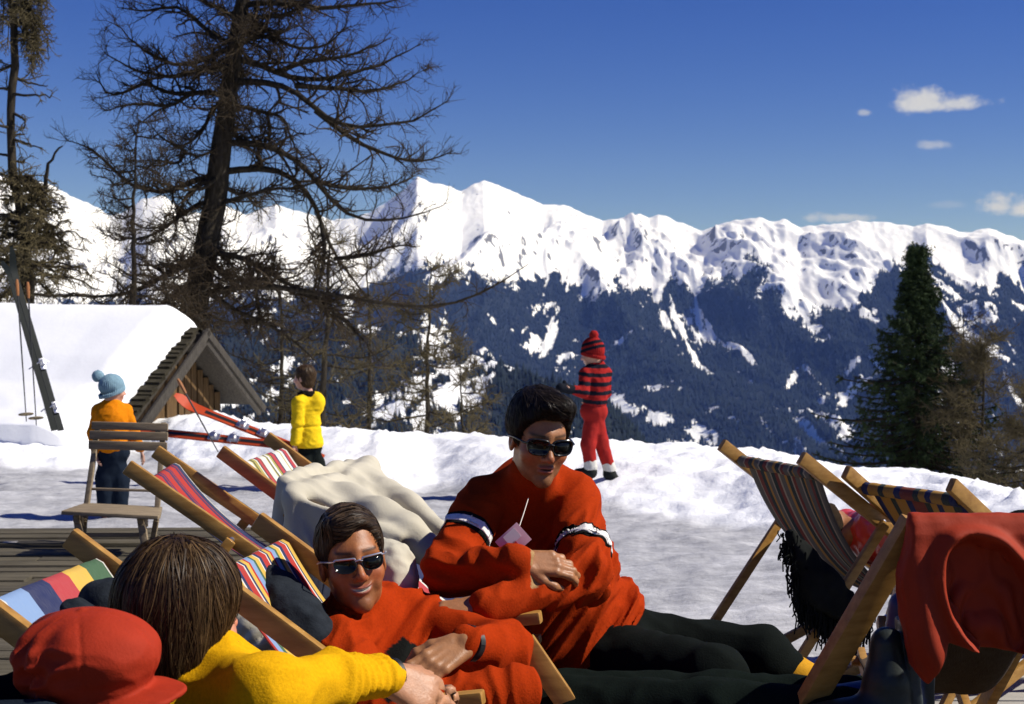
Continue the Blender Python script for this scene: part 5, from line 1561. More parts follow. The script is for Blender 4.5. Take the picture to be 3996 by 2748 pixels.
def head_color(q, smile=0.0, base=None):
    base = SKIN_C if base is None else np.asarray(base)
    ax0 = np.abs(q[:, 0])
    c = np.repeat(base[None], len(q), 0)
    inface = sstep(0.03, 0.06, q[:, 1])
    red = np.exp(-(((ax0 - 0.042) / 0.022) ** 2 + ((q[:, 2] + 0.032) / 0.022) ** 2)) * inface + np.exp(-((ax0 / 0.016) ** 2 + ((q[:, 2] + 0.03) / 0.014) ** 2)) * sstep(0.09, 0.105, q[:, 1])
    c = c * (1 - 0.35 * red[:, None] * np.array([-0.15, 0.75, 0.75]))
    mz = -0.0605 + 0.010 * smile * (ax0 / 0.026) ** 2
    wid = 0.024 + 0.006 * smile
    lip = sstep(1.15, 0.85, np.sqrt((ax0 / wid) ** 2 + ((q[:, 2] - mz + 0.001) / 0.0125) ** 2)) * sstep(0.078, 0.088, q[:, 1])
    c = c * (1 - lip[:, None]) + LIP_C * lip[:, None]
    slit = sstep(1.1, 0.7, np.sqrt((ax0 / (wid * 0.9)) ** 2 + ((q[:, 2] - mz + 0.0005) / (0.0022 + 0.002 * smile)) ** 2)) * sstep(0.078, 0.086, q[:, 1])
    inner = np.array([0.55, 0.50, 0.42]) if smile > 0.4 else np.array([0.06, 0.02, 0.015])
    c = c * (1 - slit[:, None]) + inner * slit[:, None]
    mott = 0.16 * noise3(q * 45) + 0.14 * noise3(q * 120 + 7)
    c = c * (1 + mott[:, None] * np.array([0.6, 1.0, 1.1]))
    stub = (sstep(-0.036, -0.062, q[:, 2]) * inface * (1 - lip)) * (0.20 + 0.25 * np.abs(noise3(q * 260)))
    c = c * (1 - stub[:, None]) + np.array([0.05, 0.035, 0.03]) * stub[:, None] * 0.5
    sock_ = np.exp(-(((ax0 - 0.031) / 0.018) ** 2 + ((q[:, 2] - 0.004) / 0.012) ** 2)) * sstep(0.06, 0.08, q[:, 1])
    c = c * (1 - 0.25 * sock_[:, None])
    brow = np.exp(-(((q[:, 2] - 0.031 - 0.10 * (ax0 - 0.03)) / 0.0045) ** 2)) * sstep(0.010, 0.016, ax0) * sstep(0.056, 0.048, ax0) * sstep(0.055, 0.07, q[:, 1])
    c = c * (1 - 0.8 * brow[:, None])
    return np.clip(c, 0, 1)

def hand_caps(wrist, fwd, back, thumb_side=1, curl=(0.35, 0.45, 0.35), spread=1.0, s=1.0, thumb_curl=0.4):
    u = np.asarray(fwd, float); u /= np.linalg.norm(u)
    n = np.asarray(back, float); n = n - (n @ u) * u; n /= np.linalg.norm(n)
    v = np.cross(u, n) * thumb_side
    w0 = np.asarray(wrist, float)
    out = []
    kn = [(0.086, 0.029), (0.091, 0.009), (0.086, -0.011), (0.076, -0.029)]
    ln = [(0.042, 0.026, 0.020), (0.046, 0.029, 0.021), (0.043, 0.027, 0.021), (0.034, 0.021, 0.018)]
    for i, ((a, b), L) in enumerate(zip(kn, ln)):
        k = w0 + (u * a + v * b * spread) * s
        out.append((w0 + (u * 0.008 + v * b * 0.62) * s, k, 0.0165 * s, 0.0115 * s))
        ang = 0.0; p = k; sp = (b / 0.03) * 0.10 * spread
        for j, l in enumerate(L):
            ang += curl[j] * (1 + 0.12 * (i - 1))
            dr = (u + v * sp) * math.cos(ang) - n * math.sin(ang)
            q = p + dr * l * s
            r = (0.0102, 0.0092, 0.0082, 0.0070)
            out.append((p, q, (r[j] if i < 3 else r[j] * 0.88) * s, (r[j + 1] if i < 3 else r[j + 1] * 0.88) * s))
            p = q
    t0 = w0 + (u * 0.018 + v * 0.020) * s
    t1 = t0 + (u * 0.034 + v * 0.022 - n * 0.010) * s
    t2 = t1 + (u * 0.034 * math.cos(thumb_curl) + v * 0.010 - n * 0.034 * math.sin(thumb_curl)) * s
    t3 = t2 + (u * 0.026 * math.cos(thumb_curl * 1.6) - v * 0.002 - n * 0.026 * math.sin(thumb_curl * 1.6)) * s
    out += [(t0, t1, 0.0165 * s, 0.0125 * s), (t1, t2, 0.0120 * s, 0.0105 * s), (t2, t3, 0.0105 * s, 0.0080 * s)]
    return out
def caps_sdf(p, caps, k=0.007):
    ends = np.array([c_[i] for c_ in caps for i in (0, 1)]); cen = ends.mean(0)
    rad = np.linalg.norm(ends - cen, axis=1).max() + 0.02
    dd = np.linalg.norm(p - cen, axis=1)
    out = dd - rad
    near = dd < rad + 0.05
    if near.any(): out[near] = caps_near(p[near], caps, k)
    return out
def caps_near(p, caps, k=0.007):
    d = None
    for a, b, ra, rb in caps:
        q = cap(p, a, b, ra, rb)
        d = q if d is None else smin(d, q, k)
    return d

def body_mesh(name, fn, boxes, coarse, parent, colfn, lo, hi):
    """one skin mesh: the same field sampled finely in the boxes (head, hands), coarsely elsewhere"""
    vs, fs, off = [], [], 0
    def outside(V):
        k = np.ones(len(V), bool)
        for (l, h_, _) in boxes:
            k &= ~((V > l + coarse * 0.6).all(1) & (V < h_ - coarse * 0.6).all(1))
        return k
    parts = [surf(fn, lo, hi, coarse, outside)] + [surf(fn, l, h_, hh) for l, h_, hh in boxes]
    for V, Fq in parts:
        vs.append(V); fs.append(Fq + off); off += len(V)
    V = np.concatenate(vs)
    return mk(name, V, np.concatenate(fs), SKIN, parent, cols=colfn(V))

def strands(name, fn, n, flow, cols, parent, starts, rng, steps=12, step=0.012, width=0.0016, lift=0.002, jitter=0.25, taper=True, wav=0.0):
    """ribbons of hair that follow the hair surface fn along flow(p)"""
    def grad(p):
        e = 0.0015
        g = np.stack([fn(p + np.eye(3)[k] * e) - fn(p - np.eye(3)[k] * e) for k in range(3)], 1)
        return g / np.maximum(np.linalg.norm(g, axis=1, keepdims=True), 1e-9)
    p = starts[rng.randint(0, len(starts), n)] + rng.normal(size=(n, 3)) * 0.002
    off = rng.uniform(0.2, 1.0, n) * lift
    jit = rng.normal(size=(n, 3)) * jitter
    pts, nrs = [], []
    ln = rng.uniform(0.6, 1.25, n)[:, None]
    for k in range(steps):
        g = grad(p)
        p = p - g * (fn(p) - off)[:, None]
        pts.append(p.copy()); nrs.append(g)
        v = flow(p) + jit
        v = v - (v * g).sum(1, keepdims=True) * g
        v /= np.maximum(np.linalg.norm(v, axis=1, keepdims=True), 1e-6)
        p = p + v * step * ln
    pl = np.stack(pts, 1); nr = np.stack(nrs, 1)
    tg = np.gradient(pl, axis=1)
    sd = np.cross(tg, nr); sd /= np.maximum(np.linalg.norm(sd, axis=2, keepdims=True), 1e-9)
    w = width * (np.linspace(1, 0.15, steps) if taper else np.ones(steps))[None, :, None] * rng.uniform(0.6, 1.5, n)[:, None, None]
    tw = nr * (rng.uniform(-0.6, 0.6, n)[:, None, None])
    V = np.stack([pl - (sd + tw) * w, pl + (sd + tw) * w], 2).reshape(-1, 3)
    base = np.arange(n)[:, None] * steps * 2 + np.arange(steps - 1)[None] * 2
    Fq = np.stack([base, base + 1, base + 3, base + 2], -1).reshape(-1, 4)
    ci = cols[rng.randint(0, len(cols), n)] * rng.uniform(0.65, 1.35, (n, 1))
    C = np.repeat(ci, steps * 2, 0)
    return mk(name, V, Fq, HAIR, parent, cols=C)

def sunglasses(parent, c, M, s, style):
    def W3(x, y, z): return c + M @ (np.array([x, y, z]) * s)
    th = MB(); fr = MB()
    g = bpy.data.objects.new('sunglasses', None); COL.objects.link(g); g.parent = parent
    ORIG[g.name] = origin(parent).copy()
    n = 26
    an = np.linspace(0, 2 * np.pi, n, endpoint=False)
    for sx in (-1, 1):
        if style == 'chunky':
            cx, a, b, ex = 0.0335, 0.0285, 0.0205, 3.2
        else:
            cx, a, b, ex = 0.0330, 0.0260, 0.0190, 2.5
        ca, sa = np.cos(an), np.sin(an)
        x = np.sign(ca) * np.abs(ca) ** (2 / ex) * a; z = np.sign(sa) * np.abs(sa) ** (2 / ex) * b
        x = x * (1 + 0.10 * z / b) + 0.0
        if style != 'chunky': z = np.minimum(z, b * 0.72); 
        X = sx * (cx + x); Z = z + 0.004 + (0.0015 * x / a if style == 'chunky' else 0.0015 * x / a)
        Y = 0.1085 - 3.4 * np.maximum(np.abs(X) - 0.010, 0) ** 2
        ring = [W3(X[i], Y[i], Z[i]) for i in range(n)]
        ctr = W3(sx * cx, 0.1085 - 3.4 * (cx - 0.010) ** 2 + 0.0035, 0.004)
        ringb = [W3(X[i], Y[i] - 0.003, Z[i]) for i in range(n)]
        Vv = ring + [ctr] + ringb
        Ff = [(i, (i + 1) % n, n) if sx > 0 else ((i + 1) % n, i, n) for i in range(n)]
        Ff += [(i, (i + 1) % n, n + 1 + (i + 1) % n, n + 1 + i) for i in range(n)]
        mk('lens', Vv, Ff, LENS, g)
        loop = [W3(X[i % n], Y[i % n], Z[i % n]) for i in range(n + 1)]
        if style == 'chunky':
            fr.tube(loop, 0.0034 * s, 8, False)
        else:
            fr.tube(loop, 0.0012 * s, 6, False)
            top = [W3(X[i], Y[i] + 0.001, Z[i] + 0.001) for i in range(2, 12)]
            th.tube(top, 0.0027 * s, 8)
        xe = cx + a * 1.02; ye = 0.1085 - 3.4 * (xe - 0.010) ** 2
        tz = 0.012 if style == 'chunky' else 0.016
        (fr if style == 'chunky' else th).tube([W3(sx * (xe - .002), ye, tz), W3(sx * (xe + 0.008), ye - 0.010, tz), W3(sx * 0.080, 0.030, tz - 0.001), W3(sx * 0.084, -0.012, tz - 0.006)], (0.0034 if style == 'chunky' else 0.0020) * s, 7)
    by = 0.1085
    (fr if style == 'chunky' else th).tube([W3(-0.0085, by, 0.010), W3(0, by + 0.002, 0.0125), W3(0.0085, by, 0.010)], (0.0036 if style == 'chunky' else 0.0022) * s, 8)
    fr.build('frame', FRAME_B if style == 'chunky' else FRAME_B, g)
    if th.v: th.build('brow_bar', FRAME_S, g)
    return g
def interp_cut(q, ys, zs):
    return np.interp(q[:, 1], ys, zs) - q[:, 2]
RED1 = np.array([0.335, 0.031, 0.004]); BLK = np.array([0.010, 0.011, 0.010]); WHT = np.array([0.78, 0.74, 0.70])
DKP = np.array([0.0065, 0.0085, 0.0075]); SOCK = np.array([0.55, 0.27, 0.02])

# ------------------------------------------------------------------ the man sitting with folded arms
def seated_man():
    c = P(2103, 1716, 3.70); s = 0.945
    yaw, pit, rol = R(16), R(9), R(-4)
    fwd = np.array([math.sin(yaw) * math.cos(pit), -math.cos(yaw) * math.cos(pit), -math.sin(pit)])
    M = axes(fwd, (math.sin(-rol), 0, 1))
    loc = lambda p: ((p - c) @ M) / s
    nb = P(2055, 1945, 3.84)
    shA, elA, wrA = P(1885, 1950, 3.78), P(1752, 2232, 3.56), P(2022, 2196, 3.44)
    shB, elB, wrB = P(2242, 1945, 3.82), P(2285, 2245, 3.56), P(1885, 2368, 3.38)
    pel = P(2340, 2560, 3.90)
    hipA, knA = P(2440, 2530, 3.94), P(2970, 2562, 3.82)
    hipB, knB = P(2400, 2600, 3.80), P(2790, 2650, 3.52)
    anA = knA + np.array([0.38, -0.05, -0.22]); anB = knB + np.array([0.16, -0.05, -0.36])
    chest, belly = P(2085, 2090, 3.88), P(2190, 2330, 3.90)
    handA = hand_caps(wrA + np.array([0.010, 0, 0]), (1.0, 0.10, -0.05), (0.05, -0.80, 0.60), 1, (0.45, 0.6, 0.5), 0.85, 0.95)
    handB = hand_caps(wrB - np.array([0.008, 0, 0]), (-1.0, -0.12, -0.10), (0.0, -0.35, 0.95), 1, (0.45, 0.6, 0.4), 0.85, 0.98)
    man = thing('person', (pel[0], pel[1], 0.0), 'man in red jacket with white arm stripes sitting with arms folded', 'person')
    def body(p):
        d = head_parts(loc(p)) * s
        d = smin(d, chain(p, [c + M @ np.array([0, -0.022, -0.05]), nb], [0.054, 0.062], 0.03), 0.03)
        d = smin(d, chain(p, [nb, chest, belly, pel], [0.06, 0.085, 0.09, 0.10], 0.05), 0.05)
        d = smin(d, chain(p, [nb, shA, elA, wrA], [0.05, 0.050, 0.038, 0.026], 0.03), 0.02)
        d = smin(d, chain(p, [nb, shB, elB, wrB], [0.05, 0.050, 0.038, 0.026], 0.03), 0.02)
        d = smin(d, caps_sdf(p, handA), 0.008); d = smin(d, caps_sdf(p, handB), 0.008)
        d = smin(d, chain(p, [pel, hipA, knA, anA], [0.09, 0.075, 0.05, 0.036], 0.03), 0.03)
        d = smin(d, chain(p, [pel, hipB, knB, anB], [0.09, 0.075, 0.05, 0.036], 0.03), 0.03)
        return d
    def bcol(V):
        q = loc(V); col = head_color(q, 0.0)
        far = np.linalg.norm(V - c, axis=1) > 0.2
        col[far] = SKIN_C * np.array([1.05, 1.1, 1.15])
        return col
    hb = lambda w, r: (w - r, w + r)
    lo = np.minimum.reduce([c, shA, elA, anB, wrB]) - 0.2; hi = np.maximum.reduce([c, shB, knA, anA]) + 0.2
    bx = [(c - np.array([.12, .16, .15]), c + np.array([.12, .13, .16]), 0.0028)]
    for w, dv in ((wrA, (0.07, 0, 0)), (wrB, (-0.07, 0, 0))):
        w = w + np.array(dv); bx.append((w - 0.10, w + 0.10, 0.0034))
    body_mesh('body', body, bx, 0.014, man, bcol, lo, hi)
    # ---- jacket
    def jacket(p):
        t = ell(p, chest + np.array([0, 0.0, 0.0]), (0.165, 0.120, 0.205))
        t = smin(t, ell(p, belly, (0.160, 0.130, 0.18)), 0.08)
        t = smin(t, ell(p, P(2330, 2430, 3.90), (0.150, 0.145, 0.115), rot((0, 1, 0), 0.6)), 0.07)
        t = smin(t, ell(p, P(2215, 2540, 3.86), (0.120, 0.130, 0.110)), 0.05)
        sh = chain(p, [shA + (0.02, 0, 0.0), P(2060, 1905, 3.85), shB], [0.060, 0.075, 0.062], 0.04)
        t = smin(t, sh, 0.06)
        # sleeves
        a = chain(p, [shA, elA], [0.064, 0.058], 0.02); a2 = chain(p, [elA, wrA - (0.005, 0, 0)], [0.058, 0.046], 0.02)
        A = smin(a, a2, 0.022)
        b = chain(p, [shB, elB], [0.068, 0.062], 0.02); b2 = chain(p, [elB, wrB + (0.008, 0, 0)], [0.062, 0.042], 0.02)
        B = smin(b, b2, 0.024)
        cr = lambda q, x0, r0: np.exp(-((np.linalg.norm(q - x0, axis=1) / r0) ** 2))
        # elbow and sleeve creases radiate from the bends
        A = A + fold(p @ rot((0, 1, 0), 0.25), (9, 9, 22), 0.022, 1) * (0.45 + cr(p, elA, 0.14)) + wr(p, (7, 7, 7), 0.014, 3)
        B = B + fold(p @ rot((0, 1, 0), 0.7), (26, 8, 8), 0.030, 5) * (0.35 + 1.2 * cr(p, elB, 0.16)) + wr(p, (7, 7, 7), 0.014, 6)
        # slanting folds across the chest
        tw = np.stack([p @ np.array([0.81, 0, -0.58]), p[:, 1], p @ np.array([0.58, 0, 0.81])], 1)
        lowm = sstep(0.10, 0.02, (p - chest)[:, 2])
        t = t + lowm * (fold(tw, (15, 4, 2.2), 0.055, 9) + fold(tw, (30, 8, 4), 0.020, 4)) + wr(p, (7, 7, 6), 0.010, 2)
        d = smin(t, A, 0.020); d = smin(d, B, 0.020)
        # collar
        ax_ = (c + M @ np.array([0, -0.025, -0.085])); 
        col = chain(p, [nb + (0, 0, -0.01), ax_ + (0, 0, -0.010)], [0.074, 0.062], 0.02)
        d = smin(d, col, 0.03)
        # slanting hem over the thigh
        hn = np.array([0.74, -0.05, -0.66]); hn /= np.linalg.norm(hn)
        d = smax(d, (p - P(2355, 2475, 3.85)) @ hn - 0.045 + 0.006 * noise3(p * 14), 0.012)
        return d
    def jcol(V):
        col = np.repeat(RED1[None], len(V), 0)
        for a, b, t0, ref in ((shA, elA, 0.52, 0), (shB, elB, 0.66, 1)):
            ab = b - a; L = np.linalg.norm(ab); t = ((V - a) @ ab) / L
            near = np.linalg.norm(V - a - np.clip(t, 0, L)[:, None] * ab / L, axis=1) < 0.098
            near &= (np.abs((V - a) @ ab / L - t0 * L) < 0.06)
            x = np.abs(t - t0 * L + (0.018 if ref else 0.0) * ((V - a)[:, 0] > 0))
            near &= ~((V[:, 0] > a[0] + 0.075) if not ref else (V[:, 0] < a[0] - 0.085))
            pass
        # pale knitted cuff
        for w, sg in ((wrA, 1),):
            k = (np.linalg.norm(V - w, axis=1) < 0.075) & ((V - w)[:, 0] * sg > 0.030)
            col[k] = np.array([0.36, 0.22, 0.10])
        return col
    sdf_obj('jacket', jacket, np.minimum.reduce([shA, elA, wrB, P(2100, 2680, 3.7)]) - 0.13, np.maximum.reduce([shB, P(2540, 2640, 3.95), c + M @ np.array([0, 0, -0.06])]) + np.array([0.13, 0.16, 0.06]), 0.0055, CLOTH_A, man, jcol)
    for a, b, t0, tl_ in ((shA, elA, 0.52, 0.0), (shB, elB, 0.68, 0.0)):
        ab = b - a; L_ = np.linalg.norm(ab); ab = ab / L_
        ctr = a + ab * t0 * L_
        sk = np.array([0.0, 0.0, 0.0])
        for wd, pr, nm, cc in ((0.0225, 0.0022, 'black_band', BLK), (0.0120, 0.0042, 'white_band', WHT)):
            def band(p):
                r_ = np.linalg.norm((p - ctr) - ((p - ctr) @ ab)[:, None] * ab, axis=1)
                return smax(smax(jacket(p) - pr, np.abs((p - ctr) @ ab) - wd, 0.001), r_ - 0.115, 0.001)
            sdf_obj(nm, band, ctr - 0.13, ctr + 0.13, 0.0036, CLOTH_A, man, lambda V, cc=cc: np.repeat(cc[None], len(V), 0), keep=(lambda V: (V[:, 0] < a[0] + 0.074)) if a is shA else (lambda V: V[:, 0] > a[0] - 0.078))
    # ---- breeches
    def pants(p):
        d = ell(p, pel + np.array([0.03, 0, 0.0]), (0.17, 0.145, 0.13))
        d = smin(d, chain(p, [hipA, knA], [0.105, 0.080], 0.03), 0.05)
        d = smin(d, chain(p, [knA, knA + (anA - knA) * 0.16], [0.080, 0.058], 0.02), 0.02)
        d = smin(d, chain(p, [hipB, knB], [0.112, 0.084], 0.03), 0.04)
        d = smin(d, chain(p, [knB, knB + (anB - knB) * 0.25], [0.082, 0.055], 0.02), 0.02)
        return d + fold(p, (9, 9, 9), 0.012, 2) + wr(p, (22, 22, 22), 0.004)
    sdf_obj('breeches', pants, np.minimum.reduce([pel, knB, hipB]) - 0.22, np.maximum.reduce([knA, hipA]) + 0.16, 0.009, CLOTH_A, man, lambda V: np.repeat(DKP[None], len(V), 0))
    def socks(p):
        d = None
        for k, a in ((knA, anA), (knB, anB)):
            q = chain(p, [k + (a - k) * 0.12, k + (a - k) * 0.45, a, a + np.array([0.10, -0.02, -0.05])], [0.054, 0.060, 0.042, 0.040], 0.02)
            d = q if d is None else np.minimum(d, q)
        t = p @ ((anA - knA) / np.linalg.norm(anA - knA))
        return d + wr(p, (20, 20, 20), 0.003)
    sdf_obj('socks', socks, np.minimum(anA, anB) - 0.12, np.maximum(knA, knB) + 0.12, 0.007, CLOTH_A, man, lambda V: np.repeat(SOCK[None], len(V), 0))
    for a in (anA, anB):
        MB().box(a + np.array([0.07, -0.01, -0.075]), (0.14, -0.02, 0), (0.006, 0.045, 0), (0, 0, 0.045), 0.03).build('boot', SKI_DRK, man)
    # ---- hair
    hc = np.array([[0.018, 0.013, 0.010], [0.026, 0.018, 0.012], [0.012, 0.009, 0.008]])
    def hair(p):
        q = loc(p)
        d = ell(q, (0.004, -0.012, 0.052), (0.081, 0.102, 0.093))
        d = smin(d, ell(q, (-0.02, 0.062, 0.105), (0.050, 0.036, 0.026)), 0.03)
        cut = interp_cut(q, [-0.12, -0.07, -0.03, 0.005, 0.028, 0.045, 0.070, 0.10], [-0.060, -0.055, -0.030, 0.018, -0.014, 0.040, 0.076, 0.082])
        d = smax(d, cut * 0.75, 0.010)
        return (d + 0.004 * noise3(q * 45) + 0.008 * noise3(q * 20 + 5)) * s
    hlo, hhi = c - 0.16, c + 0.17
    V, Fq = surf(hair, hlo, hhi, 0.004)
    mk('hair', V, Fq, HAIR, man, cols=np.repeat(hc[:1] * 0.8, len(V), 0))
    rng = np.random.RandomState(5)
    fl = lambda p: (M @ np.array([-0.55, 0.65, -0.35]))[None] + 0.9 * ((loc(p)[:, :1] > 0.03) * (M @ np.array([0.1, -0.3, -1.0]))[None] + (loc(p)[:, :1] < -0.055) * (M @ np.array([0.0, -0.3, -1.0]))[None]) + (loc(p)[:, 1:2] < -0.03) * (M @ np.array([0, -0.8, -0.9]))[None]
    strands('hair_strands', hair, 4800, fl, hc * 1.0, man, V, rng, 10, 0.009, 0.0008, 0.007, 0.25)
    sunglasses(man, c, M, s, 'chunky')
    # ---- lift pass on its cord
    card_c = P(2003, 2110, 3.50)
    tu = P(2040, 2078, 3.50) - P(1960, 2150, 3.50); tu /= np.linalg.norm(tu); tn = np.array([0, -1.0, 0.25]); tv = np.cross(tn, tu); tv /= np.linalg.norm(tv)
    ps = thing('lift_pass', card_c, 'pink and white lift pass card hanging on a cord at the seated man\'s chest', 'card')
    MB().box(card_c, tu * 0.036, tv * 0.028, tn / np.linalg.norm(tn) * 0.0012, 0.0006).build('card', mat('pink_card', (0.62, 0.36, 0.42), 0.5, 0.05, 20, spec=0.3), ps)
    MB().box(card_c + tv * 0.009 - np.array([0, 0.0022, 0]) + tu * 0.004, tu * 0.018, tv * 0.014, tn * 0.0006).build('white_label', mat('white_paper', (0.8, 0.78, 0.74), 0.6, 0.05, 20), ps)
    MB().box(card_c - tv * 0.010 - np.array([0, 0.0022, 0]) - tu * 0.006, tu * 0.010, tv * 0.008, tn * 0.0006).build('red_mark', mat('red_print', (0.6, 0.05, 0.04), 0.6, 0.05, 20), ps)
    MB().tube([P(2062, 1945, 3.64), P(2045, 2000, 3.57), P(2025, 2060, 3.52), card_c + tu * 0.03], 0.0011, 6).build('cord', mat('pale_cord', (0.7, 0.62, 0.55), 0.8, 0.05, 20), ps)
    return dict(wrB=wrB)
seated_man()

# ------------------------------------------------------------------ the reclining man
def reclining_man():
    c = P(1376, 2195, 3.32); s = 0.955
    yaw, pit = R(15), R(-6)
    fwd = np.array([math.sin(yaw) * math.cos(pit), -math.cos(yaw) * math.cos(pit), -math.sin(pit)])
    M = axes(fwd, (-0.13, 0, 1))
    loc = lambda p: ((p - c) @ M) / s
    nb = P(1450, 2445, 3.38)
    shR, elR, wrR = P(1300, 2530, 3.24), P(1490, 2790, 3.00), P(2020, 2690, 3.05)
    shL, elL, wrL = P(1640, 2468, 3.44), P(1962, 2545, 3.26), P(1815, 2510, 3.09)
    chest, belly, pel = P(1530, 2580, 3.40), P(1780, 2720, 3.42), P(2080, 2830, 3.42)
    knR, anR = P(2800, 2790, 3.20), P(3370, 2790, 3.10)
    knL, anL = P(2820, 2760, 3.36), P(3440, 2740, 3.30)
    handL = hand_caps(wrL + (P(1690, 2590, 3.03) - wrL) * 0.08, P(1690, 2590, 3.03) - wrL, (-0.15, -0.85, 0.5), 1, (0.25, 0.45, 0.4), 0.9, 1.0)
    handR = hand_caps(wrR - np.array([0.03, 0, 0]), (0.45, 0.6, -0.65), (0.5, -0.6, 0.6), -1, (0.4, 0.5, 0.4), 0.9, 1.0)
    man = thing('person', (pel[0], pel[1], 0.0), 'smiling man in red sweater and silver rimmed sunglasses lying in a deckchair', 'person')
    def body(p):
        d = head_parts(loc(p), 0.8) * s
        d = smin(d, chain(p, [c + M @ np.array([0, -0.022, -0.05]), nb], [0.055, 0.062], 0.03), 0.03)
        d = smin(d, chain(p, [nb, chest, belly, pel], [0.06, 0.085, 0.09, 0.10], 0.05), 0.05)
        d = smin(d, chain(p, [nb, shR, elR, wrR], [0.05, 0.050, 0.038, 0.027], 0.03), 0.02)
        d = smin(d, chain(p, [nb, shL, elL, wrL], [0.05, 0.050, 0.038, 0.027], 0.03), 0.02)
        d = smin(d, caps_sdf(p, handL), 0.008); d = smin(d, caps_sdf(p, handR), 0.008)
        d = smin(d, chain(p, [pel, knR, anR], [0.08, 0.05, 0.036], 0.03), 0.03)
        d = smin(d, chain(p, [pel, knL, anL], [0.08, 0.05, 0.036], 0.03), 0.03)
        return d
    def bcol(V):
        q = loc(V); col = head_color(q, 0.8, np.array([0.33, 0.120, 0.042]))
        far = np.linalg.norm(V - c, axis=1) > 0.2
        col[far] = SKIN_C * np.array([1.0, 1.08, 1.1])
        return col
    lo = np.minimum.reduce([c, shR, elR, anR, wrR]) - 0.2; hi = np.maximum.reduce([c, shL, anL, anR]) + 0.2
    hw = wrL + (P(1690, 2590, 3.03) - wrL) * 0.75
    body_mesh('body', body, [(c - np.array([.12, .16, .15]), c + np.array([.12, .13, .16]), 0.0028), (hw - 0.11, hw + 0.11, 0.0034), (wrR - .05, wrR + np.array([.2, .1, .1]), 0.004)], 0.014, man, bcol, lo, hi)
    bdir = (pel - nb) / np.linalg.norm(pel - nb)
    Mb = axes(bdir, (0.2, -0.6, 0.75))
    def sweater(p):
        t = ell(p, chest, (0.185, 0.21, 0.125), Mb)
        t = smin(t, ell(p, belly, (0.165, 0.20, 0.125), Mb), 0.06)
        sh = chain(p, [shR, nb + (0, 0.02, -0.03), shL], [0.070, 0.080, 0.074], 0.04)
        t = smin(t, sh, 0.05)
        A = smin(chain(p, [shR, elR], [0.074, 0.062], 0.02), chain(p, [elR, wrR], [0.062, 0.050], 0.02), 0.02)
        B = smin(chain(p, [shL, elL], [0.071, 0.064], 0.02), chain(p, [elL, wrL + (elL - wrL) * 0.10], [0.069, 0.044], 0.02), 0.022)
        A = A + fold(p @ rot((0, 1, 0), -0.2), (22, 7, 7), 0.020, 4) + wr(p, (8, 8, 8), 0.010, 3)
        B = B + fold(p @ rot((0, 1, 0), 0.5), (16, 8, 8), 0.022, 7) + wr(p, (7, 7, 7), 0.014, 6)
        # long folds running from the shoulder across the chest
        tw = p @ rot((0, 1, 0), -0.9)
        t = t + fold(tw, (4, 6, 15), 0.040, 3) + fold(tw, (7, 8, 28), 0.012, 5) + wr(p, (8, 8, 8), 0.010, 8)
        d = smin(t, A, 0.018); d = smin(d, B, 0.018)
        ax_ = c + M @ np.array([0, -0.02, -0.082])
        d = smin(d, chain(p, [nb, ax_], [0.076, 0.062], 0.02), 0.03)
        d = smax(d, (p - P(2060, 2820, 3.42)) @ bdir - 0.05, 0.01)
        return d
    dc = P(1570, 2545, 3.27)
    def scol(V):
        col = np.repeat((RED1 * np.array([1.0, 0.95, 0.8]))[None], len(V), 0)
        px = 1998 + F * (V[:, 0] / V[:, 1]); 
        k = (np.abs(V[:, 0] - dc[0]) / 0.043 + np.abs(V[:, 2] - dc[2]) / 0.030 < 1) & (V[:, 1] < dc[1] + 0.06)
        col[k] = BLK                                    # black lozenge coloured onto the front
        return col
    sdf_obj('sweater', sweater, np.minimum.reduce([shR, elR, wrR]) - np.array([.13, .13, .12]), np.maximum.reduce([shL, elL, pel, c + M @ np.array([0, 0, -0.07])]) + np.array([.13, .16, 0.05]), 0.0055, CLOTH_A, man, scol)
    def pants(p):
        d = chain(p, [pel, knR], [0.115, 0.078], 0.03)
        d = smin(d, chain(p, [knR, anR], [0.078, 0.055], 0.03), 0.03)
        d = smin(d, chain(p, [pel + (0.02, 0.1, 0), knL, anL], [0.11, 0.078, 0.055], 0.03), 0.03)
        return d + fold(p, (9, 9, 9), 0.012, 6) + wr(p, (24, 24, 24), 0.004)
    sdf_obj('trousers', pants, np.minimum.reduce([pel, knR, anR]) - np.array([.2, .2, .16]), np.maximum.reduce([anL, pel, knL]) + .16, 0.009, CLOTH_A, man, lambda V: np.repeat((DKP * np.array([.9, 1.1, 1.0]))[None], len(V), 0))
    # boots with the toes up
    def boot(heel, toe, wv, name, m):
        ax_ = (toe - heel); L = np.linalg.norm(ax_); ax_ /= L
        n = np.array([1.0, 0, 0]); n = n - (n @ ax_) * ax_; n /= np.linalg.norm(n)        # sole normal (away from the leg)
        Mx = np.stack([np.cross(ax_, n), ax_, n], 1)
        def fn(p):
            q = (p - heel) @ Mx
            foot = chain(q, [(0, 0.03, -0.045), (0, L * 0.45, -0.042), (0, L - 0.045, -0.036)], [0.050, 0.048, 0.036], 0.03)
            shaft = chain(q, [(0, 0.035, -0.05), (0.0, 0.015, -0.20)], [0.055, 0.060], 0.03)
            d = smin(foot, shaft, 0.03)
            d = smax(d, q[:, 2] - 0.0, 0.008)
            sole = rbox(q, (0, L / 2, 0.006), (0.046, L / 2 + 0.006, 0.013), 0.010)
            sole = smax(sole, np.abs(q[:, 0]) - (0.036 + 0.010 * np.sin(np.clip(q[:, 1] / L, 0, 1) * 2.6)), 0.006)
            return np.minimum(d, sole) + wr(p, (30, 30, 30), 0.002)
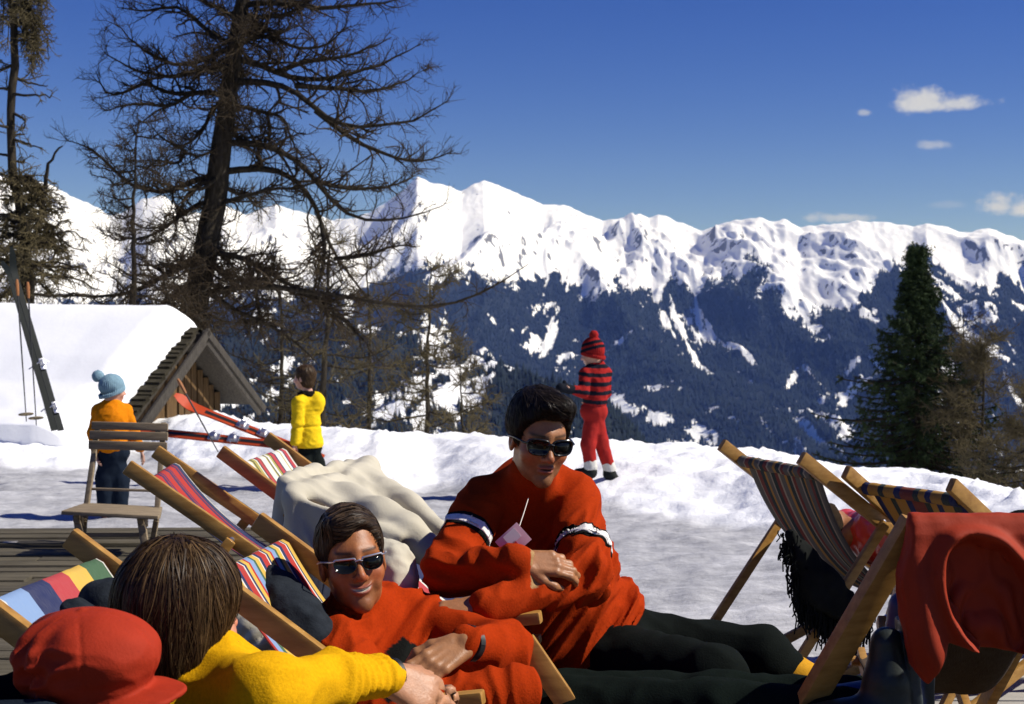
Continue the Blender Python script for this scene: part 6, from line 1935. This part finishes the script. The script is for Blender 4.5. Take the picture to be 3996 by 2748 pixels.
        def cf(V):
            q = (V - heel) @ Mx
            col = np.repeat(np.asarray(m)[None], len(V), 0); col[q[:, 2] > -0.003] = np.array([0.035, 0.045, 0.048])
            return col
        lo_ = np.minimum(heel, toe) - 0.26; hi_ = np.maximum(heel, toe) + 0.12
        o = sdf_obj(name, fn, lo_, hi_, 0.0055, CLOTH_S, man, cf)
        o.data.materials[0] = mat('boot_leather', (0.5, 0.5, 0.5), 0.45, 0.15, 14, 0.2, 90, attr=True, spec=0.35)
    boot(P(3560, 2850, 3.05), P(3520, 2425, 3.05), 0, 'boot', (0.016, 0.022, 0.021))
    boot(P(3600, 2790, 3.22), P(3590, 2290, 3.20), 0, 'boot', (0.030, 0.045, 0.115))
    hc = np.array([[0.030, 0.019, 0.012], [0.045, 0.028, 0.016], [0.020, 0.014, 0.010]])
    def hair(p):
        q = loc(p)
        d = ell(q, (0.0, -0.014, 0.050), (0.082, 0.104, 0.094))
        d = smin(d, ell(q, (0.015, 0.058, 0.100), (0.050, 0.034, 0.024)), 0.03)
        hl = 0.030 * sstep(0.025, -0.025, q[:, 0]) - 0.006                  # parting: hairline higher on his left
        cut = interp_cut(q, [-0.12, -0.07, -0.03, 0.005, 0.030, 0.050, 0.072, 0.10], [-0.058, -0.050, -0.030, 0.016, -0.008, 0.050, 0.068, 0.074]) + hl * sstep(0.03, 0.07, q[:, 1])
        d = smax(d, cut * 0.75, 0.010)
        # comb grooves
        return (d + 0.003 * noise3(q * np.array([60, 18, 40])) + 0.004 * noise3(q * 18 + 5)) * s
    V, Fq = surf(hair, c - 0.16, c + 0.17, 0.004)
    mk('hair', V, Fq, HAIR, man, cols=np.repeat(hc[:1] * 0.8, len(V), 0))
    rng = np.random.RandomState(6)
    def fl(p):
        q = loc(p); L_ = M @ np.array([-1.0, 0.15, 0.05]); Dn = M @ np.array([0.0, -0.35, -1.0])
        return np.where((q[:, :1] > 0.05) | (q[:, :1] < -0.068), Dn[None], 0.9 * L_[None] + np.where(q[:, 1:2] < -0.02, (M @ np.array([0, -0.9, -0.6]))[None], (M @ np.array([0, -0.35, 0.0]))[None]))
    strands('hair_strands', hair, 4200, fl, hc * 1.5, man, V, rng, 11, 0.010, 0.0011, 0.003, 0.14)
    sunglasses(man, c, M, s, 'browline')
    # wrist watch strap
    wd = (elL - wrL) / np.linalg.norm(elL - wrL)
    a = np.cross(wd, (0, 0, 1)); a /= np.linalg.norm(a); b = np.cross(wd, a)
    wc = wrL + wd * 0.012
    an = np.linspace(0, 2 * np.pi, 25)
    mb = MB()
    for o_ in (-0.006, 0, 0.006): mb.tube([wc + wd * o_ + (a * math.cos(q) + b * math.sin(q)) * 0.037 for q in an], 0.005, 6, False)
    mb.build('watch_strap', BLACK, man)
reclining_man()

# ------------------------------------------------------------------ the woman with brown hair seen from behind
def woman():
    c = P(716, 2400, 2.52); s = 0.945
    fwd = np.array([0.66, 0.74, -0.05])
    M = axes(fwd, (0.06, 0, 1))
    loc = lambda p: ((p - c) @ M) / s
    nb = P(835, 2660, 2.50)
    shR, elR, wrR = P(1035, 2705, 2.34), P(1295, 2655, 2.52), P(1505, 2640, 2.66)
    shL = P(600, 2790, 2.46); elL = P(520, 3150, 2.50)
    chest, pel = P(830, 2980, 2.52), P(900, 3350, 2.60)
    hdir = P(1665, 2715, 2.68) - wrR
    handR = hand_caps(wrR + hdir * 0.06, hdir, (0.25, -0.72, 0.62), -1, (0.35, 0.5, 0.4), 1.15, 1.03, 0.5)
    w = thing('person', (pel[0], pel[1], 0.0), 'brown haired woman in yellow sweater seen from behind, arm reaching right', 'person')
    def body(p):
        d = head_parts(loc(p)) * s
        d = smin(d, chain(p, [c + M @ np.array([0, -0.02, -0.05]), nb], [0.050, 0.054], 0.03), 0.03)
        d = smin(d, chain(p, [nb, chest, pel], [0.07, 0.11, 0.12], 0.05), 0.05)
        d = smin(d, chain(p, [nb, shR, elR, wrR], [0.045, 0.045, 0.034, 0.024], 0.03), 0.02)
        d = smin(d, chain(p, [nb, shL, elL], [0.045, 0.045, 0.034], 0.03), 0.02)
        d = smin(d, caps_sdf(p, handR), 0.008)
        return d
    def bcol(V):
        col = head_color(loc(V), 0.0, np.array([0.52, 0.25, 0.15]))
        far = np.linalg.norm(V - c, axis=1) > 0.2
        col[far] = np.array([0.44, 0.21, 0.11])
        return col
    hw = wrR + hdir * 0.6
    body_mesh('body', body, [(c - np.array([.14, .14, .15]), c + np.array([.14, .14, .16]), 0.0035), (hw - 0.12, hw + 0.12, 0.003)], 0.014, w, bcol, np.minimum.reduce([c, shL, elL, pel]) - .2, np.maximum.reduce([c, wrR, pel]) + .2)
    YEL = np.array([0.66, 0.34, 0.005])
    def sweater(p):
        t = ell(p, chest, (0.17, 0.12, 0.24))
        t = smin(t, chain(p, [shL, nb + (0, 0, -0.03), shR], [0.062, 0.066, 0.066], 0.03), 0.05)
        t = smin(t, chain(p, [chest, pel], [0.14, 0.14], 0.03), 0.05)
        A = smin(chain(p, [shR, elR], [0.057, 0.045], 0.02), chain(p, [elR, wrR], [0.044, 0.036], 0.02), 0.02)
        ab = (wrR - elR); t_ = ((p - elR) @ ab) / (ab @ ab)
        bunch = sstep(0.0, 0.15, t_) * (1 - sstep(0.85, 1.0, t_))
        A = A - 0.0035 * bunch * np.sin(t_ * 46 + 3 * noise3(p * 16)) + fold(p, (14, 14, 14), 0.012, 4)
        A = A - 0.007 * np.exp(-(t_ / 0.07) ** 2) 
        t = t + fold(p, (8, 8, 14), 0.018, 2) + wr(p, (14, 14, 14), 0.005)
        B = chain(p, [shL, elL], [0.064, 0.052], 0.02)
        d = smin(smin(t, A, 0.03), B, 0.03)
        return d
    sdf_obj('sweater', sweater, np.minimum.reduce([shL, elL, pel, shR]) - .18, np.maximum.reduce([wrR, nb, shR]) + np.array([.08, .2, .08]), 0.006, CLOTH_A, w, lambda V: np.repeat(YEL[None], len(V), 0))
    hc = np.array([[0.030, 0.016, 0.007], [0.046, 0.025, 0.011], [0.018, 0.010, 0.005], [0.085, 0.050, 0.021]])
    def hair(p):
        q = loc(p)
        d = ell(q, (0, -0.018, 0.040), (0.100, 0.116, 0.105))
        d = smin(d, ell(q, (0, -0.040, -0.050), (0.096, 0.082, 0.098)), 0.05)
        d = smin(d, ell(q, (0.0, -0.055, -0.115), (0.060, 0.045, 0.050)), 0.03)
        # face opening
        d = smax(d, -ell(q, (0, 0.115, -0.035), (0.088, 0.085, 0.115)), 0.015)
        return (d + 0.004 * noise3(q * np.array([40, 40, 8])) + 0.005 * noise3(q * np.array([18, 18, 5]) + 5)) * s
    V, Fq = surf(hair, c - 0.2, c + 0.17, 0.0045)
    mk('hair', V, Fq, HAIR, w, cols=np.repeat(hc[2:3] * 0.8, len(V), 0))
    rng = np.random.RandomState(8)
    def fl(p):
        q = loc(p)
        out = q.copy(); out[:, 2] = 0; out[:, 1] += 0.03
        v = out * 9.0
        v[:, 2] -= 1.0
        return v @ M.T
    top = V[loc(V)[:, 2] > -0.06]
    crown = V[loc(V)[:, 2] > 0.07]
    strands('hair_strands', hair, 8500, fl, hc, w, top, rng, 13, 0.011, 0.0008, 0.007, 0.16)
    strands('hair_locks', hair, 2400, fl, hc[[0, 1, 3]], w, crown, rng, 22, 0.012, 0.0008, 0.009, 0.16)
    # thin necklace cord lying on the shoulder
    MB().tube([P(905, 2600, 2.40), P(960, 2625, 2.36), P(1000, 2665, 2.33), P(1015, 2748, 2.31)], 0.0018, 6).build('cord', mat('cream_cord', (0.75, 0.6, 0.4), 0.8, 0.05, 20), w)
    wd = (wrR - elR) / np.linalg.norm(wrR - elR); a = np.cross(wd, (0, 0, 1)); a /= np.linalg.norm(a); b = np.cross(wd, a)
    wc = wrR + wd * 0.016; an = np.linspace(0, 2 * np.pi, 25)
    mb = MB()
    for o_ in (-0.005, 0.002): mb.tube([wc + wd * o_ + (a * math.cos(q) + b * math.sin(q)) * 0.031 for q in an], 0.0045, 6, False)
    mb.build('bracelet', BLACK, w)
woman()

# ------------------------------------------------------------------ person in the red cap
def cap_person():
    c = P(372, 2690, 2.26); s = 0.87
    fwd = np.array([0.92, -0.22, 0.02])
    M = axes(fwd, (0.05, -0.12, 1))
    loc = lambda p: ((p - c) @ M) / s
    nb = P(300, 2900, 2.24); chest = P(220, 3150, 2.25); pel = P(300, 3500, 2.4)
    w = thing('person', (pel[0], pel[1], 0.0), 'person in a red peaked cap bent forward in the lower left corner', 'person')
    def body(p):
        d = head_parts(loc(p)) * s
        d = smin(d, chain(p, [c + M @ np.array([0, -0.02, -0.05]), nb, chest, pel], [0.05, 0.06, 0.12, 0.13], 0.04), 0.03)
        return d
    body_mesh('body', body, [(c - 0.16, c + 0.16, 0.004)], 0.014, w, lambda V: head_color(loc(V)), np.minimum.reduce([c, chest, pel]) - .2, np.maximum.reduce([c, pel]) + .2)
    def coat(p):
        d = ell(p, chest, (0.20, 0.15, 0.22))
        d = smin(d, chain(p, [P(30, 2760, 2.26), nb + (0, 0, -.04), P(420, 3060, 2.16), P(700, 3150, 2.2)], [0.080, 0.080, 0.075, 0.055], 0.04), 0.05)
        d = smin(d, chain(p, [chest, pel], [0.16, 0.16], 0.04), 0.05)
        d = smax(d, -ell(p, c, (0.10, 0.10, 0.12)), 0.01)
        return d + fold(p, (9, 9, 9), 0.012, 2)
    sdf_obj('coat', coat, np.minimum.reduce([chest, pel]) - .25, np.array([P(700, 3150, 2.2)[0] + .1, pel[1] + .25, c[2] - 0.02]), 0.010, CLOTH_A, w, lambda V: np.repeat(np.array([[0.014, 0.020, 0.030]]), len(V), 0))
    hc = np.array([[0.02, 0.014, 0.01]])
    CAPR = np.array([0.33, 0.026, 0.008])
    def capf(p):
        q = loc(p)
        d = ell(q, (0.0, -0.016, 0.062), (0.104, 0.130, 0.088))
        d = smin(d, ell(q, (0.0, 0.030, 0.070), (0.092, 0.092, 0.060)), 0.03)
        # soft gathered crown: panel seams and a few deep pleats towards the back
        an = np.arctan2(q[:, 0], q[:, 1] + 0.02)
        rad = np.hypot(q[:, 0], q[:, 1] + 0.02)
        d = d + 0.0022 * np.exp(-(np.sin(an * 3) / 0.10) ** 2) * sstep(0.01, 0.04, rad)
        d = d + 0.006 * sstep(0.04, 0.10, rad) * np.sin(an * 9 + 5 * noise3(q * 9)) * sstep(0.06, -0.06, q[:, 1])
        d = smax(d, -(q[:, 2] - 0.004), 0.010)
        d = smax(d, -ell(q, (0, -0.012, 0.02), (0.080, 0.102, 0.09)), 0.006)
        band = smax(np.abs(ell(q, (0, -0.006, 0.02), (0.088, 0.110, 0.2))) - 0.004, np.abs(q[:, 2] - 0.012) - 0.014, 0.003)
        d = smin(d, band, 0.010)
        z0 = 0.012 - 0.9 * (q[:, 0]) ** 2 * 3 - 0.16 * np.clip(q[:, 1] - 0.09, 0, 1)
        brim = smax(np.hypot(q[:, 0] / 0.082, (q[:, 1] - 0.085) / 0.088) * 0.08 - 0.08, np.abs(q[:, 2] - z0) - 0.0035, 0.003)
        brim = smax(brim, -(q[:, 1] - 0.07), 0.004)
        d = smin(d, brim, 0.005)
        d = smin(d, ell(q, (0, -0.014, 0.148), (0.010, 0.010, 0.006)), 0.003)
        return (d + fold(q, (20, 14, 28), 0.020, 3) * (0.25 + sstep(0.05, -0.03, q[:, 1])) * sstep(0.13, 0.07, q[:, 2]) + wr(q, (14, 14, 14), 0.005, 2)) * s
    sdf_obj('peaked_cap', capf, c - 0.22, c + 0.22, 0.0042, CLOTH_S, w, lambda V: np.repeat(CAPR[None], len(V), 0))
    def hair(p):
        q = loc(p)
        d = ell(q, (0, -0.022, 0.02), (0.086, 0.100, 0.09))
        d = smax(d, q[:, 2] - 0.02, 0.01); d = smax(d, -(q[:, 2] + 0.08), 0.01); d = smax(d, q[:, 1] - 0.01, 0.01)
        return (d + wr(q, (40, 40, 14), 0.004)) * s
    sdf_obj('hair', hair, c - .16, c + .14, 0.005, HAIR, w, lambda V: np.repeat(hc, len(V), 0))
cap_person()

# ------------------------------------------------------------------ children
def child(label, d, head, fwd, hs, J, colours, hat=None, hairc=None, jacket_fn=None, torso=None, skirt=None, feet=None, sweater_extra=None, up=(0, 0, 1), legr=0.058, armr=0.043, name_top='sweater', socks=None, collar=None, cinch=False):
    c = P(*head, d); M = axes(np.asarray(fwd, float), up)
    loc = lambda p: ((p - c) @ M) / hs
    Q = {k: (P(v[0], v[1], d + (v[2] if len(v) > 2 else 0))) for k, v in J.items()}
    base = (Q['anL'] + Q['anR']) / 2
    t = thing('person', (base[0], base[1], base[2] - 0.05), label, 'person')
    hands = []
    for sd, th in (('L', 1), ('R', -1)):
        wv = Q['wr' + sd] - Q['el' + sd]; wv /= np.linalg.norm(wv)
        hands += hand_caps(Q['wr' + sd], wv, np.cross(wv, (0, 1, 0)) if abs(wv[0]) > .5 else (-1 if sd == 'L' else 1, 0.2, 0), th, (0.3, 0.4, 0.3), 0.9, 0.62)
    def body(p):
        dd = head_parts(loc(p), 0, True) * hs
        dd = smin(dd, chain(p, [c + M @ np.array([0, -0.02, -0.05]), Q['neck'], Q['pel']], [0.036, 0.040, 0.07], 0.03), 0.02)
        for sd in 'LR':
            dd = smin(dd, chain(p, [Q['neck'], Q['sh' + sd], Q['el' + sd], Q['wr' + sd]], [0.03, 0.03, 0.024, 0.018], 0.02), 0.015)
            dd = smin(dd, chain(p, [Q['pel'], Q['kn' + sd], Q['an' + sd]], [0.05, 0.035, 0.026], 0.02), 0.02)
        return smin(dd, np.minimum(caps_sdf(p, hands[:len(hands) // 2], 0.005), caps_sdf(p, hands[len(hands) // 2:], 0.005)), 0.006)
    allp = np.array(list(Q.values()) + [c]); lo = allp.min(0) - .2; hi = allp.max(0) + .2
    V, Fq = surf(body, lo, hi, 0.0065)
    mk('body', V, Fq, SKIN, t, cols=head_color(loc(V), 0, np.array([0.58, 0.32, 0.22])))
    topc, botc, shoec = colours
    tr = torso or (0.125, 0.090)
    def top(p):
        dd = chain(p, [Q['chest'], Q['waist']], [tr[0] * .86, tr[0] * .82], 0.04)
        dd = smin(dd, chain(p, [Q['shL'], Q['neck'] - np.array([0, 0, .015]), Q['shR']], [0.052, 0.055, 0.052], 0.03), 0.035)
        for sd in 'LR':
            wv = Q['wr' + sd] - Q['el' + sd]
            a = chain(p, [Q['sh' + sd], Q['el' + sd], Q['wr' + sd] - wv * 0.05], [armr * 1.12, armr, armr * 0.78], 0.02)
            dd = smin(dd, a, 0.012)
        if skirt: dd = smin(dd, skirt(p, Q), 0.03)
        dd = dd + fold(p, (16, 16, 22), 0.008, 3) + wr(p, (12, 12, 12), 0.006)
        dd = smax(dd, -(p[:, 2] - Q['waist'][2] + (0.075 if not skirt else 0.16)), 0.01)
        if cinch: dd = dd + 0.008 * np.exp(-((p[:, 2] - Q['waist'][2] - 0.01) / 0.013) ** 2)
        return dd
    sdf_obj(name_top, top, lo, hi, 0.0065, CLOTH_A, t, topc if callable(topc) else (lambda V: np.repeat(np.asarray(topc)[None], len(V), 0)))
    def legs(p):
        dd = ell(p, Q['pel'], (tr[0] * 0.92, 0.085, 0.09))
        for sd in 'LR':
            dd = smin(dd, chain(p, [Q['pel'] * .5 + 0.5 * (Q['pel'] + (Q['kn' + sd] - Q['pel']) * 0.25), Q['kn' + sd], Q['an' + sd]], [legr * 1.15, legr, legr * 0.82], 0.02), 0.022)
        return dd + fold(p, (18, 18, 12), 0.006, 5)
    sdf_obj('trousers', legs, lo, hi, 0.0065, CLOTH_A, t, lambda V: np.repeat(np.asarray(botc)[None], len(V), 0))
    for sd in 'LR':
        fdir = feet[sd] if feet else np.asarray(fwd, float) * np.array([1, 1, 0])
        fdir = np.asarray(fdir, float); fdir = fdir / np.linalg.norm(fdir)
        a = Q['an' + sd]
        def shoe(p):
            return chain(p, [a + (0, 0, 0.01), a - np.array([0, 0, .045]), a - np.array([0, 0, .055]) + fdir * 0.10], [0.042, 0.042, 0.036], 0.03)
        sdf_obj('boot', shoe, a - .17, a + .17, 0.007, CLOTH_S, t, lambda V: np.repeat(np.asarray(shoec)[None], len(V), 0))
    if socks is not None:
        for sd in 'LR':
            a = Q['an' + sd]; k = Q['kn' + sd]; v = (k - a) / np.linalg.norm(k - a)
            sdf_obj('sock', lambda p: cap(p, a - v * 0.005, a + v * 0.03, legr * 0.92, legr * 0.90) + wr(p, (30, 30, 30), 0.004), a - .12, a + .14, 0.006, CLOTH_A, t, lambda V: np.repeat(np.asarray(socks)[None], len(V), 0))
    if collar is not None:
        nk = Q['neck'] + np.array([-0.005, 0, 0.012])
        sdf_obj('collar', lambda p: ell(p, nk, (0.082, 0.078, 0.034)) + wr(p, (50, 50, 50), 0.010), nk - .13, nk + .13, 0.0055, CLOTH_A, t, lambda V: np.repeat(np.asarray(collar)[None], len(V), 0))
    if hat: hat(t, c, M, hs, loc)
    if hairc is not None:
        def hair(p):
            q = loc(p)
            dd = ell(q, (0, -0.016, 0.045), (0.090, 0.108, 0.098))
            dd = smin(dd, ell(q, (0, -0.045, -0.03), (0.080, 0.062, 0.070)), 0.04)
            dd = smax(dd, -ell(q, (0, 0.105, -0.03), (0.085, 0.070, 0.110)), 0.012)
            dd = smax(dd, -ell(np.stack([np.abs(q[:, 0]), q[:, 1], q[:, 2]], 1), (0.09, 0.004, -0.012), (0.022, 0.020, 0.034)), 0.006)
            return (dd + wr(q, (45, 45, 14), 0.005)) * hs
        V, Fq = surf(hair, c - .17, c + .17, 0.0055)
        mk('hair', V, Fq, HAIR, t, cols=np.repeat(np.asarray(hairc)[None] * 0.7, len(V), 0))
        def fl(p):
            q = loc(p); o = q * 8; o[:, 2] = -1.0; return o @ M.T
        strands('hair_strands', hair, 900, fl, np.array([hairc, np.asarray(hairc) * 1.7]), t, V, np.random.RandomState(3), 8, 0.010, 0.0016, 0.003, 0.2)
    return t, Q, c, M

def knit_hat(colf, pom=(0, -0.03, 0.165), pomr=0.036, brimz=-0.005, tall=0.0):
    def f(t, c, M, hs, loc):
        def fn(p):
            q = loc(p)
            dd = ell(q, (0, -0.012, 0.050), (0.094, 0.112, 0.100 + tall))
            cut = brimz + 0.35 * (q[:, 1]) - q[:, 2]
            dd = smax(dd, cut, 0.012)
            roll = smax(np.abs(ell(q, (0, -0.012, 0.04), (0.094, 0.112, 0.2))) - 0.008, np.abs(q[:, 2] - brimz - 0.35 * q[:, 1] - 0.018) - 0.018, 0.008)
            dd = smin(dd, roll, 0.008)
            pm = np.linalg.norm(q - np.asarray(pom), axis=1) - pomr + 0.006 * noise3(q * 90)
            return (smin(dd, pm, 0.006) + 0.0025 * np.sin(np.arctan2(q[:, 0], q[:, 1]) * 40) + wr(q, (30, 30, 30), 0.004)) * hs
        sdf_obj('knit_hat', fn, c - .2 * hs - .02, c + (.25 + tall) * hs, 0.0055, CLOTH_A, t, lambda V: colf(loc(V)))
    return f

# child in the orange sweater and pale blue hat, back to us
gO, dO = ground_hit(440, 2020)
dO = min(dO, 9.9)
child('small child in orange sweater and pale blue bobble hat, back to the camera', dO, (440, 1527), (0.72, 0.68, 0.0), 0.80,
      dict(neck=(437, 1578), chest=(436, 1635), waist=(436, 1725), pel=(438, 1765), shL=(388, 1606, .02), elL=(368, 1690, -.02), wrL=(375, 1762, -.05), shR=(487, 1604, .03), elR=(520, 1690, .05), wrR=(548, 1755, .06),
           knL=(412, 1870), anL=(410, 1968), knR=(466, 1870, .03), anR=(468, 1972, .03)),
      ((0.66, 0.20, 0.006), (0.012, 0.018, 0.030), (0.25, 0.04, 0.02)),
      hat=knit_hat(lambda q: np.repeat(np.array([[0.19, 0.30, 0.37]]), len(q), 0), pom=(-0.07, -0.10, 0.130), pomr=0.050, brimz=-0.025), torso=(0.135, 0.09), legr=0.068, feet=dict(L=(0.5, 0.8, 0), R=(0.8, 0.3, 0)))
# child in the yellow hooded jacket
gY, dY = ground_hit(1200, 1885)
dY = min(max(dY, 10.0), 11.3)
def hood_skirt(p, Q):
    w = Q['waist']
    a = chain(p, [w + (0, 0, 0.0), w - np.array([0, 0, 0.12])], [0.100, 0.118], 0.02)
    n = Q['neck']
    h = ell(p, n + np.array([0.070, 0.0, -0.055]), (0.062, 0.085, 0.085))
    return np.minimum(a, h)
def yellow(V):
    return np.repeat(np.array([[0.78, 0.52, 0.015]]), len(V), 0)
child('small child in yellow hooded jacket and dark trousers walking to the left', dY, (1188, 1478), (-0.92, 0.38, 0.0), 0.80,
      dict(neck=(1203, 1545), chest=(1200, 1600), waist=(1203, 1668), pel=(1205, 1740), shL=(1165, 1572, -.10), elL=(1160, 1655, -.11), wrL=(1150, 1728, -.12), shR=(1220, 1575, .10), elR=(1225, 1660, .10), wrR=(1200, 1728, .10),
           knL=(1185, 1805, -.03), anL=(1180, 1878, -.03), knR=(1235, 1805, .04), anR=(1265, 1870, .05)),
      (yellow, (0.010, 0.013, 0.012), (0.02, 0.02, 0.02)), hairc=(0.060, 0.036, 0.018), torso=(0.118, 0.09), skirt=hood_skirt, legr=0.060, armr=0.046, name_top='jacket', collar=(0.012, 0.010, 0.008), cinch=True)
# child in red stripes on the bank
gR, dR = ground_hit(2345, 1885)
dR = min(max(dR, 9.5), 11.0)
RS = np.array([0.32, 0.020, 0.018]); BS = np.array([0.012, 0.014, 0.022])
def striped(V):
    k = np.sin((V[:, 2] + 0.012 * np.sin(V[:, 0] * 12)) * 2 * np.pi / (35 * dR / F) + 0.6) > 0.15
    return np.where(k[:, None], BS[None], RS[None])
def hatstripe(q):
    u = q[:, 2] + 0.15 * q[:, 1]
    k = (np.abs(u - 0.105) < 0.015) | (np.abs(u - 0.055) < 0.015)
    return np.where(k[:, None], BS[None], RS[None])
child('child in red and navy striped sweater and bobble hat standing on the snow bank', dR, (2312, 1385), (-0.88, 0.48, -0.12), 0.80,
      dict(neck=(2335, 1428), chest=(2328, 1490), waist=(2322, 1560), pel=(2318, 1605), shL=(2285, 1458, -.05), elL=(2278, 1530, -.09), wrL=(2235, 1522, -.12), shR=(2362, 1456, .03), elR=(2362, 1535, .06), wrR=(2320, 1560, .10),
           knL=(2295, 1735, -.02), anL=(2305, 1820, -.02), knR=(2345, 1725, .04), anR=(2378, 1826, .06)),
      (striped, (0.34, 0.024, 0.020), (0.012, 0.014, 0.012)), hat=knit_hat(hatstripe, pom=(0, -0.035, 0.185), pomr=0.042, brimz=-0.02, tall=0.02), torso=(0.112, 0.09), legr=0.055, armr=0.042,
      feet=dict(L=(-0.9, 0.3, 0), R=(0.55, -0.2, -0.55)), socks=(0.6, 0.58, 0.52))
def mitten():
    w = P(2235, 1522, dR - .12); e = P(2188, 1514, dR - .16)
    def fn(p): return smin(chain(p, [w, e], [0.034, 0.036], 0.02), cap(p, w + (e - w) * 0.3, w + (e - w) * 0.7 + np.array([0, 0, .05]), 0.016, 0.013), 0.012)
    o = sdf_obj('mitten', fn, np.minimum(w, e) - .1, np.maximum(w, e) + .1, 0.006, CLOTH_A, None, lambda V: np.repeat(np.array([[0.014, 0.016, 0.022]]), len(V), 0), at=w)
    tag(o, 'dark mitten on the outstretched hand of the child in red', 'mitten')
mitten()

# ------------------------------------------------------------------ sunbather in the dark striped chair
def sunbather():
    th, L, zp = CH['dark']
    f = L(1, 0, 0) - L(0, 0, 0); w = L(0, 1, 0) - L(0, 0, 0); w /= np.linalg.norm(w)
    up = np.array([0, 0, 1.0])
    g = lambda s, t, z: L(s, t, z)
    c = g(0.44, 0.82, 0.54); M = axes(f * 0.75 + up * 0.66, up * 0.75 - f * 0.66)
    loc = lambda p: (p - c) @ M
    sh1, sh2 = g(0.50, 0.10, 0.56), g(0.56, 0.92, 0.54); pel = g(0.88, 0.5, 0.36); kn = g(1.25, 0.5, 0.52); an = g(1.6, 0.5, 0.14)
    el = g(0.68, -0.10, 0.50); wr_ = g(0.88, 0.1, 0.50)
    t = thing('person', (pel[0], pel[1], 0), 'sunbather in shiny red anorak lying in the dark striped deckchair', 'person')
    def body(p):
        d = head_parts(loc(p))
        d = smin(d, chain(p, [c, g(.56, .5, .58), pel, kn, an], [0.05, 0.06, 0.12, 0.06, 0.05], 0.03), 0.03)
        d = smin(d, chain(p, [sh1, el, wr_], [0.05, 0.04, 0.03], 0.02), 0.02)
        d = smin(d, caps_sdf(p, hand_caps(wr_, w * 0.6 + f * 0.6, up, 1)), 0.01)
        return d
    pts = np.array([c, sh1, sh2, pel, kn, an, el, wr_])
    V, Fq = surf(body, pts.min(0) - .2, pts.max(0) + .2, 0.008)
    mk('body', V, Fq, SKIN, t, cols=head_color(loc(V)))
    def coat(p):
        d = chain(p, [g(.60, .5, .56), pel], [0.14, 0.15], 0.05)
        d = smin(d, chain(p, [sh1, sh2], [0.08, 0.08], 0.03), 0.05)
        d = smin(d, chain(p, [sh1, el, wr_], [0.082, 0.072, 0.052], 0.03), 0.02)
        d = smin(d, chain(p, [sh2, g(.68, 1.08, .5), g(.88, .9, .5)], [0.08, 0.07, 0.05], 0.03), 0.02)
        return d + fold(p, (14, 14, 14), 0.016, 2) + wr(p, (30, 30, 30), 0.003)
    sdf_obj('anorak', coat, pts.min(0) - .2, pts.max(0) + .2, 0.009, mat('shiny_red_nylon', (0.60, 0.045, 0.028), 0.32, 0.1, 10, 0.15, 60, spec=0.5), t)
    sdf_obj('trousers', lambda p: chain(p, [pel, kn, an], [0.13, 0.09, 0.07], 0.04) + fold(p, (10, 10, 10), 0.012), pts.min(0) - .2, pts.max(0) + .2, 0.012, CLOTH_A, t, lambda V: np.repeat(DKP[None], len(V), 0))
    hc = np.array([0.03, 0.02, 0.013])
    sdf_obj('hair', lambda p: smax(ell(loc(p), (0, -0.012, 0.05), (0.086, 0.104, 0.096)), interp_cut(loc(p), [-0.12, -0.03, 0.005, 0.03, 0.07], [-0.06, -0.03, 0.0, 0.03, 0.08]), 0.01) + wr(p, (40, 40, 40), .004), c - .17, c + .17, 0.006, CLOTH_A, t, lambda V: np.repeat(hc[None], len(V), 0))
sunbather()
